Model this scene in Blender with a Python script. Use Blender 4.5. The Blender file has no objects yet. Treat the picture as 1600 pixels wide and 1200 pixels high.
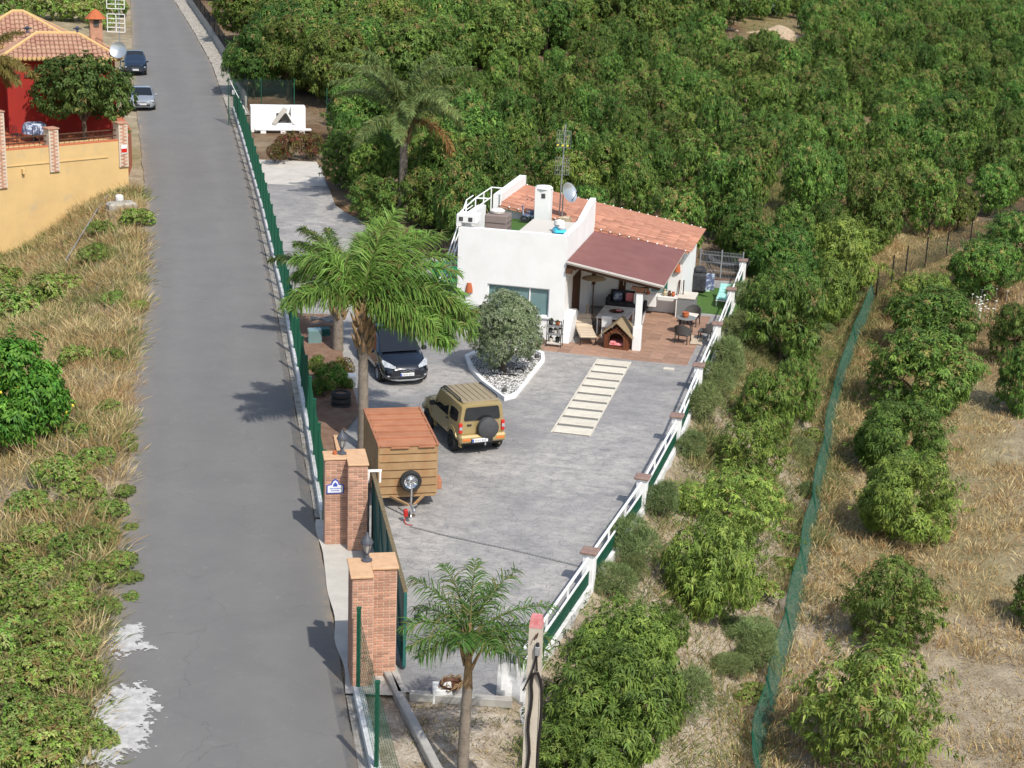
import bpy, math, random
import numpy as np
from mathutils import Vector, Matrix

# ------------------------------------------------------------------ camera, light, exposure
SC = bpy.context.scene
COL = SC.collection
R = math.radians
FPX, PITCH, ROLL, CAMH = 2500.0, R(17.35), R(2.3), 18.0
FW = np.array([0, math.cos(PITCH), -math.sin(PITCH)])
RT0 = np.array([1.0, 0, 0]); UP0 = np.cross(RT0, FW)
RT = RT0 * math.cos(ROLL) + UP0 * math.sin(ROLL)
UP = UP0 * math.cos(ROLL) - RT0 * math.sin(ROLL)
CAM = np.array([0, 0, CAMH])
cd = bpy.data.cameras.new('camera'); cam = bpy.data.objects.new('camera', cd); COL.objects.link(cam)
cd.sensor_width = 36; cd.lens = FPX / 1600 * 36; cd.clip_start = 0.5; cd.clip_end = 2000
cam.matrix_world = Matrix(((RT[0], UP[0], -FW[0], 0), (RT[1], UP[1], -FW[1], 0), (RT[2], UP[2], -FW[2], CAMH), (0, 0, 0, 1)))
SC.camera = cam

SUN_EL, SUN_AZ = R(50), R(31)            # azimuth measured from straight behind the camera towards the right
sd = Vector((math.sin(SUN_AZ) * math.cos(SUN_EL), -math.cos(SUN_AZ) * math.cos(SUN_EL), math.sin(SUN_EL)))
W = bpy.data.worlds.new('World'); SC.world = W; W.use_nodes = True
nt = W.node_tree; nt.nodes.clear()
sky = nt.nodes.new('ShaderNodeTexSky'); sky.sky_type = 'NISHITA'; sky.sun_disc = False
sky.sun_elevation = SUN_EL; sky.sun_rotation = math.pi - SUN_AZ
sky.air_density = 1.2; sky.dust_density = 2.0
bg = nt.nodes.new('ShaderNodeBackground'); bg.inputs[1].default_value = 0.14
wo = nt.nodes.new('ShaderNodeOutputWorld')
nt.links.new(sky.outputs[0], bg.inputs[0]); nt.links.new(bg.outputs[0], wo.inputs[0])
sl = bpy.data.lights.new('sun', 'SUN'); sl.energy = 3.8; sl.angle = R(0.8); sl.color = (1, 0.955, 0.88)
so = bpy.data.objects.new('sun', sl); COL.objects.link(so)
so.rotation_euler = sd.to_track_quat('Z', 'Y').to_euler(); so.location = (30, -40, 80)
SC.view_settings.view_transform = 'Standard'; SC.view_settings.look = 'None'
SC.view_settings.exposure = 0.3; SC.view_settings.gamma = 1; SC.view_settings.use_curve_mapping = False
rng = np.random.default_rng(7); random.seed(7)

# ------------------------------------------------------------------ terrain
def sstep(t):
    t = np.clip(t, 0, 1); return t * t * (3 - 2 * t)
def zr(y):
    y = np.asarray(y, float) - 60; return 0.035 * (y + np.sqrt(y * y + 40)) / 2 - 0.02
RLy = [-50, 20, 29.5, 35.3, 43.5, 55.75, 68.7, 87.4, 106, 124, 150, 180, 220, 400]
RLx = [8, -6.3, -8.4, -9.65, -11.2, -13.8, -16.3, -20.7, -25.4, -30.0, -36.3, -43.6, -54, -110]
RRy = [-50, 20, 29.9, 35.8, 44.1, 56.5, 75, 88.5, 107.3, 135.5, 155.4, 181.7, 222, 400]
RRx = [13, -0.9, -2.93, -4.09, -5.73, -8.18, -12.05, -15.0, -19.35, -26.2, -31.7, -39.2, -49, -104]
def RL(y): return np.interp(y, RLy, RLx)
def RRt(y): return np.interp(y, RRy, RRx)
POST = [(0.47, 33.8), (2.27, 39.63), (4.07, 45.46), (5.64, 51.53), (6.99, 57.7), (8.37, 63.87), (9.68, 70.0), (10.96, 76.0)]
def FX(y): return np.interp(y, [-50, 25] + [p[1] for p in POST] + [90, 140, 400], [-20, -2.0] + [p[0] for p in POST] + [13.5, 16, 30])
FENX = lambda y: np.interp(y, [25, 29.73, 33.19, 42.1, 43.9, 53.3, 67.3, 83.6, 103.6, 114], [-1.5, -2.57, -3.31, -5.06, -5.42, -7.2, -10.0, -13.53, -18.06, -20.5])
def nz(x, y, s, k=0.0):
    x = np.asarray(x, float) * s + k; y = np.asarray(y, float) * s - k * 0.7
    return (np.sin(x * 1.3 + 1.7 * np.sin(y * 0.9 + k)) + np.sin(y * 1.7 + 1.3 * np.sin(x * 1.1 - k)) + np.sin((x + y) * 2.3 + k * 2) * 0.6) / 2.6
def plat(x, y):
    f = np.maximum(sstep((-3.5 - np.asarray(x)) / 2.5), sstep((np.asarray(y) - 79) / 6))
    return zr(y) * f
def ground(x, y):
    x = np.asarray(x, float); y = np.asarray(y, float)
    dR = x - FX(y); dL = RL(y) - x
    far = sstep((y - 78) / 14)
    base = plat(x, y)
    h = base - 0.35 * sstep((dR - 0.05) / 0.3) * (1 - far) - 2.7 * sstep((dR - 0.3) / (5.5 + 0.3 * np.maximum(0, y - 78)))
    h = h + 0.1 * nz(x, y, 0.55) * sstep((dR - 0.4) / 2) + 0.07 * nz(x, y, 1.6, 3) * sstep((dR - 1) / 2) * (1 - sstep((dR - 7) / 3))
    h = h - (0.06 + (1.5 + 1.5 * sstep((y - 62) / 14)) * sstep((dL - 0.8) / 7.5) * (1 - sstep((y - 88) / 8))) * (dL > 0) + 0.14 * nz(x, y, 0.8, 5) * sstep((dL - 0.4) / 2)
    h = h + 9.0 * sstep((y - 230) / 170)
    on = (dL < 0.0) & (x < RRt(y) + 0.05)
    h = np.where(on, zr(y) - 0.07, h)
    mid = (~on) & (dL <= 0) & (dR < 0.06)
    h = np.where(mid & (y > 32) & (y < 98), base - 0.09, h)
    h = np.where(mid & (y <= 32), base - 0.12 - 0.03 * nz(x, y, 2.2), h)
    return h
def ray(px, py):
    d = FW * FPX + RT * (px - 800) + UP * (600 - py); return d / np.linalg.norm(d)
def at(px, py, z=0.0):
    d = ray(px, py); return CAM + d * ((z - CAMH) / d[2])
def gp(px, py, dz=0.0):
    d = ray(px, py); t = 25.0
    for i in range(4000):
        p = CAM + d * t
        if p[2] < ground(p[0], p[1]) + dz: break
        t += 0.1
    p = CAM + d * (t - 0.05); return np.array([p[0], p[1], float(ground(p[0], p[1]))])
def proj(p):
    v = np.asarray(p, float) - CAM; zc = v @ FW; return np.array([800 + FPX * (v @ RT) / zc, 600 - FPX * (v @ UP) / zc, FPX / zc])

# ------------------------------------------------------------------ materials
MATS = {}
def mk(name, c, c2=None, scale=4.0, rough=0.7, bump=0.0, bscale=40.0, metal=0.0, spec=0.3, rand=0.0, c3=None, s3=1.0, t3=0.6, coord='Object', lo=0.35, hi=0.65, trans=0.0, coat=0.0):
    m = bpy.data.materials.new(name); m.use_nodes = True; n = m.node_tree.nodes; l = m.node_tree.links
    b = n['Principled BSDF']; b.inputs['Roughness'].default_value = rough; b.inputs['Metallic'].default_value = metal
    b.inputs['Specular IOR Level'].default_value = spec; b.inputs['Coat Weight'].default_value = coat
    tc = n.new('ShaderNodeTexCoord'); o = tc.outputs[coord] if coord != 'World' else n.new('ShaderNodeNewGeometry').outputs['Position']
    cur = None
    if c2 is not None:
        t = n.new('ShaderNodeTexNoise'); t.inputs['Scale'].default_value = scale; t.inputs['Detail'].default_value = 6; t.inputs['Roughness'].default_value = 0.62
        l.new(o, t.inputs['Vector'])
        r = n.new('ShaderNodeValToRGB'); r.color_ramp.elements[0].position = lo; r.color_ramp.elements[1].position = hi
        r.color_ramp.elements[0].color = (*c, 1); r.color_ramp.elements[1].color = (*c2, 1)
        l.new(t.outputs[0], r.inputs[0]); cur = r.outputs[0]
    if c3 is not None:
        t = n.new('ShaderNodeTexNoise'); t.inputs['Scale'].default_value = s3; t.inputs['Detail'].default_value = 8; t.inputs['Roughness'].default_value = 0.7
        l.new(o, t.inputs['Vector'])
        r = n.new('ShaderNodeMapRange'); r.inputs[1].default_value = t3; r.inputs[2].default_value = t3 + 0.14
        l.new(t.outputs[0], r.inputs[0])
        x = n.new('ShaderNodeMix'); x.data_type = 'RGBA'; l.new(r.outputs[0], x.inputs[0])
        if cur: l.new(cur, x.inputs[6])
        else: x.inputs[6].default_value = (*c, 1)
        x.inputs[7].default_value = (*c3, 1); cur = x.outputs[2]
    if rand:
        oi = n.new('ShaderNodeObjectInfo'); hs = n.new('ShaderNodeHueSaturation'); mr = n.new('ShaderNodeMapRange')
        mr.inputs[3].default_value = 1 - rand; mr.inputs[4].default_value = 1 + rand
        l.new(oi.outputs['Random'], mr.inputs[0]); l.new(mr.outputs[0], hs.inputs['Value'])
        if cur: l.new(cur, hs.inputs['Color'])
        else: hs.inputs['Color'].default_value = (*c, 1)
        cur = hs.outputs[0]
    if cur: l.new(cur, b.inputs['Base Color'])
    else: b.inputs['Base Color'].default_value = (*c, 1)
    if bump:
        t = n.new('ShaderNodeTexNoise'); t.inputs['Scale'].default_value = bscale; t.inputs['Detail'].default_value = 5; l.new(o, t.inputs['Vector'])
        bp = n.new('ShaderNodeBump'); bp.inputs['Strength'].default_value = bump; bp.inputs['Distance'].default_value = 0.03
        l.new(t.outputs[0], bp.inputs['Height']); l.new(bp.outputs[0], b.inputs['Normal'])
    if trans:
        out = n['Material Output']; tr = n.new('ShaderNodeBsdfTransparent'); mx = n.new('ShaderNodeMixShader'); mx.inputs[0].default_value = trans
        l.new(b.outputs[0], mx.inputs[1]); l.new(tr.outputs[0], mx.inputs[2]); l.new(mx.outputs[0], out.inputs['Surface'])
    MATS[name] = m; return m
def leafmat(name, transl=0.3, rough=0.45, spec=0.35, rand=0.2, hue=0.02):
    m = bpy.data.materials.new(name); m.use_nodes = True; n = m.node_tree.nodes; l = m.node_tree.links
    b = n['Principled BSDF']; b.inputs['Roughness'].default_value = rough; b.inputs['Specular IOR Level'].default_value = spec
    a = n.new('ShaderNodeAttribute'); a.attribute_name = 'Col'
    oi = n.new('ShaderNodeObjectInfo'); hs = n.new('ShaderNodeHueSaturation'); mr = n.new('ShaderNodeMapRange'); m2 = n.new('ShaderNodeMapRange')
    mr.inputs[3].default_value = 1 - rand; mr.inputs[4].default_value = 1 + rand
    l.new(oi.outputs['Random'], mr.inputs[0]); l.new(mr.outputs[0], hs.inputs['Value'])
    ml = n.new('ShaderNodeMath'); ml.operation = 'MULTIPLY'; ml.inputs[1].default_value = 17.3; fr = n.new('ShaderNodeMath'); fr.operation = 'FRACT'
    l.new(oi.outputs['Random'], ml.inputs[0]); l.new(ml.outputs[0], fr.inputs[0]); l.new(fr.outputs[0], m2.inputs[0])
    m2.inputs[3].default_value = 0.5 - hue; m2.inputs[4].default_value = 0.5 + hue; l.new(m2.outputs[0], hs.inputs['Hue'])
    l.new(a.outputs['Color'], hs.inputs['Color']); l.new(hs.outputs[0], b.inputs['Base Color'])
    t = n.new('ShaderNodeBsdfTranslucent'); l.new(hs.outputs[0], t.inputs['Color'])
    mx = n.new('ShaderNodeMixShader'); mx.inputs[0].default_value = transl
    l.new(b.outputs[0], mx.inputs[1]); l.new(t.outputs[0], mx.inputs[2]); l.new(mx.outputs[0], n['Material Output'].inputs['Surface'])
    MATS[name] = m; return m

mk('asphalt', (0.142, 0.139, 0.135), (0.166, 0.162, 0.156), 0.5, 0.9, 0.35, 160, c3=(0.2, 0.194, 0.183), s3=3.5, t3=0.58, coord='World', lo=0.3, hi=0.7)
mk('white', (0.76, 0.76, 0.75), (0.7, 0.7, 0.685), 0.9, 0.8, 0.12, 30, c3=(0.6, 0.59, 0.56), s3=1.3, t3=0.63)
mk('white_metal', (0.78, 0.78, 0.76), None, rough=0.45)
mk('white_worn', (0.72, 0.72, 0.7), (0.5, 0.49, 0.46), 3, 0.85, 0.2, 30, c3=(0.32, 0.3, 0.27), s3=5, t3=0.6)
mk('concrete', (0.4, 0.38, 0.34), (0.3, 0.285, 0.26), 2.5, 0.9, 0.3, 40, coord='World')
mk('concrete_pale', (0.5, 0.47, 0.42), (0.42, 0.4, 0.36), 1.5, 0.9, 0.2, 40, coord='World')
mk('rubble', (0.42, 0.39, 0.34), (0.22, 0.2, 0.17), 3.5, 0.95, 1.0, 12, c3=(0.2, 0.15, 0.09), s3=2, t3=0.58, coord='World')
mk('render_cream', (0.6, 0.54, 0.42), (0.5, 0.44, 0.34), 2, 0.85)
mk('brick', (0.4, 0.2, 0.135), (0.5, 0.285, 0.2), 6, 0.85, 0.3, 60, rand=0.28)
mk('mortar', (0.58, 0.49, 0.39), (0.5, 0.42, 0.33), 8, 0.95, 0.3, 60)
mk('coping', (0.58, 0.37, 0.22), (0.5, 0.31, 0.18), 5, 0.8, c3=(0.4, 0.27, 0.17), s3=4, t3=0.6)
mk('cap_brown', (0.2, 0.125, 0.1), (0.26, 0.18, 0.15), 6, 0.85)
mk('terracotta_roof', (0.34, 0.15, 0.095), (0.42, 0.21, 0.14), 3, 0.85, 0.2, 30, rand=0.3, c3=(0.3, 0.17, 0.12), s3=1.5, t3=0.6)
mk('roof_old', (0.42, 0.26, 0.17), (0.34, 0.17, 0.12), 1.2, 0.9, 0.2, 20, c3=(0.5, 0.36, 0.2), s3=2, t3=0.58)
mk('roof_edge', (0.56, 0.37, 0.16), (0.5, 0.33, 0.14), 3, 0.85)
mk('terracotta_floor', (0.26, 0.155, 0.105), (0.33, 0.205, 0.145), 2.5, 0.7, 0.1, 20, rand=0.16)
mk('grout', (0.22, 0.15, 0.11), None, rough=0.95)
mk('awning', (0.175, 0.072, 0.064), (0.205, 0.09, 0.08), 1.2, 0.8, c3=(0.2, 0.1, 0.09), s3=1.5, t3=0.6)
mk('awning_under', (0.4, 0.33, 0.27), None, rough=0.9)
mk('wood_dark', (0.1, 0.045, 0.022), (0.06, 0.026, 0.013), 8, 0.7)
mk('wood_kennel', (0.15, 0.05, 0.02), (0.1, 0.034, 0.014), 8, 0.6, rand=0.15)
mk('felt', (0.28, 0.215, 0.13), (0.22, 0.165, 0.1), 12, 0.95)
mk('steel_rust', (0.36, 0.235, 0.12), (0.27, 0.165, 0.08), 1.3, 0.75, 0.1, 20, c3=(0.3, 0.14, 0.06), s3=2.2, t3=0.53, rand=0.1)
mk('roof_rust', (0.33, 0.14, 0.075), (0.4, 0.18, 0.1), 1.8, 0.8, 0.1, 20, c3=(0.2, 0.05, 0.022), s3=2.6, t3=0.63, rand=0.1)
mk('gold_paint', (0.4, 0.305, 0.14), None, rough=0.36, metal=0.4, spec=0.5, coat=0.5)
mk('gold_roof', (0.29, 0.235, 0.15), (0.33, 0.27, 0.18), 2, 0.6, metal=0.15)
mk('black_paint', (0.006, 0.008, 0.014), None, rough=0.18, metal=0.2, spec=0.6, coat=1.0)
mk('dark_paint', (0.02, 0.035, 0.06), None, rough=0.2, metal=0.4, spec=0.5, coat=1.0)
mk('silver_paint', (0.42, 0.45, 0.47), None, rough=0.28, metal=0.6, spec=0.5, coat=0.8)
mk('glass_dark', (0.012, 0.014, 0.016), None, rough=0.06, spec=0.8)
mk('glass_teal', (0.12, 0.2, 0.2), (0.16, 0.25, 0.25), 1.0, rough=0.1, spec=0.6)
mk('lens_clear', (0.5, 0.52, 0.54), (0.2, 0.22, 0.24), 14, rough=0.15, spec=0.7)
mk('lens_red', (0.5, 0.018, 0.012), None, rough=0.2, spec=0.6)
mk('lens_orange', (0.6, 0.16, 0.03), None, rough=0.2, spec=0.6)
mk('chrome', (0.72, 0.73, 0.74), None, rough=0.15, metal=1.0)
mk('steel_grey', (0.42, 0.43, 0.44), (0.34, 0.35, 0.36), 12, rough=0.45, metal=0.6)
mk('rubber', (0.022, 0.022, 0.024), (0.035, 0.035, 0.035), 10, rough=0.85)
mk('black_plastic', (0.02, 0.021, 0.023), (0.03, 0.03, 0.032), 9, rough=0.6)
mk('tyre_cover', (0.05, 0.052, 0.056), (0.065, 0.066, 0.07), 6, rough=0.75)
mk('plate_white', (0.7, 0.71, 0.72), None, rough=0.4)
mk('plate_blue', (0.02, 0.07, 0.4), None, rough=0.4)
mk('ink', (0.05, 0.06, 0.09), None, rough=0.6)
mk('red_paint', (0.4, 0.02, 0.015), None, rough=0.5)
mk('fence_green', (0.009, 0.075, 0.042), None, rough=0.5)
mk('gate_teal', (0.02, 0.1, 0.092), (0.026, 0.12, 0.105), 2, rough=0.5)
mk('gate_rack', (0.25, 0.2, 0.12), (0.16, 0.13, 0.08), 10, rough=0.7, metal=0.3)
mk('net_green', (0.045, 0.13, 0.095), (0.055, 0.155, 0.11), 3, rough=0.9, spec=0.05, trans=0.45)
mk('net_thin', (0.015, 0.035, 0.028), None, rough=0.8, trans=0.82)
mk('net_black', (0.012, 0.014, 0.016), None, rough=0.8, trans=0.35)
mk('shade_green', (0.0, 0.24, 0.13), (0.0, 0.3, 0.17), 3, rough=0.8)
mk('yellow_wall', (0.6, 0.42, 0.19), (0.53, 0.365, 0.17), 0.7, 0.9, 0.1, 20, c3=(0.45, 0.35, 0.2), s3=0.8, t3=0.56)
mk('red_wall', (0.33, 0.028, 0.02), (0.28, 0.026, 0.02), 1, 0.9)
mk('red_trim', (0.42, 0.13, 0.06), None, rough=0.8)
mk('brick_pale', (0.4, 0.2, 0.13), (0.48, 0.27, 0.18), 5, 0.85, rand=0.2)
mk('wicker', (0.1, 0.095, 0.09), (0.05, 0.048, 0.046), 40, 0.8, 0.4, 80)
mk('wicker_cab', (0.24, 0.19, 0.17), (0.19, 0.15, 0.135), 30, 0.8, 0.3, 80)
mk('cushion_beige', (0.5, 0.41, 0.31), (0.44, 0.36, 0.27), 6, 0.95, 0.2, 30)
mk('cushion_white', (0.66, 0.62, 0.57), (0.58, 0.54, 0.5), 6, 0.95)
mk('cushion_aqua', (0.25, 0.52, 0.47), (0.32, 0.58, 0.53), 5, 0.95)
mk('cushion_pink', (0.6, 0.13, 0.14), (0.66, 0.3, 0.3), 9, 0.95)
mk('cloth_dark', (0.022, 0.024, 0.03), (0.05, 0.05, 0.055), 6, 0.9)
mk('towel', (0.4, 0.46, 0.55), (0.1, 0.12, 0.2), 5, 0.95, lo=0.45, hi=0.5)
mk('mat_green', (0.42, 0.66, 0.5), (0.12, 0.35, 0.22), 7, 0.9, lo=0.55, hi=0.6)
mk('plastic_beige', (0.56, 0.52, 0.46), None, rough=0.5)
mk('plastic_grey', (0.19, 0.2, 0.2), None, rough=0.5)
mk('turf', (0.05, 0.115, 0.022), (0.075, 0.15, 0.03), 6, 0.95, 0.8, 90)
mk('pebble', (0.72, 0.71, 0.69), (0.55, 0.54, 0.53), 2, 0.8, rand=0.1)
mk('earth', (0.34, 0.25, 0.165), (0.44, 0.35, 0.25), 2.0, 0.95, 0.8, 10, coord='World')
mk('slab_white', (0.6, 0.56, 0.47), (0.52, 0.48, 0.4), 3, 0.85, 0.3, 25, rand=0.06)
mk('gravel_grey', (0.22, 0.21, 0.19), (0.12, 0.115, 0.105), 20, 0.95, 0.6, 40)
mk('rock_dark', (0.05, 0.05, 0.05), (0.09, 0.085, 0.08), 6, 0.9)
mk('clay', (0.42, 0.12, 0.045), (0.36, 0.1, 0.04), 6, 0.8)
mk('lantern', (0.07, 0.075, 0.09), None, rough=0.5)
mk('lantern_glass', (0.35, 0.36, 0.36), None, rough=0.2)
mk('tile_blue', (0.05, 0.09, 0.4), None, rough=0.3)
mk('macrame', (0.52, 0.43, 0.29), (0.44, 0.36, 0.24), 10, 0.95)
mk('cord', (0.55, 0.5, 0.43), None, rough=0.9)
mk('float_blue', (0.04, 0.42, 0.6), (0.06, 0.5, 0.66), 4, 0.3)
mk('bark', (0.13, 0.105, 0.08), (0.075, 0.06, 0.045), 7, 0.95, 0.6, 25)
mk('palm_trunk', (0.24, 0.2, 0.16), (0.15, 0.125, 0.1), 5, 0.95, 0.6, 20)
mk('palm_boot', (0.33, 0.21, 0.1), (0.16, 0.11, 0.065), 4, 0.9, 0.5, 20)
mk('palm_sheath', (0.5, 0.36, 0.14), (0.42, 0.28, 0.1), 3, 0.8)
mk('soil', (0.16, 0.09, 0.06), (0.22, 0.14, 0.095), 3, 0.95, 0.8, 20)
mk('plaster_spill', (0.5, 0.49, 0.47), (0.33, 0.325, 0.315), 4, 0.9, 0.4, 40, coord='World')
mk('pole_concrete', (0.52, 0.46, 0.38), (0.45, 0.4, 0.33), 4, 0.9, 0.25, 40)
mk('pole_red', (0.5, 0.14, 0.15), (0.55, 0.26, 0.25), 7, 0.8)
mk('cable', (0.018, 0.015, 0.014), None, rough=0.6)
mk('tarp', (0.6, 0.6, 0.6), (0.5, 0.5, 0.51), 3, 0.6, 0.8, 7)
mk('fruit_yellow', (0.72, 0.6, 0.06), None, rough=0.5)
mk('flower_white', (0.75, 0.75, 0.68), None, rough=0.8)
leafmat('leaf_avocado', 0.24, 0.55, 0.2, 0.33, 0.02)
leafmat('leaf_dull', 0.25, 0.7, 0.1, 0.2, 0.015)
leafmat('leaf_palm', 0.3, 0.5, 0.25, 0.1, 0.01)
leafmat('straw', 0.3, 0.8, 0.15, 0.0, 0.0)

def ground_material():
    m = bpy.data.materials.new('ground'); m.use_nodes = True; n = m.node_tree.nodes; l = m.node_tree.links
    b = n['Principled BSDF']; b.inputs['Roughness'].default_value = 0.95; b.inputs['Specular IOR Level'].default_value = 0.1
    g = n.new('ShaderNodeNewGeometry')
    def noise(s, d=8, r=0.65):
        t = n.new('ShaderNodeTexNoise'); t.inputs['Scale'].default_value = s; t.inputs['Detail'].default_value = d; t.inputs['Roughness'].default_value = r
        l.new(g.outputs['Position'], t.inputs['Vector']); return t.outputs[0]
    a = n.new('ShaderNodeAttribute'); a.attribute_name = 'zone'; sep = n.new('ShaderNodeSeparateColor'); l.new(a.outputs['Color'], sep.inputs[0])
    def ramp(v, c1, c2, lo=0.35, hi=0.65):
        r = n.new('ShaderNodeValToRGB'); r.color_ramp.elements[0].position = lo; r.color_ramp.elements[1].position = hi
        r.color_ramp.elements[0].color = (*c1, 1); r.color_ramp.elements[1].color = (*c2, 1); l.new(v, r.inputs[0]); return r.outputs[0]
    def mix(f, x, y):
        k = n.new('ShaderNodeMix'); k.data_type = 'RGBA'; l.new(f, k.inputs[0]); l.new(x, k.inputs[6]); l.new(y, k.inputs[7]); return k.outputs[2]
    dry = ramp(noise(1.1), (0.23, 0.185, 0.125), (0.4, 0.335, 0.24))
    pale = ramp(noise(2.6), (0.26, 0.2, 0.14), (0.5, 0.44, 0.36))
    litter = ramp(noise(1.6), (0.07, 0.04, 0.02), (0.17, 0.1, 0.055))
    green = ramp(noise(0.8), (0.15, 0.145, 0.05), (0.27, 0.215, 0.1))
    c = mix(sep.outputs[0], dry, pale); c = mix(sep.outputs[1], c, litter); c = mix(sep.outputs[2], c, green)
    fine = noise(22, 4); hs = n.new('ShaderNodeHueSaturation'); mr = n.new('ShaderNodeMapRange'); mr.inputs[1].default_value = 0.3; mr.inputs[2].default_value = 0.7
    mr.inputs[3].default_value = 0.65; mr.inputs[4].default_value = 1.3; l.new(fine, mr.inputs[0]); l.new(mr.outputs[0], hs.inputs['Value']); l.new(c, hs.inputs['Color'])
    l.new(hs.outputs[0], b.inputs['Base Color'])
    bp = n.new('ShaderNodeBump'); bp.inputs['Strength'].default_value = 0.9; bp.inputs['Distance'].default_value = 0.08
    l.new(noise(7, 8, 0.7), bp.inputs['Height']); l.new(bp.outputs[0], b.inputs['Normal'])
    MATS['ground'] = m
ground_material()
def road_material():
    m = MATS['asphalt']; n = m.node_tree.nodes; l = m.node_tree.links; b = n['Principled BSDF']; src = b.inputs['Base Color'].links[0].from_socket
    a = n.new('ShaderNodeAttribute'); a.attribute_name = 'lane'; sep = n.new('ShaderNodeSeparateColor'); l.new(a.outputs['Color'], sep.inputs[0])
    g = n.new('ShaderNodeNewGeometry'); t = n.new('ShaderNodeTexNoise'); t.inputs['Scale'].default_value = 1.6; t.inputs['Detail'].default_value = 8; t.inputs['Roughness'].default_value = .7; l.new(g.outputs['Position'], t.inputs['Vector'])
    def mul(x, y):
        k = n.new('ShaderNodeMath'); k.operation = 'MULTIPLY'; k.use_clamp = True; l.new(x, k.inputs[0])
        if hasattr(y, 'links'): l.new(y, k.inputs[1])
        else: k.inputs[1].default_value = y
        return k.outputs[0]
    def mix(f, x, c):
        k = n.new('ShaderNodeMix'); k.data_type = 'RGBA'; l.new(f, k.inputs[0]); l.new(x, k.inputs[6]); k.inputs[7].default_value = (*c, 1); return k.outputs[2]
    r = n.new('ShaderNodeMapRange'); r.inputs[1].default_value = .35; r.inputs[2].default_value = .65; l.new(t.outputs[0], r.inputs[0])
    c = mix(mul(mul(sep.outputs[0], r.outputs[0]), .3), src, (.21, .205, .195)); c = mix(mul(mul(sep.outputs[1], r.outputs[0]), 1.3), c, (.27, .215, .15))
    v = n.new('ShaderNodeTexVoronoi'); v.feature = 'DISTANCE_TO_EDGE'; v.inputs['Scale'].default_value = .22; w = n.new('ShaderNodeTexNoise'); w.inputs['Scale'].default_value = 1.2; w.inputs['Detail'].default_value = 4
    l.new(g.outputs['Position'], w.inputs['Vector']); ad = n.new('ShaderNodeVectorMath'); ad.operation = 'MULTIPLY_ADD'; l.new(w.outputs['Color'], ad.inputs[0]); ad.inputs[1].default_value = (1.2, 1.2, 0); l.new(g.outputs['Position'], ad.inputs[2]); l.new(ad.outputs[0], v.inputs['Vector'])
    r2 = n.new('ShaderNodeMapRange'); r2.inputs[1].default_value = 0; r2.inputs[2].default_value = .005; r2.inputs[3].default_value = .45; r2.inputs[4].default_value = 0; l.new(v.outputs['Distance'], r2.inputs[0])
    c = mix(mul(r2.outputs[0], r.outputs[0]), c, (.06, .058, .055)); l.new(c, b.inputs['Base Color'])
road_material()
def driveway_material():
    m = bpy.data.materials.new('stamped_concrete'); m.use_nodes = True; n = m.node_tree.nodes; l = m.node_tree.links
    b = n['Principled BSDF']; b.inputs['Roughness'].default_value = 0.62; b.inputs['Specular IOR Level'].default_value = 0.35
    g = n.new('ShaderNodeNewGeometry'); mp = n.new('ShaderNodeMapping'); mp.inputs['Rotation'].default_value = (0, 0, R(14)); mp.inputs['Scale'].default_value = (0.85, 1.15, 1)
    l.new(g.outputs['Position'], mp.inputs['Vector'])
    def noise(s, v, d=8, r=0.65):
        t = n.new('ShaderNodeTexNoise'); t.inputs['Scale'].default_value = s; t.inputs['Detail'].default_value = d; t.inputs['Roughness'].default_value = r; l.new(v, t.inputs['Vector']); return t.outputs[0]
    def mix(f, x, y, mode='MIX'):
        k = n.new('ShaderNodeMix'); k.data_type = 'RGBA'; k.blend_type = mode
        if hasattr(f, 'links'): l.new(f, k.inputs[0])
        else: k.inputs[0].default_value = f
        for s_, q in ((6, x), (7, y)):
            if hasattr(q, 'links'): l.new(q, k.inputs[s_])
            else: k.inputs[s_].default_value = (*q, 1)
        return k.outputs[2]
    def rng_(v, a, c):
        r = n.new('ShaderNodeMapRange'); r.inputs[1].default_value = a; r.inputs[2].default_value = c; l.new(v, r.inputs[0]); return r.outputs[0]
    P = g.outputs['Position']
    c = mix(rng_(noise(0.35, P), 0.38, 0.62), (0.183, 0.178, 0.178), (0.235, 0.227, 0.22))
    c = mix(rng_(noise(1.0, mp.outputs[0], 10, 0.72), 0.46, 0.7), c, (0.3, 0.29, 0.28))
    sep = n.new('ShaderNodeSeparateXYZ'); l.new(P, sep.inputs[0])
    wear = n.new('ShaderNodeMath'); wear.operation = 'MULTIPLY'
    l.new(rng_(noise(0.16, P, 6), 0.4, 0.6), wear.inputs[0]); l.new(rng_(noise(2.3, mp.outputs[0], 9, 0.75), 0.35, 0.62), wear.inputs[1])
    c = mix(wear.outputs[0], c, (0.42, 0.395, 0.365))
    br = n.new('ShaderNodeTexVoronoi'); br.feature = 'DISTANCE_TO_EDGE'; br.inputs['Scale'].default_value = 4.5
    mp2 = n.new('ShaderNodeMapping'); mp2.inputs['Rotation'].default_value = (0, 0, R(13)); mp2.inputs['Scale'].default_value = (0.75, 1.1, 1); l.new(P, mp2.inputs[0]); l.new(mp2.outputs[0], br.inputs['Vector'])
    jt = rng_(br.outputs['Distance'], 0.0, 0.05)
    c2 = mix(jt, (0.13, 0.13, 0.14), c); c = mix(0.3, c, c2)
    l.new(c, b.inputs['Base Color'])
    bp = n.new('ShaderNodeBump'); bp.inputs['Strength'].default_value = 0.5; bp.inputs['Distance'].default_value = 0.02
    ad = n.new('ShaderNodeMath'); ad.operation = 'ADD'; l.new(jt, ad.inputs[0]); l.new(noise(9, P), ad.inputs[1]); l.new(ad.outputs[0], bp.inputs['Height']); l.new(bp.outputs[0], b.inputs['Normal'])
    MATS['stamped_concrete'] = m
driveway_material()

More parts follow.
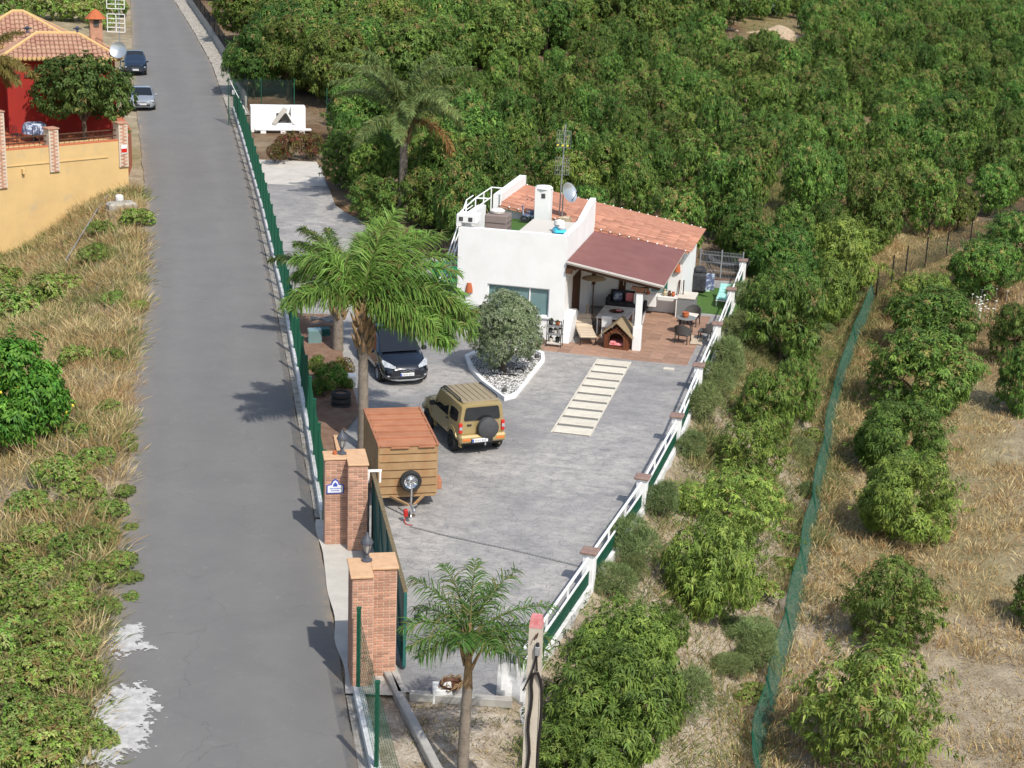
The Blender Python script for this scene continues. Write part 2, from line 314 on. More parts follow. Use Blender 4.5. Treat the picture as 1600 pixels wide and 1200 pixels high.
# ------------------------------------------------------------------ helpers
def mlist(m): return [MATS[x] for x in ([m] if isinstance(m, str) else m)]
def link(name, data, parent=None, loc=None, rz=None, label=None, kind=None):
    o = bpy.data.objects.new(name, data); COL.objects.link(o)
    if parent is not None: o.parent = parent
    if loc is not None: o.location = tuple(float(x) for x in loc)
    if rz is not None: o.rotation_euler = (0, 0, rz)
    if label: o['label'] = label
    if kind: o['kind'] = kind
    return o
def tag(o, label, cat, group=None):
    o['label'] = label; o['category'] = cat
    if group: o['group'] = group
    return o
def thing(name, label, cat, loc=(0, 0, 0), rz=0.0, group=None):
    o = link(name, None, None, loc, rz); o.empty_display_size = 0.2; return tag(o, label, cat, group)
class MB:
    def __init__(s): s.v = []; s.f = []; s.m = []; s.s = []
    def add(s, vs, fs, m=0, sm=False, M=None):
        k = len(s.v)
        if M is not None: vs = [tuple(M @ Vector(p)) for p in vs]
        s.v += [tuple(map(float, p)) for p in vs]; s.f += [tuple(i + k for i in f) for f in fs]; s.m += [m] * len(fs); s.s += [sm] * len(fs); return s
    def box(s, c, d, rz=0.0, m=0, bev=0.0, M=None):
        hx, hy, hz = d[0] / 2, d[1] / 2, d[2] / 2; T = Matrix.Translation(c) @ Matrix.Rotation(rz, 4, 'Z')
        if M is not None: T = M @ T
        if not bev:
            vs = [(x * hx, y * hy, z * hz) for z in (-1, 1) for x, y in ((-1, -1), (1, -1), (1, 1), (-1, 1))]
            return s.add(vs, [(3, 2, 1, 0), (4, 5, 6, 7), (0, 1, 5, 4), (1, 2, 6, 5), (2, 3, 7, 6), (3, 0, 4, 7)], m, False, T)
        b = min(bev, hx * .9, hy * .9, hz * .9); vs = []; ix = {}
        for sx in (-1, 1):
            for sy in (-1, 1):
                for sz in (-1, 1):
                    for ax in range(3):
                        p = [sx * (hx - b), sy * (hy - b), sz * (hz - b)]; p[ax] = (sx * hx, sy * hy, sz * hz)[ax]
                        ix[sx, sy, sz, ax] = len(vs); vs.append(tuple(p))
        fs = []
        for ax in range(3):
            o1, o2 = (ax + 1) % 3, (ax + 2) % 3
            for sg in (-1, 1):
                q = []
                for a, c_ in ((-1, -1), (1, -1), (1, 1), (-1, 1)):
                    k = [0, 0, 0]; k[ax] = sg; k[o1] = a; k[o2] = c_; q.append(ix[(*k, ax)])
                fs.append(tuple(q if sg > 0 else q[::-1]))
            for a in (-1, 1):
                for c_ in (-1, 1):
                    k0 = [0, 0, 0]; k0[o1] = a; k0[o2] = c_; k1 = list(k0); k0[ax] = -1; k1[ax] = 1
                    q = [ix[(*k0, o1)], ix[(*k1, o1)], ix[(*k1, o2)], ix[(*k0, o2)]]
                    fs.append(tuple(q if a * c_ < 0 else q[::-1]))
        for sx in (-1, 1):
            for sy in (-1, 1):
                for sz in (-1, 1):
                    q = [ix[sx, sy, sz, i] for i in range(3)]; fs.append(tuple(q if sx * sy * sz > 0 else q[::-1]))
        return s.add(vs, fs, m, False, T)
    def tube(s, pts, r, n=6, m=0, caps=True, sm=True, M=None):
        pts = [Vector(p) for p in pts]; k = len(pts); rs = list(r) if hasattr(r, '__len__') else [r] * k
        vs = []; up = None
        for i, p in enumerate(pts):
            t = (pts[min(i + 1, k - 1)] - pts[max(i - 1, 0)]).normalized()
            if up is None: up = Vector((0, 0, 1)) if abs(t.z) < .9 else Vector((1, 0, 0))
            a = t.cross(up); a = a.normalized() if a.length > 1e-5 else t.orthogonal().normalized(); b = t.cross(a).normalized(); up = -b if False else a.cross(t)
            for j in range(n):
                an = 2 * math.pi * (j + .5) / n; vs.append(tuple(p + (a * math.cos(an) + b * math.sin(an)) * rs[i]))
        fs = [(i * n + j, i * n + (j + 1) % n, (i + 1) * n + (j + 1) % n, (i + 1) * n + j) for i in range(k - 1) for j in range(n)]
        s.add(vs, fs, m, sm, M)
        if caps: s.add(vs[:n], [tuple(range(n))[::-1]], m, False, M); s.add(vs[-n:], [tuple(range(n))], m, False, M)
        return s
    def lathe(s, prof, n=16, c=(0, 0, 0), m=0, M=None, sm=True):
        vs = []; T = Matrix.Translation(c)
        if M is not None: T = M @ T
        for r, z in prof:
            for j in range(n):
                a = 2 * math.pi * j / n; vs.append((r * math.cos(a), r * math.sin(a), z))
        fs = [(i * n + j, i * n + (j + 1) % n, (i + 1) * n + (j + 1) % n, (i + 1) * n + j) for i in range(len(prof) - 1) for j in range(n)]
        return s.add(vs, fs, m, sm, T)
    def prism(s, poly, z0, z1, m=0, M=None):
        n = len(poly); vs = [(x, y, z0) for x, y in poly] + [(x, y, z1) for x, y in poly]
        return s.add(vs, [tuple(range(n))[::-1], tuple(range(n, 2 * n))] + [(i, (i + 1) % n, n + (i + 1) % n, n + i) for i in range(n)], m, False, M)
    def quad(s, a, b, c, d, m=0, M=None): return s.add([a, b, c, d], [(0, 1, 2, 3)], m, False, M)
    def slab(s, a, b, c, d, t, m=0, M=None):
        a, b, c, d = map(Vector, (a, b, c, d)); nn = (b - a).cross(d - a).normalized() * t
        return s.add([a, b, c, d, a - nn, b - nn, c - nn, d - nn], [(0, 1, 2, 3), (7, 6, 5, 4), (0, 4, 5, 1), (1, 5, 6, 2), (2, 6, 7, 3), (3, 7, 4, 0)], m, False, M)
    def mesh(s, name, mats, sharp=40):
        me = bpy.data.meshes.new(name); me.from_pydata(s.v, [], s.f); me.update()
        for x in mlist(mats): me.materials.append(x)
        me.polygons.foreach_set('material_index', s.m); me.polygons.foreach_set('use_smooth', s.s)
        if any(s.s): me.set_sharp_from_angle(angle=R(sharp))
        return me
    def build(s, name, mats, parent=None, loc=None, rz=None, label=None, kind=None, sharp=40):
        return link(name, s.mesh(name, mats, sharp), parent, loc, rz, label, kind)
AXB = Matrix(((1, 0, 0, 0), (0, 0, 1, 0), (0, 1, 0, 0), (0, 0, 0, 1)))     # prism in (x, z) extruded along y
AYZ = Matrix(((0, 0, 1, 0), (1, 0, 0, 0), (0, 1, 0, 0), (0, 0, 0, 1)))     # prism in (y, z) extruded along x
def npmesh(name, V, F, mat, C=None, smooth=False):
    """V (n,3); F (m,k) quads or tris; C per-vertex colour"""
    me = bpy.data.meshes.new(name); V = np.asarray(V, np.float32); F = np.asarray(F, np.int32); k = F.shape[1]
    me.vertices.add(len(V)); me.vertices.foreach_set('co', V.ravel())
    me.loops.add(F.size); me.loops.foreach_set('vertex_index', F.ravel())
    me.polygons.add(len(F)); me.polygons.foreach_set('loop_start', np.arange(0, F.size, k, dtype=np.int32))
    if smooth: me.polygons.foreach_set('use_smooth', np.ones(len(F), bool))
    if C is not None:
        at_ = me.attributes.new('Col', 'FLOAT_COLOR', 'POINT'); at_.data.foreach_set('color', np.concatenate([C, np.ones((len(C), 1))], 1).astype(np.float32).ravel())
    me.update(); me.validate()
    for x in mlist(mat): me.materials.append(x)
    return me
def unit(a): return a / np.maximum(np.linalg.norm(a, axis=-1, keepdims=True), 1e-6)
def leaf_arrays(P, D, N, L, Wd, C, droop=0.2):
    S = unit(np.cross(D, N)); N2 = np.cross(S, D); L = L[:, None]; Wd = Wd[:, None]
    mid = P + D * L * .5 + N2 * L * .08; tip = P + D * L; tip[:, 2] -= droop * L[:, 0]
    V = np.stack([P, mid - S * Wd * .5, tip, mid + S * Wd * .5], 1).reshape(-1, 3)
    F = np.arange(len(V)).reshape(-1, 4); return V, F, np.repeat(C, 4, 0)
def join_arr(lst):
    V = []; F = []; C = []; k = 0
    for v, f, c in lst: V.append(v); F.append(f + k); C.append(c); k += len(v)
    return np.concatenate(V), np.concatenate(F), np.concatenate(C)
def grid_sheet(xs_of_y, ys, nx, zf, name, mat, parent=None, kind='structure'):
    V = []; 
    for y in ys:
        a, b = xs_of_y(y); x = np.linspace(a, b, nx); V.append(np.stack([x, np.full(nx, y), zf(x, np.full(nx, y))], 1))
    V = np.concatenate(V); i = np.arange(len(ys) - 1)[:, None] * nx + np.arange(nx - 1)[None]; i = i.ravel()
    F = np.stack([i, i + 1, i + nx + 1, i + nx], 1); me = npmesh(name, V, F, mat, smooth=True); return link(name, me, parent, kind=kind)
def copy_tree(o, loc, rz=None, scale=None, label=None, group=None):
    c = o.copy(); COL.objects.link(c); c.location = tuple(float(x) for x in loc)
    if rz is not None: c.rotation_euler = (0, 0, rz)
    if scale is not None: c.scale = scale if hasattr(scale, '__len__') else (scale,) * 3
    if label: c['label'] = label
    if group: c['group'] = group
    for ch in list(o.children):
        d = ch.copy(); COL.objects.link(d); d.parent = c
        for g in list(ch.children):
            e = g.copy(); COL.objects.link(e); e.parent = d
    return c
exec_parts = []
# ------------------------------------------------------------------ setting: ground, road, driveway
def build_ground():
    xs = np.unique(np.concatenate([np.arange(-170, -30, 5.0), np.arange(-30, 26, 0.45), np.arange(26, 60, 1.5), np.arange(60, 190, 6.0)]))
    ys = np.unique(np.concatenate([np.arange(10, 22, 2.0), np.arange(22, 92, 0.5), np.arange(92, 140, 1.2), np.arange(140, 400, 5.0)]))
    X, Y = np.meshgrid(xs, ys); Z = ground(X, Y)
    V = np.stack([X, Y, Z], -1).reshape(-1, 3); nx = len(xs)
    i = (np.arange(len(ys) - 1)[:, None] * nx + np.arange(nx - 1)[None]).ravel(); F = np.stack([i, i + 1, i + nx + 1, i + nx], 1)
    me = npmesh('ground', V, F, 'ground', smooth=True)
    dR = X - FX(Y); dL = RL(Y) - X
    pale = np.clip(sstep((dR - .5) / 1.5) * (1 - sstep((dR - 6.5) / 2)) * (Y < 62) * (0.55 + .5 * nz(X, Y, .7, 2)), 0, 1)
    pale = np.maximum(pale, (dL < 0) * (dR < .3) * (Y < 33.5) * 0.9)
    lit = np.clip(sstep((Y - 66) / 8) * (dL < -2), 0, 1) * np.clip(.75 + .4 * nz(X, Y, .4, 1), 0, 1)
    grn = np.clip(((dL > 0) * (.35 + .5 * nz(X, Y, .35, 4)) + sstep((dR - 4.5) / 2) * (1 - sstep((dR - 11) / 3)) * (Y > 45) * .6), 0, 1)
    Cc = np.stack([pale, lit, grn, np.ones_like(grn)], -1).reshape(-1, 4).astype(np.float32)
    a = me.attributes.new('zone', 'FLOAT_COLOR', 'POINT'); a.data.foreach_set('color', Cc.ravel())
    link('ground', me, kind='structure')
build_ground()
ysr = np.concatenate([np.arange(14, 120, 1.0), np.arange(120, 330, 4.0)])
grid_sheet(lambda y: (RL(y) - .07 * nz(0, y, .9) - .03 * nz(3, y, 3.3), RRt(y) + .04 * nz(5, y, 3)), ysr, 25, lambda x, y: zr(y) + 0.015 * np.cos((x - RL(y)) / 5.5 * 3.14 - 1.57) - .0, 'road', 'asphalt')
u_ = np.tile(np.linspace(0, 1, 25), len(ysr)); ro = bpy.data.objects['road'].data.attributes.new('lane', 'FLOAT_COLOR', 'POINT')
ro.data.foreach_set('color', np.stack([np.exp(-((u_ - .27) / .09) ** 2) + np.exp(-((u_ - .7) / .09) ** 2), np.exp(-u_ / .05) + .6 * np.exp(-(1 - u_) / .03), 0 * u_, 0 * u_ + 1], 1).astype(np.float32).ravel())
# rubble verge between road and low wall
ysk = np.arange(43.6, 121, .5)
grid_sheet(lambda y: (RRt(y) + .01, max(RRt(y) + .15, FENX(y) - .1)), ysk, 5, lambda x, y: zr(y) + .03 + .04 * nz(x, y, 4.1, 2), 'verge', 'rubble')
grid_sheet(lambda y: (RRt(y) + .01, FENX(y) - .1), np.arange(14, 33.3, .5), 4, lambda x, y: zr(y) + .02 + .01 * nz(x, y, 4.1, 2), 'verge', 'rubble')
grid_sheet(lambda y: (RRt(y) + .01 + .1 * nz(1, y, 1.1), -4.02 + (41.3 - y) * .198), np.arange(33.1, 43.6, .4), 6, lambda x, y: zr(y) + .024, 'gate_apron', 'concrete_pale')
# driveway
def dxl(y): return FENX(y) + .12
def dxr(y):
    if y < 76.2: return FX(y) - .02
    return float(np.interp(y, [76.2, 80, 84, 86, 95.7, 100], [-4.0, -6.5, -9.0, -10.0, -12.0, -13]))
grid_sheet(lambda y: (dxl(y), dxr(y)), np.arange(33.3, 76.2, .5), 40, lambda x, y: plat(x, y) + .004 + .006 * nz(x, y, .9), 'driveway', 'stamped_concrete')
grid_sheet(lambda y: (dxl(y), dxr(y)), np.arange(75.9, 96.5, .5), 14, lambda x, y: plat(x, y) + .003 + .006 * nz(x, y, .9), 'driveway', 'stamped_concrete')
grid_sheet(lambda y: (dxl(y) + .3, dxr(y) - .1), np.arange(90.6, 97.5, .4), 10, lambda x, y: plat(x, y) + .014 + .006 * nz(x, y, .9), 'yard_pad', 'concrete_pale')

def plaster(cx, cy, rx, ry, seed, name):
    g = np.random.default_rng(seed); s = .04; V = []; F = []; idx = {}
    nx_, ny_ = int(rx * 1.5 / s), int(ry * 1.5 / s)
    def ok(x, y):
        r = math.hypot((x - cx) / rx, (y - cy) / ry)
        return r + .17 * float(nz(x, y, 2.2, seed)) + .2 * float(nz(x, y, 6.5, seed + 1)) + .2 * float(nz(x, y, 15, seed)) + .12 * float(nz(x, y, 31, seed)) < .88
    for i in range(-nx_, nx_):
        for j in range(-ny_, ny_):
            x, y = cx + i * s, cy + j * s
            if not ok(x, y): continue
            q = []
            for a, b in ((0, 0), (1, 0), (1, 1), (0, 1)):
                k = (i + a, j + b)
                if k not in idx:
                    idx[k] = len(V); px_, py_ = cx + k[0] * s, cy + k[1] * s
                    V.append((px_ + g.uniform(-.017, .017), py_ + g.uniform(-.017, .017), float(zr(py_)) + .022 + .012 * abs(float(nz(px_, py_, 5)))))
                q.append(idx[k])
            F.append(q)
    link(name, npmesh(name, V, F, 'plaster_spill', smooth=True), kind='stuff')
plaster(-8.4, 31.3, .85, 1.9, 3, 'plaster_spill'); plaster(-9.2, 35.4, .42, .9, 8, 'plaster_spill'); plaster(-8.75, 35.0, .4, .25, 12, 'plaster_spill')

# overhead cable shadow across the drive, put in as a dark dashed strip
def drain():  # lays the strip that imitates the cable shadow
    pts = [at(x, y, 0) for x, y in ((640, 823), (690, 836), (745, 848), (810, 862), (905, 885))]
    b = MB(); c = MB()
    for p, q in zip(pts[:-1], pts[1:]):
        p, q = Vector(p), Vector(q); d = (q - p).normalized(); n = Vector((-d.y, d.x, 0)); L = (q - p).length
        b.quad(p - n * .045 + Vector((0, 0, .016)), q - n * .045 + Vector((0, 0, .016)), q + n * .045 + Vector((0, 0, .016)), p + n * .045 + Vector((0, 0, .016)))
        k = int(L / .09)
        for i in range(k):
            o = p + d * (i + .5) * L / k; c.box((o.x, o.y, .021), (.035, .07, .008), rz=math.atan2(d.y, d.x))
    t = thing('cable_shadow_strip', 'narrow dark dashed strip standing in for a cable shadow across the grey drive', 'drain')  # strip imitating a cable shadow, not a real drain
    b.build('shadow_strip', 'gravel_grey', t); c.build('shadow_dashes', 'steel_grey', t)
drain()  # lays the cable shadow strip

# ------------------------------------------------------------------ house
HA = at(879, 533, 0); HR = -math.atan2(.225, .974)
HU = np.array([.974, -.225, 0]); HV = np.array([.225, .974, 0])
def HL(a, b, z=0.0): p = HA + HU * a + HV * b; return (p[0], p[1], z)
house = thing('house', 'small white flat roofed house with red tiled rear roof and brown porch awning', 'house', HL(0, 0), HR)
def hp(name, mb, mat, parent=None, **k): return mb.build(name, mat, house if parent is None else parent, **k)
b = MB()                                                         # facade with window opening
b.box((-3.95, .125, 2.2), (1.3, .25, 4.46)); b.box((-.325, .125, 2.2), (.65, .25, 4.46)); b.box((-1.975, .125, 3.29), (2.65, .25, 2.28)); b.box((-1.975, .125, .46), (2.65, .25, .98))
hp('front_wall', b, 'white')
b = MB(); b.prism([(.25, -.03), (6.0, -.03), (6.0, 4.95), (5.5, 4.92), (3.2, 4.45), (.25, 4.43)], -.25, 0, M=AYZ); hp('side_wall', b, 'white')
b = MB(); b.prism([(.25, -.03), (6.3, -.03), (6.3, 3.7), (3.4, 3.7), (3.4, 4.75), (2.9, 4.8), (.7, 4.8), (.25, 4.43)], -4.6, -4.33, M=AYZ); hp('side_wall', b, 'white')
b = MB(); b.box((-2.3, 3.15, 3.55), (4.1, 5.8, .2)); hp('terrace_slab', b, 'concrete_pale')
b = MB(); b.prism([(-4.6, -.03), (4.0, -.03), (4.0, 2.9), (-4.6, 4.28)], 6.3, 11.0, M=AXB); hp('rear_wall', b, 'white')
b = MB(); b.prism([(6.05, 3.7), (11.15, 3.7), (11.15, 4.78), (6.05, 4.72)], -4.68, -4.36, M=AYZ); hp('gable_parapet', b, 'white')
b = MB(); b.box((-4.28, .33, 4.78), (.86, .72, .36), bev=.03); b.box((-4.6, .33, 4.55), (.2, .7, .2)); vb = hp('vent_block', b, 'white')
for x in (-4.5, -4.1):
    b = MB(); b.box((x, -.035, 4.77), (.17, .02, .17)); b.build('vent_hole', 'rock_dark', vb)
b = MB(); b.box((-1.975, .16, 1.55), (2.6, .02, 1.16)); wp = hp('window', b, 'glass_teal')
b = MB()
for c, d in (((-1.975, .12, 2.12), (2.65, .08, .05)), ((-1.975, .12, .98), (2.65, .08, .05)), ((-3.27, .12, 1.55), (.05, .08, 1.1)), ((-.68, .12, 1.55), (.05, .08, 1.1)), ((-1.5, .13, 1.55), (.05, .06, 1.1))): b.box(c, d)
b.build('window_frame', 'white_metal', wp)
b = MB(); b.box((-1.975, -.03, .93), (2.75, .1, .05)); b.build('sill', 'white', wp)
def sconce(x, y, z, rz=0.0):
    b = MB(); T = Matrix.Translation((x, y, z)) @ Matrix.Rotation(rz, 4, 'Z')
    n = 8; vs = []
    for zz, r in ((-.2, .16), (.0, .14), (.2, .09)):
        for i in range(n + 1):
            a = math.pi * i / n; vs.append((r * math.cos(a), -r * math.sin(a), zz))
    fs = [(k * (n + 1) + i + 1, k * (n + 1) + i, (k + 1) * (n + 1) + i, (k + 1) * (n + 1) + i + 1) for k in range(2) for i in range(n)]
    b.add(vs, fs + [tuple(range(2 * (n + 1), 3 * (n + 1)))], 0, True, T); return b
hp('wall_lamp', sconce(-4.07, 0, 1.9), 'clay'); hp('wall_lamp', sconce(3.75, 6.3, 2.1), 'clay')
b = MB(); b.box((-2.2, 5.25, 4.5), (.68, .6, 1.7), bev=.02); b.lathe([(.4, 0), (.34, .08), (.0, .12)], 12, (-2.2, 5.25, 5.35)); ch = hp('chimney', b, 'white')
b = MB(); b.box((-2.15, 4.94, 5.05), (.17, .02, .2)); b.build('vent_hole', 'rock_dark', ch)
b = MB(); b.box((-2.4, 4.55, 3.69), (4.0, 2.9, .05)); hp('roof_turf', b, 'turf')
# buttress at the facade corner
b = MB(); b.prism([(-.35, -.03), (1.6, -.03), (1.6, .9), (1.1, 1.15), (.3, .95), (-.2, .4)], 0.002, .32, M=AYZ); hp('buttress', b, 'white')
# porch back wall details (joinery proud of the wall)
b = MB(); b.box((.02, 2.3, 1.35), (.06, 1.5, 2.1)); hp('shutter', b, 'wood_dark')
b = MB(); b.box((1.35, 6.27, 1.15), (.3, .05, 2.1)); hp('shutter', b, 'wood_dark')
b = MB(); b.box((2.95, 6.28, 1.5), (.55, .03, 1.15)); w2 = hp('window', b, 'glass_teal')
b = MB(); b.box((3.3, 6.26, 1.5), (.16, .06, 1.3)); b.build('shutter', 'gate_teal', w2)
# awning
b = MB(); b.slab((.03, -.12, 3.42), (4.1, -.42, 2.84), (4.1, 6.02, 3.0), (.03, 6.02, 3.5), .03); aw = hp('awning', b, 'awning')
b = MB(); b.slab((.03, -.12, 3.35), (4.1, -.42, 2.77), (4.1, 5.98, 2.93), (.03, 5.98, 3.43), .05); b.build('awning_lining', 'awning_under', aw)
b = MB(); b.slab((.03, -.14, 3.36), (4.1, -.44, 2.78), (4.1, -.44, 2.85), (.03, -.14, 3.43), .04); b.build('fascia', 'cushion_white', aw)
b = MB(); b.tube([(.05, .0, 3.22), (3.95, -.25, 2.66)], .07, 4); b.build('beam', 'wood_dark', aw)
b = MB(); b.box((3.12, -.18, .5), (.34, .34, 1.06), bev=.02); b.box((3.12, -.18, 1.72), (.26, .26, 1.42), bev=.02); cl = hp('porch_column', b, 'white')
b = MB(); b.box((3.12, -.18, 2.49), (.34, .34, .12)); b.box((3.12, -.18, 2.59), (.7, .24, .1)); b.build('capital', 'wood_dark', cl)
b = MB(); b.box((.12, .05, 2.98), (.24, .3, .16)); b.box((.2, .05, 3.08), (.42, .2, .08)); b.build('corbel', 'wood_dark', aw)
# main roof: barrel tiles running down to the right
b = MB(); b.slab((-4.36, 5.9, 4.30), (4.25, 5.9, 2.93), (4.25, 11.12, 2.93), (-4.36, 11.12, 4.30), .1); rf = hp('roof', b, 'terracotta_roof')
def barrel(L=.46, w=.105, n=5):
    vs = []; h = .06
    for x, k in ((-L / 2, .86), (L / 2, 1.0)):
        for i in range(n + 1):
            a = math.pi * i / n; vs.append((x, -w * k * math.cos(a), h * k * math.sin(a)))
    m = MB(); m.add(vs, [(i, i + 1, n + 2 + i, n + 1 + i) for i in range(n)] + [tuple(range(n + 1, 2 * n + 2))], 0, True); return m
tile_me = barrel().mesh('roof_tile', 'terracotta_roof')
slope = math.atan2(-(4.30 - 2.93), 8.61); rest = MB(); cnt = 0; bm_t = barrel()
for j in range(24):
    bb = 5.98 + j * .217
    for i in range(20):
        a = -4.14 + i * .436; zz = 4.30 - (a + 4.36) * (4.30 - 2.93) / 8.61 + .012 + random.uniform(0, .012)
        if cnt < 298:
            o = link('roof_tile', tile_me, rf, (a, bb + random.uniform(-.008, .008), zz)); o.rotation_euler = (0, -slope, random.uniform(-.03, .03)); cnt += 1
        else:
            rest.add(bm_t.v, bm_t.f, 0, True, Matrix.Translation((a, bb, zz)) @ Matrix.Rotation(-slope, 4, 'Y'))
rest.build('roof_tiles', 'terracotta_roof', rf, kind='stuff')
b = MB()
for i in range(21):
    a = -4.3 + i * .42; zz = 4.30 - (a + 4.36) * 1.37 / 8.61
    b.box((a, 5.87, zz + .02), (.07, .08, .06), bev=.02); b.box((a, 11.15, zz + .03), (.07, .1, .08), bev=.02)
b.build('mortar_verge', 'white', rf)
# stairs up the left side
st = MB()
stair = hp('staircase', MB().box((-5.52, 2.45, 1.8), (.06, .02, .02)), 'white_metal')
for i in range(18):
    b = MB(); b.box((-5.1, -.4 + i * .3, .18 + i * .198), (.92, .27, .05)); b.build('step', 'plastic_grey', stair)
b = MB()
for x in (-5.58, -4.68): b.slab((x, -.7, .0), (x, -.5, .0), (x, 5.1, 3.72), (x, 4.9, 3.72), .05)
b.tube([(-5.6, -.5, 1.0), (-5.6, 4.9, 4.6), (-5.6, 6.0, 4.6)], .03, 6); b.tube([(-5.6, -.5, .55), (-5.6, 4.9, 4.15), (-5.6, 6.0, 4.15)], .025, 6)
for i in range(7): b.tube([(-5.6, -.5 + i * .9, .1 + i * .6), (-5.6, -.5 + i * .9, 1.0 + i * .6)], .025, 5)
b.build('handrail', 'white_metal', stair)
b = MB()
for p, q in (((-4.75, 3.2, 5.05), (-4.75, 6.0, 5.05)), ((-4.75, 3.2, 4.6), (-4.75, 6.0, 4.6)), ((-4.75, 5.95, 5.05), (-3.95, 5.95, 5.05)), ((-4.75, .8, 4.9), (-4.75, 3.2, 5.05)), ((-4.2, 3.3, 5.05), (-4.75, 3.2, 5.05))): b.tube([p, q], .03, 6)
for p in ((-4.75, 3.2), (-4.75, 4.6), (-4.75, 5.95), (-4.3, 5.95), (-4.75, 1.6)): b.tube([(p[0], p[1], 3.7), (p[0], p[1], 5.05)], .03, 6)
hp('terrace_railing', b, 'white_metal')

# things on the roof terrace
def on_house(name, label, cat, a, bq, z=0.0, rz=0.0, group=None): return thing(name, label, cat, HL(a, bq, z), HR + rz, group)
t = on_house('rattan_cabinet', 'brown woven cabinet by the left parapet of the roof terrace', 'cabinet', -3.35, 1.7, 3.65)
b = MB(); b.box((0, 0, .56), (.95, .9, 1.12), bev=.03); b.build('body', 'wicker_cab', t)
b = MB()
for z in (.3, .55, .8): b.box((0, -.455, z), (.9, .02, .02)); b.box((.48, 0, z), (.02, .85, .02))
b.build('slat_gap', 'wicker', t)
tag(MB().lathe([(0, 0), (.3, .02), (.33, .12), (.2, .2), (0, .22)], 12).build('seat_cushion', 'cushion_white', None, HL(-3.4, 1.75, 4.775), HR), 'round pale cushion lying on the woven roof cabinet', 'cushion')
t = on_house('daybed', 'low pale daybed platform in the middle of the roof terrace', 'daybed', -1.35, 2.5, 3.65)
b = MB(); b.box((0, 0, .5), (2.0, 2.7, .16), bev=.04); b.build('mattress', 'plastic_beige', t); b = MB(); b.box((0, 0, .2), (1.9, 2.6, .4)); b.build('base', 'wood_dark', t)
t = on_house('pool_float', 'blue and white inflatable pool float on the right of the roof terrace', 'pool float', -.62, 1.35, 4.24, .3)
b = MB(); b.box((0, 0, .1), (.55, .9, .18), bev=.08); b.build('float_base', 'float_blue', t)
b = MB(); b.lathe([(0, 0), (.18, .03), (.24, .15), (.2, .3), (0, .36)], 12, (0, .25, .18)); b.lathe([(0, 0), (.13, .02), (.16, .1), (.1, .2), (0, .22)], 10, (.05, -.2, .18)); b.build('float_head', 'cushion_white', t)
t = on_house('scooter', 'small blue grey scooter parked against the chimney on the roof', 'scooter', -2.85, 5.3, 3.715)
for y in (-.25, .25):
    b = MB(); b.lathe([(.1, -.04), (.17, -.04), (.17, .04), (.1, .04)], 14, M=Matrix.Translation((y * .8, 0, .17)) @ Matrix.Rotation(R(90), 4, 'X')); b.build('wheel', 'rubber', t)
b = MB(); b.box((0, 0, .34), (.5, .2, .14), bev=.05); b.box((.1, 0, .5), (.26, .18, .12), bev=.04); b.tube([(-.22, 0, .2), (-.3, 0, .75)], .03, 6); b.tube([(-.3, -.2, .75), (-.3, .2, .75)], .02, 6); b.build('body', 'towel', t)
t = on_house('basket', 'straw coloured basket to the right of the roof chimney', 'basket', -1.2, 5.2, 3.715)
b = MB(); b.lathe([(0, 0), (.24, 0), (.3, .4), (.27, .4), (.22, .04)], 14); b.build('body', 'macrame', t); b = MB(); b.box((.05, 0, .4), (.3, .3, .1), bev=.04); b.build('blanket', 'cushion_beige', t)
# antenna and dish
t = on_house('tv_antenna', 'tall aerial mast with two grid panels behind the white chimney', 'antenna', -1.75, 6.6, 4.0)
b = MB(); b.tube([(0, 0, -.2), (.1, 0, 4.0)], .03, 6); b.build('mast', 'steel_grey', t)
def grid_panel(w, h, nx_, nz_, r=.011):
    m = MB()
    for i in range(nx_ + 1): m.tube([(-w / 2 + w * i / nx_, 0, -h / 2), (-w / 2 + w * i / nx_, 0, h / 2)], r, 4, sm=False)
    for i in range(nz_ + 1): m.tube([(-w / 2, 0, -h / 2 + h * i / nz_), (w / 2, 0, -h / 2 + h * i / nz_)], r, 4, sm=False)
    return m
for z, w_, h_ in ((2.15, .62, .75), (3.35, .62, .75)):
    m = grid_panel(w_, h_, 6, 4, .008); m.build('grid_panel', 'steel_grey', t, (z * .025, -.1, z))
b = MB()
for x in (-.22, .0, .22): b.box((x + .08, -.3, 3.1), (.05, .25, .05))
b.build('dipole', 'fruit_yellow', t)
t = on_house('satellite_dish', 'grey satellite dish facing right beside the white chimney', 'satellite dish', -1.55, 6.3, 3.9)
D = Matrix.Translation((.2, 0, 1.1)) @ Matrix.Rotation(R(62), 4, 'Z') @ Matrix.Rotation(R(66), 4, 'X')
b = MB(); b.lathe([(0, 0), (.2, .02), (.36, .08), (.45, .14), (.46, .14), (.36, .06), (.2, .0), (0, -.02)], 20, M=D); b.build('reflector', 'silver_paint', t)
b = MB(); b.tube([(0, 0, -.2), (0, 0, 1.0), (.15, 0, 1.08)], .03, 6); b.build('bracket', 'steel_grey', t)
b = MB(); b.tube([D @ Vector((0, -.4, .1)), D @ Vector((0, -.1, .55))], .015, 5); b.tube([D @ Vector((0, -.12, .5)), D @ Vector((0, -.05, .62))], .04, 6); b.build('receiver_arm', 'black_plastic', t)

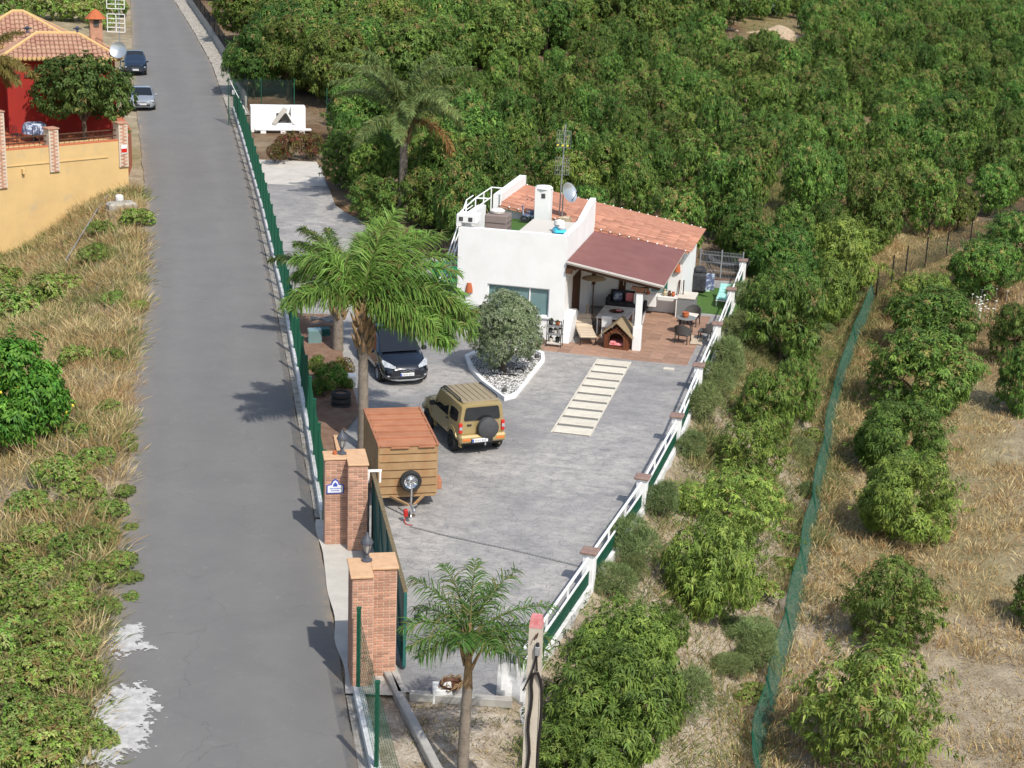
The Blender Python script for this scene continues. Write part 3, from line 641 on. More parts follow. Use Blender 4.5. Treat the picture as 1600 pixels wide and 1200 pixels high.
# ------------------------------------------------------------------ patio
pat = link('patio', MB().box((2.2, 2.3, -.03), (6.4, 8.0, .05)).mesh('patio', 'grout'), None, HL(0, 0), HR, kind='structure')
pt = MB().box((0, 0, 0), (.525, .525, .02), bev=.006).mesh('floor_tile', 'terracotta_floor')
for i in range(12):
    for j in range(15):
        a = -.72 + i * .533; bq = -1.43 + j * .533
        if a < .5 and bq > .0: continue
        o = link('floor_tile', pt, pat, (a, bq, .002 + random.uniform(0, .003)))
pv = MB().box((0, 0, 0), (.5, .74, .02), bev=.006).mesh('paving_slab', 'stamped_concrete')
tf = link('artificial_turf', MB().box((5.35, 9.3, .0), (2.1, 5.0, .05)).mesh('artificial_turf', 'turf'), None, HL(0, 0), HR, kind='structure')
link('garden_soil', MB().box((5.2, 12.9, -.03), (2.6, 2.6, .06)).mesh('garden_soil', 'soil'), None, HL(0, 0), HR, kind='structure')
tag(MB().box((0, 0, .02), (.42, .26, .04), bev=.005).build('drain_cover', 'slab_white', None, at(1045, 577, 0), HR), 'small white drain cover at the patio edge near the fence', 'drain cover')

def four_legs(t, xs, ys, h, r, mat, name='leg', splay=0.0):
    for x in xs:
        for y in ys:
            MB().tube([(x * (1 + splay), y * (1 + splay), 0), (x, y, h)], r, 6).build(name, mat, t)
# plant rack
p = at(866, 541, 0)
t = thing('plant_rack', 'dark wheeled plant rack with pots at the right end of the house front', 'plant rack', (p[0], p[1], .012), HR)
b = MB()
for x in (-.3, .3):
    for y in (-.17, .17): b.tube([(x, y, .0), (x, y, 1.1)], .018, 5)
b.tube([(-.3, -.17, 1.1), (.3, -.17, 1.1)], .018, 5); b.build('frame', 'black_plastic', t)
for z, mt_ in ((.14, 'plastic_beige'), (.52, 'plastic_grey'), (.86, 'plastic_grey')):
    MB().box((0, 0, z), (.6, .36, .05)).build('shelf', mt_, t)
k = 0
for z, x, c, h in ((.165, -.15, 'plastic_beige', .18), (.165, .12, 'black_plastic', .2), (.545, -.18, 'rock_dark', .16), (.545, .02, 'cushion_white', .16), (.545, .2, 'cushion_white', .2), (.885, -.17, 'wicker', .2), (.885, .1, 'clay', .16)):
    o = thing('flower_pot', ['beige pot at left on the lowest shelf of the plant rack', 'black pot at right on the lowest shelf of the plant rack', 'dark pot at left on the middle shelf of the plant rack', 'pale pot in the middle of the rack\'s middle shelf', 'pale pot at right on the middle shelf of the plant rack', 'woven pot on the top shelf of the plant rack', 'clay pot on the top shelf of the plant rack'][k], 'flower pot', Vector((p[0], p[1], .012 + z)) + Matrix.Rotation(HR, 3, 'Z') @ Vector((x, 0, 0)), HR, 'pots on the plant rack'); k += 1
    MB().lathe([(0, 0), (.07, 0), (.1, h), (.08, h), (.07, h - .03), (0, h - .03)], 10).build('pot', c, o)
    P_ = np.zeros((40, 3)) + [0, 0, h - .03]; D_ = unit(rng.normal(size=(40, 3)) + [0, 0, 1.2]); V_, F_, C_ = leaf_arrays(P_, D_, unit(rng.normal(size=(40, 3))), rng.uniform(.1, .2, 40), np.full(40, .035), np.tile([.07, .12, .04], (40, 1)))
    link('foliage', npmesh('foliage', V_, F_, 'leaf_dull', C_), o)
# lounger
def lounger(t, fabric, frame, L=1.95, w=.62, back=.75, rise=.5):
    y0 = -L / 2; hinge = L / 2 - back
    def cush(p0, p1, nseg):
        for i in range(nseg):
            a, c = i / nseg, (i + 1) / nseg; q0 = Vector(p0).lerp(Vector(p1), a + .012); q1 = Vector(p0).lerp(Vector(p1), c - .012); d = q1 - q0; an = math.atan2(d.z, d.y)
            m.box((0, 0, 0), (w, d.length, .09), bev=.03, M=Matrix.Translation((q0 + q1) / 2) @ Matrix.Rotation(an, 4, 'X'))
    m = MB(); cush((0, y0, .36), (0, hinge, .36), 4); m.build('seat_cushion', fabric, t)
    m = MB(); cush((0, hinge, .36), (0, L / 2 - .1, .36 + rise), 3); m.build('back_cushion', fabric, t)
    m = MB()
    for x in (-w / 2 + .03, w / 2 - .03): m.tube([(x, y0, .29), (x, L / 2 - .05, .29)], .022, 6); m.tube([(x, hinge, .29), (x, L / 2 - .12, .29 + rise)], .018, 6)
    m.tube([(-w / 2, y0, .29), (w / 2, y0, .29)], .022, 6); m.tube([(-w / 2, L / 2 - .06, .29), (w / 2, L / 2 - .06, .29)], .022, 6); m.build('frame', frame, t)
    four_legs(t, (-w / 2 + .04, w / 2 - .04), (y0 + .06, L / 2 - .2), .29, .02, frame)
t = on_house('sun_lounger', 'beige cushioned sun lounger standing half under the porch awning', 'sun lounger', .8, .7, .012, R(18)); lounger(t, 'cushion_beige', 'black_plastic', L=2.2, w=.7, rise=.45)
t = thing('sun_lounger', 'pale aqua sun lounger on the artificial turf beside the fence', 'sun lounger', (*at(1133, 473, 0)[:2], .03), R(-12)); lounger(t, 'cushion_aqua', 'white_metal', L=2.0, w=.72, rise=.28)
# dog kennel
p = at(967, 545, 0); t = thing('dog_kennel', 'brown wooden dog kennel with pitched roof beside the porch column', 'dog kennel', (p[0], p[1] + .35, .012), HR + R(-3))
for i in range(9):
    x = -.45 + i * .1125; h = .55 + (.5 - abs(x)) * .75
    if abs(x) < .28: MB().box((x, -.5, .06), (.108, .03, .12)).build('front_board', 'wood_kennel', t); MB().box((x, -.5, (h + .66) / 2), (.108, .03, h - .66)).build('front_board', 'wood_kennel', t)
    else: MB().box((x, -.5, h / 2), (.108, .03, h)).build('front_board', 'wood_kennel', t)
    MB().box((x, .5, h / 2), (.108, .03, h)).build('back_board', 'wood_kennel', t)
for s in (-1, 1):
    for i in range(5): MB().box((s * .5, 0, .06 + i * .115), (.03, 1.0, .105)).build('side_board', 'wood_kennel', t)
    MB().slab((s * .68, -.62, .52), (s * .68, .62, .52), (0, .62, 1.12), (0, -.62, 1.12), .04 * -s).build('roof_panel', 'felt', t)
MB().box((0, 0, .03), (1.0, 1.0, .05)).build('floor_board', 'wood_kennel', t)
b = MB(); b.tube([(.3 * math.cos(a), -.52, .45 + .25 * math.sin(a)) for a in np.linspace(0, math.pi, 9)], .02, 5); b.tube([(-.3, -.52, .12), (-.3, -.52, .46)], .02, 5); b.tube([(.3, -.52, .12), (.3, -.52, .46)], .02, 5); b.build('door_trim', 'wood_dark', t)
b = MB(); b.box((0, 0, .12), (.75, .8, .13), bev=.05); b.box((-.2, -.25, .2), (.25, .3, .1), bev=.04); tag(b.build('pet_cushion', 'cushion_pink', None, (p[0], p[1] + .3, .06), HR), 'pink cushion inside the wooden dog kennel', 'cushion')
# dining table and seats
TC = at(962, 489, .75); t = thing('dining_table', 'large white marble topped dining table under the porch awning', 'table', (TC[0], TC[1], .012), HR)
MB().box((0, 0, .74), (1.35, 2.1, .05), bev=.015).build('table_top', 'white_worn', t); b = MB(); b.box((0, 0, .66), (1.2, 1.95, .1)); b.build('apron', 'wood_dark', t)
four_legs(t, (-.6, .6), (-.95, .95), .7, .035, 'white_metal')
o = thing('centrepiece', 'dark tray with a red cloth in the middle of the dining table', 'tray', (TC[0] + .05, TC[1] + .1, .78), HR); MB().lathe([(0, 0), (.25, 0), (.32, .04), (.3, .05), (.2, .02), (0, .02)], 14).build('tray', 'wood_dark', o); MB().box((.08, 0, .07), (.25, .16, .07), bev=.03).build('cloth', 'cushion_pink', o)
def chair(label, x, y, rz, fab, frame, z=.012, arms=False):
    t = thing('chair', label, 'chair', Vector((TC[0], TC[1], z)) + Matrix.Rotation(HR, 3, 'Z') @ Vector((x, y, 0)), HR + rz, 'chairs around the porch dining table')
    MB().box((0, 0, .45), (.46, .46, .06), bev=.02).build('seat', fab, t)
    MB().box((0, .22, .75), (.44, .05, .5), bev=.03, M=Matrix.Rotation(R(-6), 4, 'X')).build('backrest', fab, t); four_legs(t, (-.2, .2), (-.2, .2), .43, .02, frame, splay=.1)
chair('white metal chair on the near side of the porch dining table', -.1, -1.25, R(180), 'white_metal', 'white_metal')
chair('pale padded chair at the left end of the porch dining table', -.95, .15, R(90), 'cushion_beige', 'white_metal')
chair('white chair at the right of the porch dining table behind the kennel', .95, -.3, R(-90), 'cushion_white', 'white_metal')
t = on_house('garden_sofa', 'dark cushioned sofa against the back wall of the porch', 'sofa', 1.7, 5.75, .012)
MB().box((0, 0, .3), (1.6, .7, .3), bev=.05).build('seat', 'cloth_dark', t); MB().box((0, .3, .65), (1.6, .16, .5), bev=.05).build('backrest', 'cloth_dark', t)
for x in (-.85, .85): MB().box((x, 0, .4), (.14, .72, .5), bev=.04).build('armrest', 'cloth_dark', t)
for i, (x, c) in enumerate(((-.45, 'towel'), (.1, 'cushion_pink'), (.5, 'cushion_beige'))):
    tag(MB().box((0, 0, .2), (.4, .14, .4), bev=.06).build('sofa_cushion', c, None, HL(1.7 + x, 5.78, .47), HR), ['blue cushion on the dark porch sofa', 'pink cushion on the dark porch sofa', 'beige cushion on the dark porch sofa'][i], 'cushion', 'cushions on the porch sofa')
t = on_house('patio_heater', 'slim patio heater with a wide shade under the porch awning', 'patio heater', .62, 3.1, .012)
b = MB(); b.lathe([(0, 0), (.22, 0), (.22, .08), (.06, .16), (.03, .2)], 14); b.build('base', 'steel_grey', t); MB().tube([(0, 0, .15), (0, 0, 1.9)], .025, 8).build('pole', 'wood_dark', t)
MB().lathe([(.07, 1.75), (.1, 1.95), (.07, 2.0), (.02, 2.0)], 12).build('burner', 'wood_dark', t); MB().lathe([(.52, 2.0), (.46, 2.06), (.15, 2.14), (0, 2.17)], 20).build('shade', 'macrame', t); MB().lathe([(.1, 2.17), (.05, 2.4), (.0, 2.62)], 8).build('finial', 'wood_dark', t)
t = on_house('wall_hanging', 'cream macrame wall hanging above the dark porch sofa', 'wall hanging', 2.0, 6.2, 1.1)
MB().tube([(-.62, 0, 1.3), (.62, 0, 1.3)], .02, 6).build('rod', 'wood_dark', t); b = MB(); b.prism([(-.45, 1.28), (.5, 1.28), (.5, .8), (.2, .92), (0, .78), (-.2, .9), (-.45, .8)], -.02, .0, M=AXB); b.build('woven_panel', 'macrame', t)
for i in range(9): MB().tube([(-.58 + i * .145, -.03, 1.28), (-.58 + i * .145, -.03, .0)], .018, 5).build('cord', 'cord', t)
t = on_house('sideboard', 'white sideboard along the back wall to the right of the porch table', 'sideboard', 3.0, 5.85, .012)
MB().box((-.5, 0, .62), (1.0, .5, .5), bev=.01).build('body', 'white', t); MB().box((.5, 0, .85), (.9, .5, .05), bev=.01).build('counter', 'white', t); four_legs(t, (-.92, .9), (-.2, .2), .83, .022, 'white_metal')
for i, (x, c, h) in enumerate(((-.65, 'clay', .16), (-.4, 'clay', .15), (.35, 'macrame', .3), (.55, 'wood_dark', .25), (.72, 'clay', .22))):
    tag(MB().lathe([(0, 0), (.06, 0), (.1, h * .5), (.05, h * .8), (.07, h), (0, h)], 12).build('vase', c, None, HL(3.0 + x, 5.8, .887), HR), ['squat terracotta vase at the left end of the porch sideboard', 'second terracotta vase from the left on the porch sideboard', 'tall straw coloured vase on the porch sideboard', 'dark brown vase on the porch sideboard', 'terracotta vase at the right end of the porch sideboard'][i], 'vase', 'vases on the porch sideboard')
# storage box
p = at(1062, 489, 0); t = thing('storage_box', 'grey garden storage box with beige lid at the house corner', 'storage box', (p[0] + .25, p[1] - .3, .012), HR)
MB().box((0, 0, .42), (.78, 1.1, .84), bev=.02).build('body', 'plastic_grey', t); MB().box((0, 0, .88), (.84, 1.16, .08), bev=.02).build('lid', 'plastic_beige', t)
# wicker set
def wicker_chair(label, px, py, rz, cushion):
    q = at(px, py, 0); t = thing('wicker_armchair', label, 'armchair', (q[0], q[1], .012), rz, 'wicker armchairs by the fence')
    b = MB(); n = 14; vs = []
    for i in range(n + 1):
        a = math.pi * (-.12 + 1.24 * i / n); h = .58 + .26 * max(0, math.sin(a)) ; vs += [(.34 * math.cos(a), .3 * math.sin(a), .4), (.38 * math.cos(a), .34 * math.sin(a), h), (.34 * math.cos(a), .3 * math.sin(a), h), (.3 * math.cos(a), .26 * math.sin(a), .4)]
    fs = [(4 * i + k, 4 * i + 4 + k, 4 * i + 4 + (k + 1) % 4, 4 * i + (k + 1) % 4) for i in range(n) for k in range(4)]
    b.add(vs, fs, 0, True); b.build('backrest', 'wicker', t)
    MB().box((0, -.04, .38), (.6, .56, .07), bev=.02).build('seat', 'wicker', t)
    if cushion: MB().box((0, -.04, .45), (.5, .48, .08), bev=.03).build('cushion', cushion, t)
    four_legs(t, (-.25, .25), (-.28, .22), .36, .022, 'black_plastic', splay=.1)
wicker_chair('grey wicker armchair with pale seat pad beyond the round garden table', 1081, 508, HR + R(-10), 'cushion_white')
wicker_chair('grey wicker armchair on the near side of the round garden table', 1066, 536, HR + R(170), None)
wicker_chair('dark wicker armchair pushed against the white terrace fence', 1103, 531, HR + R(-95), None)
p = at(1070, 521, 0); t = thing('garden_table', 'round grey wicker garden table between the armchairs', 'table', (p[0], p[1], .012), HR)
MB().lathe([(0, .66), (.42, .66), (.43, .68), (.42, .7), (0, .7)], 20).build('table_top', 'plastic_grey', t); four_legs(t, (-.22, .22), (-.22, .22), .66, .022, 'black_plastic', splay=.25)
o = tag(MB().lathe([(0, 0), (.1, 0), (.15, .1), (.13, .2), (.15, .22), (.11, .22), (0, .2)], 14).build('clay_pot', 'clay', None, (p[0] - .02, p[1], .714)), 'orange clay pot on the round garden table', 'pot')
b = MB(); b.box((0, 0, .02), (.5, 1.3, .03), bev=.01); q = at(1088, 533, 0); tag(b.build('folded_towel', 'cushion_beige', None, (q[0], q[1], .03), HR + .1), 'beige towel lying on the paving beside the wicker armchairs', 'towel')
# covered barbecue with towel, mat, hammock
p = at(1092, 459, 0); t = thing('barbecue', 'black covered barbecue beside the right wall of the house', 'barbecue', (p[0], p[1] + .3, 0), HR)
b = MB(); b.box((0, 0, .5), (.75, .6, .9), bev=.1); b.box((0, .05, 1.05), (.62, .45, .4), bev=.15); b.build('cover', 'cloth_dark', t)
tag(MB().box((0, 0, .45), (.4, .06, .8), bev=.02).build('hanging_towel', 'towel', None, HL(4.9, 9.6, .35), HR), 'blue and white towel hung over the black barbecue cover', 'towel')
q = at(1092, 453, 0); tag(MB().box((0, 0, .03), (.95, .9, .04), bev=.01).build('play_mat', 'mat_green', None, (q[0], q[1], .03), HR + .2), 'pale green patterned mat on the turf in front of the barbecue', 'mat')
p = at(1135, 432, 0); t = thing('hammock', 'black sling hammock in front of the back fence', 'hammock', (p[0], p[1], .03), HR)
vs = []; n = 12
for i in range(n + 1):
    x = -1.0 + 2.0 * i / n; zc = .35 + .35 * (x / 1.0) ** 2
    for j in range(5):
        y = -.4 + .2 * j; vs.append((x, y, zc + .25 * (y / .4) ** 2))
MB().add(vs, [(i * 5 + j, (i + 1) * 5 + j, (i + 1) * 5 + j + 1, i * 5 + j + 1) for i in range(n) for j in range(4)], 0, True).build('sling', 'cloth_dark', t)
b = MB()
for s in (-1, 1): b.tube([(s * .7, -.5, .02), (s * 1.1, 0, .85)], .03, 6); b.tube([(s * .7, .5, .02), (s * 1.1, 0, .85)], .03, 6)
b.tube([(-.7, -.5, .03), (.7, -.5, .03)], .03, 6); b.build('stand', 'black_plastic', t)
t = on_house('garden_parasol', 'closed slim parasols leaning on the white wall beside the storage box', 'parasol', 4.0, 6.2, .012)
for x in (-.1, .12): b = MB(); b.tube([(x, -.12, 0), (x * .8, .05, 1.55)], [.02, .03], 6); b.build('pole', 'wood_dark', t)

# ------------------------------------------------------------------ stepping slabs, gravel bed, olive bed kerb
P0, P1, Q0, Q1 = [at(x, y, 0) for x, y in ((860, 675), (923, 683), (930, 560), (990, 567))]
pd = (np.array(Q0) + Q1 - P0 - P1) / 2; Lp = np.linalg.norm(pd); an = math.atan2(pd[1], pd[0]) - math.pi / 2; pw = 1.38
t = thing('slab_path', 'path of white slabs with dark gaps leading to the patio', 'path', (*((np.array(P0) + P1) / 2)[:2], 0), an)
bme = MB().box((0, 0, .02), (pw - .1, .68, .035), bev=.012).mesh('slab', 'slab_white')
MB().box((0, Lp / 2, .0), (pw, Lp, .02)).build('gravel_base', 'gravel_grey', t)
for s in (-1, 1): MB().box((s * (pw / 2 - .02), Lp / 2, .014), (.05, Lp, .03)).build('edging', 'slab_white', t)
for i in range(10): link('slab', bme, t, (0, .4 + i * (Lp - .8) / 9, 0))

BED = [at(x, y, 0)[:2] for x, y in ((732, 578), (752, 600), (788, 627), (806, 622), (851, 566), (850, 556), (838, 551), (762, 545), (726, 560))]
bc = np.mean(BED, 0)
t = thing('gravel_bed', 'white kerbed bed of white pebbles around the olive tree', 'flower bed', (bc[0], bc[1], 0))
loc = [p_ - bc for p_ in BED]; inn = [p_ * (1 - .2 / max(.3, np.linalg.norm(p_))) for p_ in loc]
b = MB(); n = len(loc)
for i in range(n):
    a, c, d, e = loc[i], loc[(i + 1) % n], inn[(i + 1) % n], inn[i]; H_ = .16
    b.add([(*a, 0), (*c, 0), (*d, 0), (*e, 0), (*a, H_), (*c, H_), (*d, H_), (*e, H_)], [(4, 5, 6, 7), (0, 1, 5, 4), (2, 3, 7, 6)])
b.build('kerb', 'white', t)
MB().add([(*q, .07) for q in inn], [tuple(range(n))]).build('gravel_base', 'gravel_grey', t)
def inpoly(x, y, P_):
    c = False; j = len(P_) - 1
    for i in range(len(P_)):
        if (P_[i][1] > y) != (P_[j][1] > y) and x < (P_[j][0] - P_[i][0]) * (y - P_[i][1]) / (P_[j][1] - P_[i][1]) + P_[i][0]: c = not c
        j = i
    return c
pb = MB()
for i in range(9000):
    x, y = random.uniform(-3, 3), random.uniform(-4.5, 4.5)
    if not inpoly(x, y, inn): continue
    if math.hypot(x - .1, y - .3) < .35: continue
    r = random.uniform(.022, .05); T = Matrix.Translation((x, y, .08 + random.uniform(0, .02))) @ Matrix.Rotation(random.uniform(0, 6), 4, 'Z')
    pb.add([(r, 0, 0), (0, r * .8, 0), (-r, 0, 0), (0, -r * .8, 0), (0, 0, r * .7)], [(0, 1, 4), (1, 2, 4), (2, 3, 4), (3, 0, 4)], 0, True, T)
pb.build('pebbles', 'pebble', t, kind='stuff', sharp=80)
for i, (px, py) in enumerate(((829, 563), (839, 558), (788, 611))):
    q = at(px, py, .1); m = MB(); m.lathe([(0, 0), (.12, .01), (.1, .1), (.04, .15), (0, .16)], 6, sm=False); tag(m.build('dark_stone', 'rock_dark', None, (q[0], q[1], .09), i * 1.3), ['dark stone in the white pebbles near the plant rack corner', 'flat dark stone at the far right corner of the pebble bed', 'dark pointed stone near the front tip of the pebble bed'][i], 'stone', 'dark stones in the pebble bed')
# drip hose coil round the olive
# ------------------------------------------------------------------ white terrace fence along the right edge
t = thing('terrace_fence', 'white railed terrace fence with brown capped posts and green mesh', 'fence')
for i, (x, y) in list(enumerate(POST))[1:]:
    nx_, ny_ = POST[min(i + 1, len(POST) - 1)]; px_, py_ = POST[max(i - 1, 0)]; a = math.atan2(ny_ - py_, nx_ - px_) - math.pi / 2
    q = MB().box((x, y, .12), (.32, .32, 1.72), rz=a, bev=.015).build('post', 'white', t)
    MB().box((x, y, 1.02), (.46, .46, .08), rz=a, bev=.02).build('post_cap', 'cap_brown', q)
for (x0, y0), (x1, y1) in zip(POST[:-1], POST[1:]):
    a = Vector((x0, y0, 0)); c = Vector((x1, y1, 0)); d = (c - a).normalized(); nrm = Vector((d.y, -d.x, 0)); a2 = a + d * .17; c2 = c - d * .17
    ang = math.atan2(d.y, d.x); mid = (a + c) / 2; L = (c2 - a2).length
    MB().box((mid.x + nrm.x * .04, mid.y + nrm.y * .04, -.45), (L, .22, 1.1), rz=ang, bev=.01).build('plinth', 'white_worn', t)
    MB().box((mid.x, mid.y, .88), (L, .07, .06), rz=ang, bev=.01).build('top_rail', 'white_metal', t)
    MB().box((mid.x + nrm.x * .03, mid.y + nrm.y * .03, .56), (L, .05, .04), rz=ang).build('lower_rail', 'white_metal', t)
    for k in (1 / 3, 2 / 3): p = a2.lerp(c2, k); MB().box((p.x, p.y, .48), (.045, .045, .76), rz=ang).build('stanchion', 'white_metal', t)
    m = MB(); k = int(L / .06)
    for i in range(k):
        p = a2.lerp(c2, (i + .5) / k) + nrm * .05; m.box((p.x, p.y, .33), (.012, .012, .44), rz=ang)
    for z in (.14, .22, .3, .38, .46, .53): p = mid + nrm * .05; m.box((p.x, p.y, z), (L, .012, .012), rz=ang)
    m.build('mesh_panel', 'fence_green', t)
# back fence of grey wire panels
A_, B_ = HL(3.9, 13.9), (POST[-1][0], POST[-1][1], 0)
t = thing('wire_fence', 'grey welded wire fence closing the back of the turf terrace', 'fence')
a, c = Vector(A_), Vector(B_); d = c - a; ang = math.atan2(d.y, d.x); L = d.length; mid = (a + c) / 2; m = MB()
k = int(L / .07)
for i in range(k + 1): p = a.lerp(c, i / k); m.box((p.x, p.y, .65), (.012, .012, 1.3), rz=ang)
for z in (.05, .35, .38, .75, .78, 1.12, 1.15, 1.3): m.box((mid.x, mid.y, z), (L, .014, .014), rz=ang)
m.build('mesh_panel', 'steel_grey', t)
for i in range(3): p = a.lerp(c, i / 2); MB().box((p.x, p.y, .7), (.06, .06, 1.45), rz=ang).build('post', 'steel_grey', t)

# ------------------------------------------------------------------ green mesh fence along the road
def mesh_fence(t, ys, xf, h, zf, wall_h, post_r=.045, wall=True, sp=.08, wr=.006):
    for i, y in enumerate(ys):
        x = xf(y); z = zf(y); b = MB(); b.box((x, y, z + (h + .1) / 2), (.09, .09, h + .1)); q = b.build('post', 'fence_green', t)
        MB().box((x, y, z + h + .12), (.11, .11, .03)).build('post_cap', 'fence_green', q)
        if i == len(ys) - 1: break
        y2 = ys[i + 1]; x2 = xf(y2); z2 = zf(y2); d = Vector((x2 - x, y2 - y, z2 - z)); L = math.hypot(d.x, d.y); ang = math.atan2(d.y, d.x); m = MB()
        n = int(L / sp)
        for k in range(n):
            f = (k + .5) / n; m.box((x + d.x * f, y + d.y * f, z + d.z * f + wall_h + (h - wall_h) / 2), (wr, wr, h - wall_h), rz=ang)
        for zz in np.arange(wall_h + .03, h + .01, .2 if y < 50 else .3):
            m.tube([(x, y, z + zz), (x2, y2, z2 + zz)], .005, 4, caps=False, sm=False)
        m.build('mesh_panel', 'fence_green', t)
        if wall:
            a, c = Vector((x, y, z)), Vector((x2, y2, z2)); nn = Vector((-d.y, d.x, 0)).normalized() * .11
            w = MB(); T = Vector((0, 0, wall_h)); lo = Vector((0, 0, -.25))
            w.add([a - nn + lo, c - nn + lo, c + nn + lo, a + nn + lo, a - nn + T, c - nn + T, c + nn + T, a + nn + T], [(4, 5, 6, 7), (0, 1, 5, 4), (2, 3, 7, 6), (1, 2, 6, 5), (3, 0, 4, 7)])
            w.build('low_wall', 'white_worn', t)
t = thing('road_fence', 'long green mesh fence on a low white wall along the road', 'fence')
mesh_fence(t, list(np.arange(43.5, 114.2, 2.35)), FENX, 2.05, lambda y: float(zr(y)), .3)
t = thing('road_fence', 'short green mesh fence below the nearer brick gate pillar', 'fence')
mesh_fence(t, [33.05, 29.6, 26.1, 22.6], lambda y: FENX(y) + .02, 2.1, lambda y: float(zr(y)), .25, sp=.11, wr=.005)
p = (FENX(112.8), 112.8, float(zr(112.8)) + 1.5)
tag(MB().box((0, -.05, 0), (.36, .03, .3)).build('notice', 'plate_white', None, p, R(8)), 'small white notice at the far end of the green road fence', 'notice')
# kerb from the near pillar
t = thing('planter_kerb', 'pale concrete kerb running from the near gate pillar along the dirt bed', 'kerb')
for (ax, ay), (bx, by) in (((605, 1052), (690, 1215)), ((612, 1042), (628, 1085)), ((640, 1085), (800, 1096))):
    a, c = at(ax, ay, .05), at(bx, by, .05); d = c - a; mid = (a + c) / 2
    MB().box((mid[0], mid[1], .02), (float(np.linalg.norm(d)), .2, .22), rz=math.atan2(d[1], d[0]), bev=.02).build('kerb_block', 'concrete', t)

# ------------------------------------------------------------------ brick gate pillars
brick_me = MB().box((0, 0, 0), (.235, .03, .05), bev=.004).mesh('brick', 'brick')
def brick_pillar(label, loc, rz, rects, caprects, h, visible):
    t = thing('gate_pillar', label, 'pillar', loc, rz)
    b = MB()
    for x0, x1, y0, y1 in rects: b.box(((x0 + x1) / 2, (y0 + y1) / 2, h / 2 - .2), (x1 - x0, y1 - y0, h + .4))
    b.build('mortar_core', 'mortar', t)
    for x0, x1, y0, y1 in caprects: MB().box(((x0 + x1) / 2, (y0 + y1) / 2, h + .03), (x1 - x0, y1 - y0, .06), bev=.012).build('coping', 'coping', t)
    cnt = 0; rest = MB(); tm = MB().box((0, 0, 0), (.235, .03, .05), bev=.004); n = int((h + .1) / .068)
    for face, (ax, ay, bx, by) in enumerate(visible):
        L = math.hypot(bx - ax, by - ay); an = math.atan2(by - ay, bx - ax); k = max(1, int(round(L / .25)))
        for r in range(n):
            z = h - .045 - r * .068; off = .5 if r % 2 else 0
            for i in range(k + (1 if off else 0)):
                s0 = max(0, (i - off) * L / k); s1 = min(L, (i + 1 - off) * L / k)
                if s1 - s0 < .03: continue
                f = (s0 + s1) / 2 / L; sc = (s1 - s0 - .018) / .235; q = (ax + (bx - ax) * f, ay + (by - ay) * f, z)
                if cnt < 298:
                    o = link('brick', brick_me, t, q, an); o.scale = (sc, 1, 1); cnt += 1
                else:
                    rest.add(tm.v, tm.f, 0, False, Matrix.Translation(q) @ Matrix.Rotation(an, 4, 'Z') @ Matrix.Diagonal((sc, 1, 1, 1)))
    rest.build('bricks', 'brick', t, kind='stuff')
    return t
PR = R(11)
# far pillar: wing on the left, deeper part on the right coming forward
p1 = at(510, 838, 0)
P1o = Vector((-5.08, 41.55, 0))
brick_pillar('brick gate pillar with the house sign, behind the pale apron', P1o, PR, [(.02, .62, .12, .68), (.62, 1.14, -.38, .78)], [(-.03, .6, .07, .73), (.6, 1.18, -.43, .83)], 2.55,
             [(.02, .12, .62, .12), (.62, -.38, 1.14, -.38), (.62, .12, .62, -.38), (1.14, -.38, 1.14, .78), (.02, .68, .02, .12)])
P2o = Vector((-3.45, 33.35, 0))
brick_pillar('brick gate pillar nearest the camera, with a lantern on top', P2o, PR, [(.02, .5, .1, 1.1), (.5, 1.08, .55, 1.35)], [(-.03, .5, .05, 1.15), (.5, 1.13, .5, 1.4)], 2.75,
             [(.02, .1, .5, .1), (.5, .55, 1.08, .55), (.5, .1, .5, .55), (1.08, .55, 1.08, 1.35), (.02, 1.1, .02, .1)])
def lantern(label, loc):
    t = thing('lantern', label, 'lantern', loc, PR, 'lanterns on the gate pillars')
    MB().lathe([(0, 0), (.13, 0), (.13, .03), (.06, .06), (.04, .16), (.07, .2), (.05, .22)], 12).build('base', 'lantern', t)
    MB().lathe([(.06, .22), (.12, .42), (.12, .44), (.06, .44)], 8, sm=False).build('glass', 'lantern_glass', t)
    b = MB(); b.lathe([(.15, .44), (.15, .47), (.11, .55), (.05, .62), (.03, .7), (0, .72)], 12)
    for i in range(6): a = math.pi * i / 3; b.tube([(.07 * math.cos(a), .07 * math.sin(a), .22), (.13 * math.cos(a), .13 * math.sin(a), .45)], .01, 4)
    b.build('roof', 'lantern', t)
RP = Matrix.Rotation(PR, 3, 'Z')
lantern('black lantern on the far brick gate pillar', P1o + RP @ Vector((.5, .45, 0)) + Vector((0, 0, 2.612)))
lantern('black lantern on the near brick gate pillar', P2o + RP @ Vector((.42, .95, 0)) + Vector((0, 0, 2.812)))
tag(MB().lathe([(0, 0), (.06, 0), (.05, .1), (0, .12)], 10).build('ornament', 'clay', None, P1o + RP @ Vector((.3, .42, 0)) + Vector((0, 0, 2.612))), 'small clay ornament on the coping of the far brick pillar', 'ornament')
t = thing('house_sign', 'white ceramic house sign with a blue border on the far brick pillar', 'house sign', P1o + RP @ Vector((.29, .12, 0)) + Vector((0, 0, 1.72)), PR)
b = MB(); b.prism([(-.24, -.15), (.24, -.15), (.24, .1), (.12, .13), (.07, .24), (0, .28), (-.07, .24), (-.12, .13), (-.24, .1)], -.045, -.02, M=AXB); b.build('plaque', 'tile_blue', t)
b = MB(); b.prism([(-.21, -.12), (.21, -.12), (.21, .08), (.1, .1), (.05, .21), (0, .24), (-.05, .21), (-.1, .1), (-.21, .08)], -.05, -.046, M=AXB); b.build('glaze', 'plate_white', t)
b = MB(); b.prism([(-.06, .06), (.06, .06), (.06, .12), (0, .19), (-.06, .12)], -.054, -.051, M=AXB)
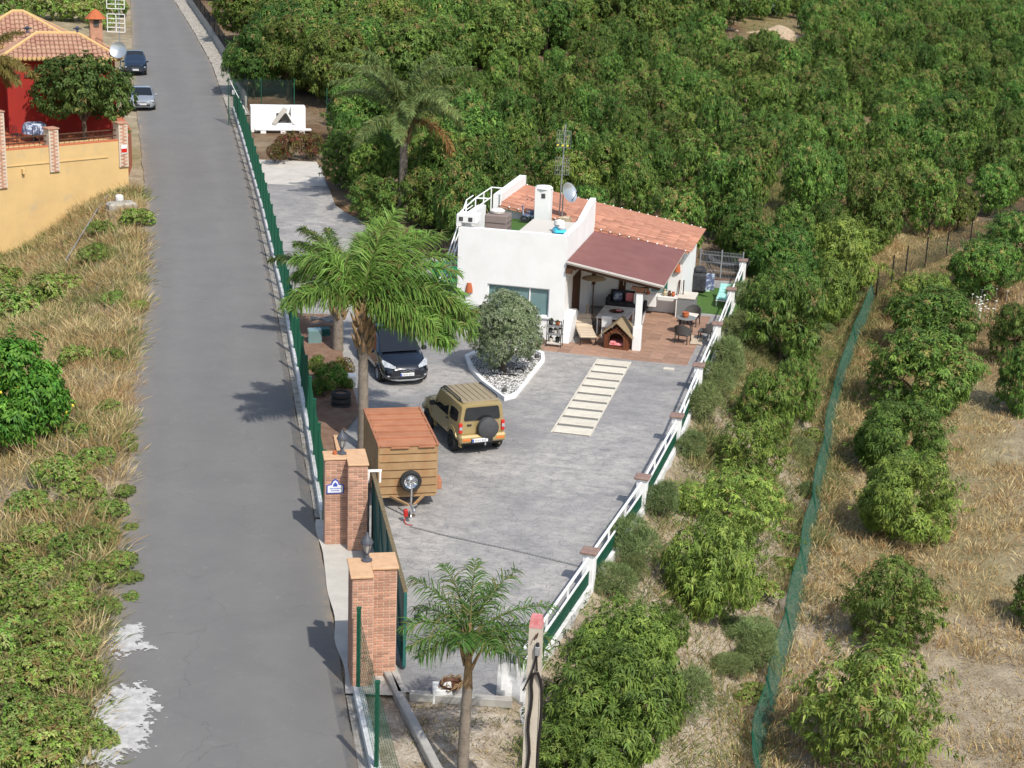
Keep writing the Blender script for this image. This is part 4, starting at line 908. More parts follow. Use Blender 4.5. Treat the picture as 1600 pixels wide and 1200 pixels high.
for z, w_ in ((.0, .3), (-.06, .24)):
    x = -w_ / 2
    while x < w_ / 2: s_ = random.uniform(.012, .03); b.box((x + s_ / 2, -.052, z), (s_, .004, .03)); x += s_ + .012
b.build('lettering', 'tile_blue', t)
t = thing('gate', 'teal green sliding gate with a toothed top rail between the brick pillars', 'gate')
ga, gb_ = Vector((-3.78, 42.0, 0)), Vector((-2.3, 34.35, 0)); gd = gb_ - ga; gang = math.atan2(gd.y, gd.x); gl = gd.length; gm = (ga + gb_) / 2
n = 22
for i in range(n): p = ga.lerp(gb_, (i + .5) / n); MB().box((p.x, p.y, 1.05), (gl / n - .012, .03, 1.9), rz=gang).build('panel', 'gate_teal', t)
b = MB()
for z in (.12, 2.0): b.box((gm.x, gm.y, z), (gl, .07, .09), rz=gang)
for k in (0, .25, .5, .75, 1): p = ga.lerp(gb_, k); b.box((p.x, p.y, 1.06), (.07, .075, 1.86), rz=gang)
N_ = Vector((-gd.y, gd.x, 0)).normalized() * -.04
for k in range(4):
    p, q = ga.lerp(gb_, k / 4) + N_, ga.lerp(gb_, (k + 1) / 4) + N_; b.tube([p + Vector((0, 0, 2.0)), q + Vector((0, 0, .2))], .025, 4)
b.build('frame', 'gate_teal', t)
b = MB(); b.box((gm.x, gm.y, 2.06), (gl, .1, .03), rz=gang); k = int(gl / .09)
for i in range(k): p = ga.lerp(gb_, (i + .5) / k); b.box((p.x, p.y, 2.09), (.045, .1, .04), rz=gang)
b.build('toothed_rail', 'gate_rack', t)
t = thing('gate_guide', 'white steel gate guide bracket beside the far brick pillar', 'bracket', ga + Vector((.02, .12, 0)), PR)
b = MB()
for x in (-.16, .16): b.box((x, 0, 1.95), (.05, .08, .34))
b.box((0, 0, 2.13), (.4, .08, .05)); b.build('bracket', 'white_metal', t); MB().box((-.16, 0, .9), (.06, .06, 1.8)).build('upright', 'steel_grey', t)
q = gb_ + Vector((.16, .3, 0)); t = thing('gate_lock', 'black round gate handle on the inner side of the near pillar', 'handle', (q.x, q.y, 1.25), PR)
MB().tube([(-.2, 0, 0), (.1, 0, 0)], .02, 6).build('bar', 'steel_grey', t); MB().lathe([(0, -.05), (.1, -.05), (.1, .05), (0, .05)], 12, (.13, 0, 0)).build('knob', 'black_plastic', t)

# ------------------------------------------------------------------ vehicles
def half(st, y, z):
    ys = [s[0] for s in st]; o = ys[0] > ys[-1]; S = st[::-1] if o else st; ys = [s[0] for s in S]
    v = [np.interp(y, ys, [s[k] for s in S]) for k in range(1, 9)]; zb, zm, zbelt, zrf, wb, w, wbl, wr = v
    return float(np.interp(z, [zb, zm, zbelt, zrf], [wb, w, wbl, wr])) if zrf > zbelt + .01 else float(np.interp(z, [zb, zm, zbelt], [wb, w, wbl]))
def shell(st, crown=.03):
    m = MB(); rings = []
    for y, zb, zm, zbelt, zrf, wb, w, wbl, wr in st:
        pts = [(0, zb), (wb, zb), (w, zb + (zm - zb) * .55), (w, zm), (wbl + (w - wbl) * .5, zm + (zbelt - zm) * .6), (wbl, zbelt), (wr + .02, zrf - .04), (wr - .05, zrf), (wr * .5, zrf + crown * .8), (0, zrf + crown)]
        ring = pts + [(-x, z) for x, z in pts[-2:0:-1]]; rings.append([(x, y, z) for x, z in ring])
    n = len(rings[0]); vs = [p for r in rings for p in r]
    m.add(vs, [(i * n + j, i * n + (j + 1) % n, (i + 1) * n + (j + 1) % n, (i + 1) * n + j) for i in range(len(rings) - 1) for j in range(n)], 0, True)
    m.add(rings[0], [tuple(range(n))], 0, False); m.add(rings[-1], [tuple(range(n))[::-1]], 0, False)
    return m
def sidepane(st, poly, off=.008, s=1, th=.02):
    """glass or trim following the car side: poly in (y, z), subdivided"""
    m = MB(); P_ = []
    for i in range(len(poly)):
        a, c = poly[i], poly[(i + 1) % len(poly)]
        for k in range(3): P_.append((a[0] + (c[0] - a[0]) * k / 3, a[1] + (c[1] - a[1]) * k / 3))
    cy = sum(p[0] for p in P_) / len(P_); cz = sum(p[1] for p in P_) / len(P_); n = len(P_)
    out = [(s * (half(st, y, z) + off), y, z) for y, z in P_] + [(s * (half(st, cy, cz) + off), cy, cz)]; inn = [(s * (half(st, y, z) - th), y, z) for y, z in P_]
    m.add(out + inn, [(i, (i + 1) % n, n) for i in range(n)] + [(i, (i + 1) % n, n + 1 + (i + 1) % n, n + 1 + i) for i in range(n)]); return m
def wheel(t, x, y, r, w, s, rim='steel_grey', name='wheel'):
    T = Matrix.Translation((x, y, r)) @ Matrix.Rotation(R(90) * s, 4, 'Y')
    b = MB(); b.lathe([(r * .62, -w / 2), (r * .93, -w / 2), (r, -w / 2 + .03), (r, w / 2 - .03), (r * .93, w / 2), (r * .62, w / 2)], 24, M=T); o = b.build(name, 'rubber', t)
    b = MB(); b.lathe([(0, w / 2 - .03), (r * .15, w / 2 - .025), (r * .2, w / 2 - .05), (r * .55, w / 2 - .055), (r * .64, w / 2 - .01)], 20, M=T)
    for i in range(5):
        a = 2 * math.pi * i / 5; b.tube([(r * .15 * math.cos(a), r * .15 * math.sin(a), w / 2 - .035), (r * .6 * math.cos(a), r * .6 * math.sin(a), w / 2 - .03)], .03, 5, M=T)
    b.build('rim', rim, o); return o
def arch(st, y, r, z, s, w=.06, mat_off=.0):
    m = MB(); n = 14
    ring = []
    for i in range(n + 1):
        a = math.pi * (-.08 + 1.16 * i / n); yy, zz = y + r * math.cos(a), z + r * math.sin(a); y2, z2 = y + (r + w) * math.cos(a), z + (r + w) * math.sin(a)
        h1 = half(st, yy, max(zz, .3)); h2 = half(st, y2, max(z2, .3))
        ring += [(s * (h1 - .05), yy, zz), (s * (h1 + .045), yy, zz), (s * (h2 + .03), y2, z2), (s * (h2 - .02), y2 , z2)]
    m.add(ring, [(4 * i + k, 4 * i + 4 + k, 4 * i + 4 + (k + 1) % 4, 4 * i + (k + 1) % 4) for i in range(n) for k in range(4)], 0, True); return m
def archdisc(st, y, r, z, s):
    m = MB(); n = 16; P_ = [(y + r * math.cos(2 * math.pi * i / n), z + r * math.sin(2 * math.pi * i / n)) for i in range(n)]
    m.add([(s * (half(st, a, max(c, .3)) + .006), a, c) for a, c in P_], [tuple(range(n))]); return m
def plate(t, name, x, y, z, w, h, flip=1, tilt=0):
    """flip=1 faces -y"""
    T = Matrix.Translation((x, y, z)) @ Matrix.Rotation(0 if flip > 0 else math.pi, 4, 'Z') @ Matrix.Rotation(tilt, 4, 'X')
    b = MB(); b.box((0, 0, 0), (w, .02, h), M=T, bev=.005); o = b.build(name, 'plate_white', t)
    MB().box((-w / 2 + .025, -.011, 0), (.045, .006, h - .02), M=T).build('plate_band', 'plate_blue', o)
    b = MB(); xx = -w / 2 + .07
    for i in range(7): b.box((xx + .02, -.011, 0), (.03, .006, h * .5), M=T); xx += .055 if i != 3 else .075
    b.build('plate_characters', 'steel_grey', o)

# --- gold small off-roader
JP = Vector((-.95, 49.8, 0)); JR = R(23)
t = thing('off_roader', 'small gold off roader with a covered spare wheel on its tailgate', 'car', JP, JR); t.scale = (1.05, 1.05, 1.05)
jst = [(-.02, .42, .62, 1.02, 1.6, .6, .76, .74, .64), (.06, .4, .62, 1.02, 1.65, .66, .79, .765, .665), (1.0, .38, .62, 1.03, 1.68, .68, .8, .775, .68), (1.85, .38, .62, 1.04, 1.66, .68, .8, .775, .665), (2.0, .38, .62, 1.04, 1.6, .68, .8, .775, .66), (2.42, .38, .62, 1.03, 1.06, .68, .8, .75, .7), (3.0, .4, .62, .98, .985, .68, .8, .72, .64), (3.3, .42, .62, .92, .93, .66, .78, .68, .6), (3.38, .46, .62, .82, .83, .6, .7, .64, .55)]
shell(jst, .02).build('body', 'gold_paint', t)
b = MB(); b.prism([(-.6, .1), (.6, .1), (.62, 1.9), (-.62, 1.9)], 1.672, 1.715); b.build('roof_panel', 'gold_roof', t)
for i in range(5): MB().box((-.4 + .2 * i, 1.0, 1.725), (.035, 1.7, .02), bev=.008).build('roof_rib', 'gold_roof', t)
for s in (-1, 1):
    MB().tube([(s * .6, .25, 1.69), (s * .61, .35, 1.77), (s * .61, 1.7, 1.77), (s * .6, 1.85, 1.69)], .022, 6).build('roof_rail', 'black_plastic', t)
    sidepane(jst, [(.14, 1.12), (.22, 1.05), (.74, 1.03), (.82, 1.15), (.8, 1.5), (.72, 1.6), (.26, 1.6), (.15, 1.5)], s=s).build('side_window', 'glass_dark', t)
    sidepane(jst, [(.95, 1.03), (2.14, 1.04), (1.88, 1.6), (1.0, 1.6)], s=s).build('side_window', 'glass_dark', t)
    sidepane(jst, [(.86, .44), (.88, .44), (.88, 1.55), (.86, 1.55)], .004, s).build('door_seam', 'black_plastic', t)
    sidepane(jst, [(.9, .93), (1.06, .93), (1.06, .98), (.9, .98)], .03, s).build('door_handle', 'black_plastic', t)
    sidepane(jst, [(.55, .4), (2.6, .4), (2.6, .5), (.55, .5)], .012, s).build('sill', 'gold_paint', t)
    b = MB(); b.box((s * .9, 2.05, 1.12), (.2, .12, .16), bev=.04); b.box((s * .8, 2.08, 1.06), (.1, .05, .05)); b.build('mirror', 'black_plastic', t)
    archdisc(jst, .52, .4, .38, s).build('wheel_arch', 'rubber', t); archdisc(jst, 2.75, .4, .38, s).build('wheel_arch', 'rubber', t)
    arch(jst, .52, .4, .36, s, .1).build('arch_flare', 'gold_paint', t); arch(jst, 2.75, .4, .36, s, .1).build('arch_flare', 'gold_paint', t)
    for y in (.52, 2.75): wheel(t, s * .73, y, .345, .2, s, 'black_plastic')
    b = MB(); b.box((s * .71, -.035, .9), (.12, .06, .34), bev=.02); o = b.build('tail_light', 'lens_red', t); MB().box((s * .71, -.07, .9), (.09, .012, .1)).build('lens', 'lens_clear', o)
    MB().box((s * .56, -.2, .56), (.28, .05, .1), bev=.02).build('bumper_light', 'lens_orange', t)
    b = MB(); b.box((s * .6, 3.36, .78), (.2, .06, .2), bev=.05); b.build('headlight', 'lens_clear', t)
b = MB(); b.prism([(-.58, 1.13), (.58, 1.13), (.6, 1.2), (.545, 1.52), (.5, 1.555), (-.5, 1.555), (-.545, 1.52), (-.6, 1.2)], -.05, .0, M=AXB); b.build('rear_window', 'glass_dark', t)
b = MB(); b.box((.0, -.115, .56), (1.56, .2, .26), bev=.06); b.build('rear_bumper', 'gold_paint', t); MB().box((-.05, -.2, .5), (.74, .06, .18), bev=.02).build('bumper_recess', 'black_plastic', t)
b = MB(); b.box((0, 3.42, .56), (1.5, .2, .26), bev=.06); b.build('front_bumper', 'gold_paint', t)
T = Matrix.Translation((.16, -.06, .88)) @ Matrix.Rotation(R(90), 4, 'X'); b = MB(); b.lathe([(.33, -.02), (.345, .05), (.34, .17), (.3, .2), (0, .205)], 26, M=T); b.build('spare_wheel_cover', 'tyre_cover', t)
MB().box((-.42, -.03, .98), (.14, .04, .05)).build('tailgate_handle', 'black_plastic', t)
plate(t, 'number_plate', -.12, -.235, .53, .52, .12)
b = MB(); b.tube([(.02, -.15, .4), (.02, -.32, .4), (.02, -.34, .46)], .03, 6); b.lathe([(0, -.03), (.03, 0), (0, .03)], 10, (.02, -.34, .49)); b.build('tow_ball', 'chrome', t)
b = MB(); b.add([(-.68, 2.38, 1.07), (.68, 2.38, 1.07), (.62, 2.04, 1.59), (-.62, 2.04, 1.59)], [(0, 1, 2, 3)], 0, False, Matrix.Translation((0, .02, .02))); b.add([(-.68, 2.38, 1.05), (.68, 2.38, 1.05), (.62, 2.04, 1.57), (-.62, 2.04, 1.57)], [(3, 2, 1, 0)]); b.build('windscreen', 'glass_dark', t)
MB().box((0, 1.6, .36), (1.3, 3.2, .12)).build('underbody', 'rubber', t)

# --- black people carrier facing the camera (local +y is its front)
CP = at(636, 604, 0); t = thing('people_carrier', 'black people carrier parked nose out under the palm fronds', 'car', (CP[0], CP[1], 0), R(180 + 20))
# local: front bumper at y = 0, body runs to -4.45
cst = [(-4.45, .4, .65, .95, 1.35, .6, .82, .8, .62), (-4.2, .32, .62, 1.0, 1.58, .74, .9, .86, .66), (-3.2, .3, .62, 1.0, 1.68, .76, .92, .88, .68), (-2.1, .3, .62, 1.0, 1.66, .76, .92, .88, .66), (-1.55, .3, .62, 1.0, 1.5, .76, .92, .88, .66), (-.95, .3, .62, 1.0, 1.06, .76, .92, .84, .74), (-.5, .28, .6, .92, .94, .76, .9, .78, .68), (-.2, .26, .56, .8, .82, .72, .86, .72, .6), (-.05, .26, .52, .7, .72, .62, .72, .6, .5), (.0, .3, .5, .64, .65, .5, .6, .5, .4)]
shell(cst, .03).build('body', 'black_paint', t)
b = MB(); b.add([(-.78, -.98, 1.05), (.78, -.98, 1.05), (.62, -1.98, 1.66), (-.62, -1.98, 1.66), (0, -.92, 1.07), (0, -1.95, 1.705)], [(0, 4, 5, 3), (4, 1, 2, 5)], 0, True, Matrix.Translation((0, .08, .075))); b.build('windscreen', 'glass_dark', t)
for s in (-1, 1):
    sidepane(cst, [(-1.35, 1.05), (-2.35, 1.05), (-2.35, 1.58), (-1.85, 1.5)], s=s).build('side_window', 'glass_dark', t)
    sidepane(cst, [(-2.45, 1.05), (-3.4, 1.05), (-3.4, 1.58), (-2.45, 1.58)], s=s).build('side_window', 'glass_dark', t)
    sidepane(cst, [(-2.4, .9), (-2.2, .9), (-2.2, .94), (-2.4, .94)], .03, s).build('door_handle', 'black_paint', t)
    b = MB(); b.box((s * 1.02, -1.35, 1.08), (.22, .14, .18), bev=.05); b.build('mirror', 'black_paint', t)
    for y in (-.85, -3.6):
        archdisc(cst, y, .4, .36, s).build('wheel_arch', 'rubber', t); arch(cst, y, .39, .34, s, .04).build('arch_lip', 'black_paint', t); wheel(t, s * .83, y, .33, .22, s)
    b = MB(); b.add([(s * .42, -.04, .68), (s * .8, -.24, .74), (s * .84, -.5, .88), (s * .8, -.55, .93), (s * .6, -.3, .86), (s * .4, -.1, .76)], [(0, 1, 2, 3, 4, 5)], 0, False, Matrix.Translation((s * .03, .05, .015))); b.build('headlight', 'lens_clear', t)
    MB().box((s * .66, -.05, .42), (.2, .06, .06), bev=.02).build('fog_light', 'chrome', t)
b = MB()
for z, dz in ((.66, .0), (.59, .0)):
    pts = [(-.66, -.16, z + .06), (-.3, -.02, z + .01), (-.1, .03, z), (0, .045, z + .055), (.1, .03, z), (.3, -.02, z + .01), (.66, -.16, z + .06)]; b.tube(pts, .019, 6)
b.build('double_chevron_grille', 'chrome', t)
b = MB(); b.box((0, -.03, .36), (1.1, .1, .14), bev=.04); b.build('air_intake', 'black_plastic', t); b = MB(); b.tube([(-.6, -.06, .29), (-.3, .03, .26), (.3, .03, .26), (.6, -.06, .29)], .03, 6); b.build('lower_trim', 'steel_grey', t)
plate(t, 'number_plate', 0, .03, .48, .52, .12, flip=-1)
b = MB(); b.box((0, -2.2, .28), (1.5, 4.0, .1)); b.build('underbody', 'rubber', t)

# --- parked cars up the road
def road_car(name, label, loc, rz, st, paint, L):
    t = thing(name, label, 'car', loc, rz); shell(st, .03).build('body', paint, t)
    b = MB(); b.add([(-.7, -1.0, 1.0), (.7, -1.0, 1.0), (.58, -1.75, st[3][4]), (-.58, -1.75, st[3][4])], [(0, 1, 2, 3)], 0, False, Matrix.Translation((0, .04, .03))); b.build('windscreen', 'glass_dark', t)
    for s in (-1, 1):
        sidepane(st, [(-1.3, 1.02), (-3.4, 1.02), (-3.1, st[2][4] - .1), (-1.75, st[2][4] - .1)], s=s).build('side_window', 'glass_dark', t)
        for y in (-.8, -3.4): archdisc(st, y, .36, .34, s).build('wheel_arch', 'rubber', t); wheel(t, s * .78, y, .32, .2, s)
        b = MB(); b.box((s * .95, -1.25, 1.02), (.2, .12, .14), bev=.04); b.build('mirror', paint, t)
        b = MB(); b.box((s * .62, -.14, .7), (.34, .2, .14), bev=.05); b.build('headlight', 'lens_clear', t)
    MB().box((0, -.02, .42), (1.0, .1, .16), bev=.03).build('air_intake', 'black_plastic', t); b = MB(); b.tube([(-.55, -.08, .64), (0, .03, .62), (.55, -.08, .64)], .03, 6); b.build('grille_bar', 'chrome', t)
    plate(t, 'number_plate', 0, .04, .5, .5, .11, flip=-1)
sst = [(-4.3, .4, .6, .9, .95, .6, .8, .76, .6), (-4.0, .3, .6, .95, 1.0, .74, .86, .82, .62), (-3.3, .3, .6, .96, 1.4, .76, .88, .84, .6), (-1.8, .3, .6, .96, 1.43, .76, .88, .84, .6), (-1.0, .3, .6, .95, .98, .76, .88, .82, .72), (-.4, .28, .58, .84, .86, .74, .86, .76, .64), (-.1, .28, .52, .72, .74, .64, .74, .64, .52), (.0, .3, .5, .64, .65, .5, .6, .5, .4)]
c1 = gp(228, 176); road_car('silver_car', 'silver saloon car parked on the road edge beside the red house', (c1[0] - .2, c1[1], c1[2] + .08), R(180 + 14), sst, 'silver_paint', 4.3)
ust = [(a, zb + .1, zm + .15, zt + .18, zrf + (.32 if zrf > 1.2 else .2), wb, w + .04, wl + .04, wr + .04) for a, zb, zm, zt, zrf, wb, w, wl, wr in sst]
c2 = gp(214, 121); road_car('dark_car', 'dark blue off road car parked behind the silver saloon', (c2[0] - .1, c2[1], c2[2] + .08), R(180 + 14), ust, 'dark_paint', 4.3)

# --- rusty box trailer
TP = at(636, 796, 0); t = thing('box_trailer', 'rusty steel box trailer with orange ribbed lid and spare wheel', 'trailer', (TP[0], TP[1], 0), R(13))
TW, TL, Z0, Z1 = 1.72, 3.35, .5, 2.02
b = MB(); b.box((0, TL / 2, (Z0 + Z1) / 2), (TW - .04, TL - .04, Z1 - Z0)); b.build('inner_box', 'steel_rust', t)
for k in range(6):
    z = Z0 + (k + .5) * (Z1 - Z0) / 6; h = (Z1 - Z0) / 6
    T_ = Matrix.Translation((0, 0, z)); b = MB(); b.prism([(-.0, -h / 2 + .006), (-.035, -h / 2 + .03), (-.02, h / 2 - .01), (.03, h / 2 - .006), (.03, -h / 2 + .006)], -TW / 2, TW / 2, M=T_ @ AYZ); b.build('front_panel', 'steel_rust', t)
    for s in (-1, 1): MB().box((s * (TW / 2 + .0), TL / 2, z), (.04, TL - .1, h - .018), bev=.008).build('side_panel', 'steel_rust', t)
    MB().box((0, TL, z), (TW, .04, h - .018), bev=.008).build('rear_panel', 'steel_rust', t)
for s in (-1, 1):
    for y in (.02, TL - .02): MB().box((s * (TW / 2), y, (Z0 + Z1) / 2), (.07, .07, Z1 - Z0 + .02), bev=.008).build('corner_post', 'steel_rust', t)
for k in range(6):
    y = (k + .5) * TL / 6; b = MB(); b.box((0, y, Z1 + .03), (TW - .02, TL / 6 - .05, .04), bev=.01); b.build('lid_panel', 'roof_rust', t)
b = MB()
for s in (-1, 1): b.box((s * (TW / 2 + .02), TL / 2, Z1 + .035), (.07, TL + .1, .09), bev=.01)
for y in (-.02, TL + .02): b.box((0, y, Z1 + .035), (TW - .04, .07, .08), bev=.01)
for k in range(1, 6): b.box((0, k * TL / 6, Z1 + .07), (TW - .05, .04, .1), bev=.01)
b.build('lid_frame', 'roof_rust', t)
b = MB(); b.box((-.25, -.075, Z1 - .03), (.55, .03, .06), bev=.01); b.box((.55, -.075, Z1 - .02), (.5, .03, .05), bev=.01); b.build('lid_lip', 'roof_rust', t)
b = MB(); b.box((0, TL / 2, Z0 - .05), (TW, TL, .1), bev=.01)
for s in (-1, 1): b.tube([(s * .55, .1, Z0 - .06), (s * .08, -.75, Z0 - .06)], .045, 4, sm=False)
b.build('chassis', 'steel_rust', t)
b = MB(); b.tube([(0, -.55, Z0 - .06), (0, -1.15, Z0 - .06)], .04, 6); b.box((0, -1.2, Z0 - .03), (.1, .22, .1), bev=.03); b.tube([(0, -1.0, Z0), (.14, -1.0, Z0 + .04)], .02, 5); b.build('coupling', 'steel_grey', t)
b = MB(); b.tube([(.02, -.62, .08), (.02, -.62, .95)], .03, 8); b.tube([(.02, -.62, .95), (.02, -.5, .95)], .015, 5); b.lathe([(0, 0), (.13, 0), (.13, .06), (.03, .09)], 10, (.02, -.62, 0)); b.build('jockey_wheel', 'chrome', t)
MB().box((-.2, -1.0, .3), (.12, .14, .22), bev=.02).build('brake_cover', 'red_paint', t); b = MB(); b.tube([(-.2, -1.0, .2), (-.24, -1.05, .04), (-.2, -1.2, .02), (-.05, -1.3, .02)], .015, 5); b.build('cable', 'red_paint', t)
T = Matrix.Translation((.06, -.2, .98)) @ Matrix.Rotation(R(90), 4, 'X'); b = MB(); b.lathe([(.17, -.07), (.29, -.09), (.325, -.05), (.325, .05), (.29, .09), (.2, .07)], 28, M=T); o = b.build('spare_wheel', 'rubber', t)
b = MB(); b.lathe([(0, .04), (.06, .05), (.08, .02), (.14, .0), (.17, .05), (.205, .08)], 22, M=T)
for i in range(10): a = 2 * math.pi * i / 10; b.box((.125 * math.cos(a), .125 * math.sin(a), .022), (.03, .03, .02), M=T)
b.build('rim', 'chrome', o); MB().tube([(.06, 0, .98), (.06, -.15, .98)], .04, 6).build('wheel_bracket', 'steel_rust', t)
for s in (-1, 1):
    b = MB(); n = 8; vs = []
    for i in range(n + 1): a = math.pi * i / n; vs += [(s * (TW / 2 + .02), TL * .55 + .42 * math.cos(a), .4 + .42 * math.sin(a)), (s * (TW / 2 + .24), TL * .55 + .42 * math.cos(a), .4 + .42 * math.sin(a))]
    b.add(vs, [(2 * i, 2 * i + 1, 2 * i + 3, 2 * i + 2) for i in range(n)]); b.build('mudguard', 'steel_rust', t); wheel(t, s * (TW / 2 + .13), TL * .55, .32, .18, s)
    MB().box((s * (TW / 2 + .1), .25, .75), (.16, .5, .3), bev=.02).build('side_box', 'roof_rust', t)

# ------------------------------------------------------------------ concrete pole
PB = (.66, 28.2); gz = float(ground(*PB)); t = thing('utility_pole', 'square concrete utility pole with a red painted top and black cables', 'utility pole', (PB[0], PB[1], gz), R(-10))
hp_ = 4.52 - gz; wt, wb_ = .122, .145
b = MB(); b.add([(x * wb_, y * wb_, -.3) for x, y in ((-1, -1), (1, -1), (1, 1), (-1, 1))] + [(x * wt, y * wt, hp_ - .2) for x, y in ((-1, -1), (1, -1), (1, 1), (-1, 1))], [(0, 1, 5, 4), (1, 2, 6, 5), (2, 3, 7, 6), (3, 0, 4, 7), (4, 5, 6, 7)]); b.build('shaft', 'pole_concrete', t)
b = MB(); b.add([(x * (wt + .006), y * (wt + .006), hp_ - .21) for x, y in ((-1, -1), (1, -1), (1, 1), (-1, 1))] + [(x * (wt - .02), y * (wt - .02), hp_ + .0) for x, y in ((-1, -1), (1, -1), (1, 1), (-1, 1))] , [(0, 1, 5, 4), (1, 2, 6, 5), (2, 3, 7, 6), (3, 0, 4, 7), (4, 5, 6, 7)]); b.build('pole_cap', 'pole_red', t)
b = MB(); z = hp_ - 1.15; b.tube([(0, -wt - .05, z)] + [(-.02 + .025 * math.sin(k * 1.3), -wt - .05, z - .25 - .25 * k) for k in range(int(hp_ * 4) - 5)], .032, 7); b.build('cable', 'cable', t)
b = MB(); b.tube([(0, -wt - .05, z - .02), (.1, -wt - .06, z + .02), (.16, -wt - .04, z - .15)] + [(.18 + .015 * math.sin(k), -wt + .0, z - .35 - .3 * k) for k in range(int(hp_ * 3.3) - 5)], .032, 7); b.build('cable', 'cable', t)
b = MB(); b.tube([(.05, -wt - .03, hp_ - .75), (0, -wt - .05, z + .1), (-.06, -wt - .05, z - .1), (-.18, -wt - .05, z - .4)], .018, 5); b.tube([(.05, -wt - .03, hp_ - .75), (.08, -wt - .05, z + .05)], .018, 5); b.build('wire', 'cable', t)
b = MB(); b.box((.07, -wt - .05, hp_ - .66), (.1, .08, .2), bev=.015); o = b.build('junction_box', 'steel_grey', t); MB().lathe([(0, 0), (.04, 0), (.03, .07), (0, .08)], 8, (.07, -wt - .05, hp_ - .56)).build('insulator', 'black_plastic', o)
b = MB(); b.tube([(.04, -wt - .0, hp_ - .34), (.04, -wt - .09, hp_ - .3), (.0, -wt - .09, hp_ - .42)], .014, 5); b.tube([(.04, -wt - .02, hp_ - .4), (.07, -wt - .09, hp_ - .26)], .012, 5); b.build('hook', 'wood_dark', t)

# ------------------------------------------------------------------ small things by the front palm
q = gp(697, 1092); t = thing('pot_stand', 'square white pot with a dried round nest of sticks near the front palm', 'pot', (q[0], q[1], q[2]), R(5))
MB().box((-.1, 0, .16), (.45, .45, .36), bev=.02).build('pot', 'white_worn', t); b = MB()
for i in range(26): a = random.uniform(0, 6.3); r = random.uniform(.22, .31); b.tube([(.12 + r * math.cos(a + k * .25), r * math.sin(a + k * .25), .36 + .06 * math.sin(k + a) + random.uniform(0, .12)) for k in range(5)], .012, 4)
b.build('dry_wreath', 'palm_boot', t); MB().lathe([(0, .33), (.22, .33), (.28, .42), (.25, .42), (.2, .36)], 16, (.12, 0, 0)).build('bowl', 'wood_dark', t)
q0, q1 = at(800, 1058, 0), at(832, 1052, 0); t = thing('tarpaulin', 'crumpled silver white tarpaulin hung on the end of the terrace fence', 'tarpaulin', (.28, 33.25, -.4), R(8))
vs = []; nn_ = 9
for i in range(nn_ + 1):
    for j in range(9): x = -.35 + .8 * i / nn_; z = 1.3 * j / 8; vs.append((x, .07 * math.sin(x * 16 + z * 3) + .04 * math.sin(z * 9 + x * 5), z))
b = MB(); b.add(vs, [(i * 9 + j, (i + 1) * 9 + j, (i + 1) * 9 + j + 1, i * 9 + j + 1) for i in range(nn_) for j in range(8)], 0, True); b.build('sheet', 'tarp', t)
b = MB(); b.tube([(.3, -.1, .1), (.24, -1.2, .0), (.15, -2.6, .1), (-.2, -3.6, .2)], [.14, .1, .08, .05], 7); b.build('trailing_strip', 'tarp', t)

# ------------------------------------------------------------------ planting strip by the drive
bedp = MB(); ysb = np.arange(45.5, 66, .5)
grid_sheet(lambda y: (FENX(y) + .13, FENX(y) + (.75 if y < 50 else min(1.9, .75 + (y - 50) * .35))), ysb, 6, lambda x, y: zr(y) + .07 + .03 * nz(x, y, 3), 'planting_bed', 'soil')
t = thing('bed_edging', 'row of pale bricks edging the planting bed behind the far gate pillar', 'edging')
bb_ = MB().box((0, 0, 0), (.16, .34, .16), bev=.015).mesh('edging_block', 'coping')
for i in range(14): y = 45.6 + i * .37; link('edging_block', bb_, t, (FENX(y) + .85, y, .08 + random.uniform(0, .02)), R(11))
q = at(533, 637, 0); t = thing('tyre_planter', 'stack of three black tyres used as a planter by the drive', 'planter', (q[0], q[1], 0))
for z in (.0, .2, .4): MB().lathe([(.2, z + .02), (.26, z), (.34, z + .03), (.36, z + .1), (.34, z + .17), (.26, z + .2), (.2, z + .18)], 22).build('tyre', 'rubber', t)
MB().lathe([(0, .54), (.22, .54)], 14).build('soil', 'soil', t)
q = at(548, 605, 0); tag(MB().box((0, 0, .25), (.42, .42, .5), bev=.03).build('planter_box', 'white', None, (q[0], q[1], 0), R(12)), 'white square planter block behind the tyre planter', 'planter')
q = at(490, 540, .1); tag(MB().box((0, 0, .3), (.55, .5, .6), bev=.03).build('water_box', 'glass_teal', None, (q[0], q[1] + .3, .1), R(12)), 'pale blue grey box standing against the green road fence', 'box')
q = at(502, 530, .1); t = thing('crate', 'green slatted crate under the rear palm by the road fence', 'crate', (q[0], q[1] + .3, .1), R(12))
for i in range(4): MB().box((0, 0, .05 + i * .1), (.6, .4, .08)).build('slat', 'gate_teal', t)
q = at(516, 523, .1); t = thing('bicycle_frame', 'jumble of grey pipes stacked behind the green crate', 'pipes', (q[0] - .3, q[1] + .6, .1), 0)
for i in range(7): MB().tube([(-.6, random.uniform(-.2, .2), .2 + random.uniform(0, .5)), (.6, random.uniform(-.2, .2), .2 + random.uniform(0, .6))], .03, 6).build('pipe', 'steel_grey', t)

# shade cloth left of the house
t = thing('shade_net', 'bright green shade cloth stretched left of the house on a wooden post', 'shade net', HL(-6.2, 7.5))
vs = []
for i in range(9):
    for j in range(7): x = -1.6 + 2.8 * i / 8; z = .1 + j * .4; vs.append((x, .1 * math.sin(x * 3 + j), (1.0 + 1.6 * (i / 8) - .25 * math.sin(math.pi * i / 8) * 1.5) * (j / 6) + .1))
MB().add(vs, [(i * 7 + j, (i + 1) * 7 + j, (i + 1) * 7 + j + 1, i * 7 + j + 1) for i in range(8) for j in range(6)], 0, True).build('cloth', 'shade_green', t); MB().tube([(.1, -.15, 0), (.1, -.15, 2.9)], .07, 7).build('post', 'bark', t)

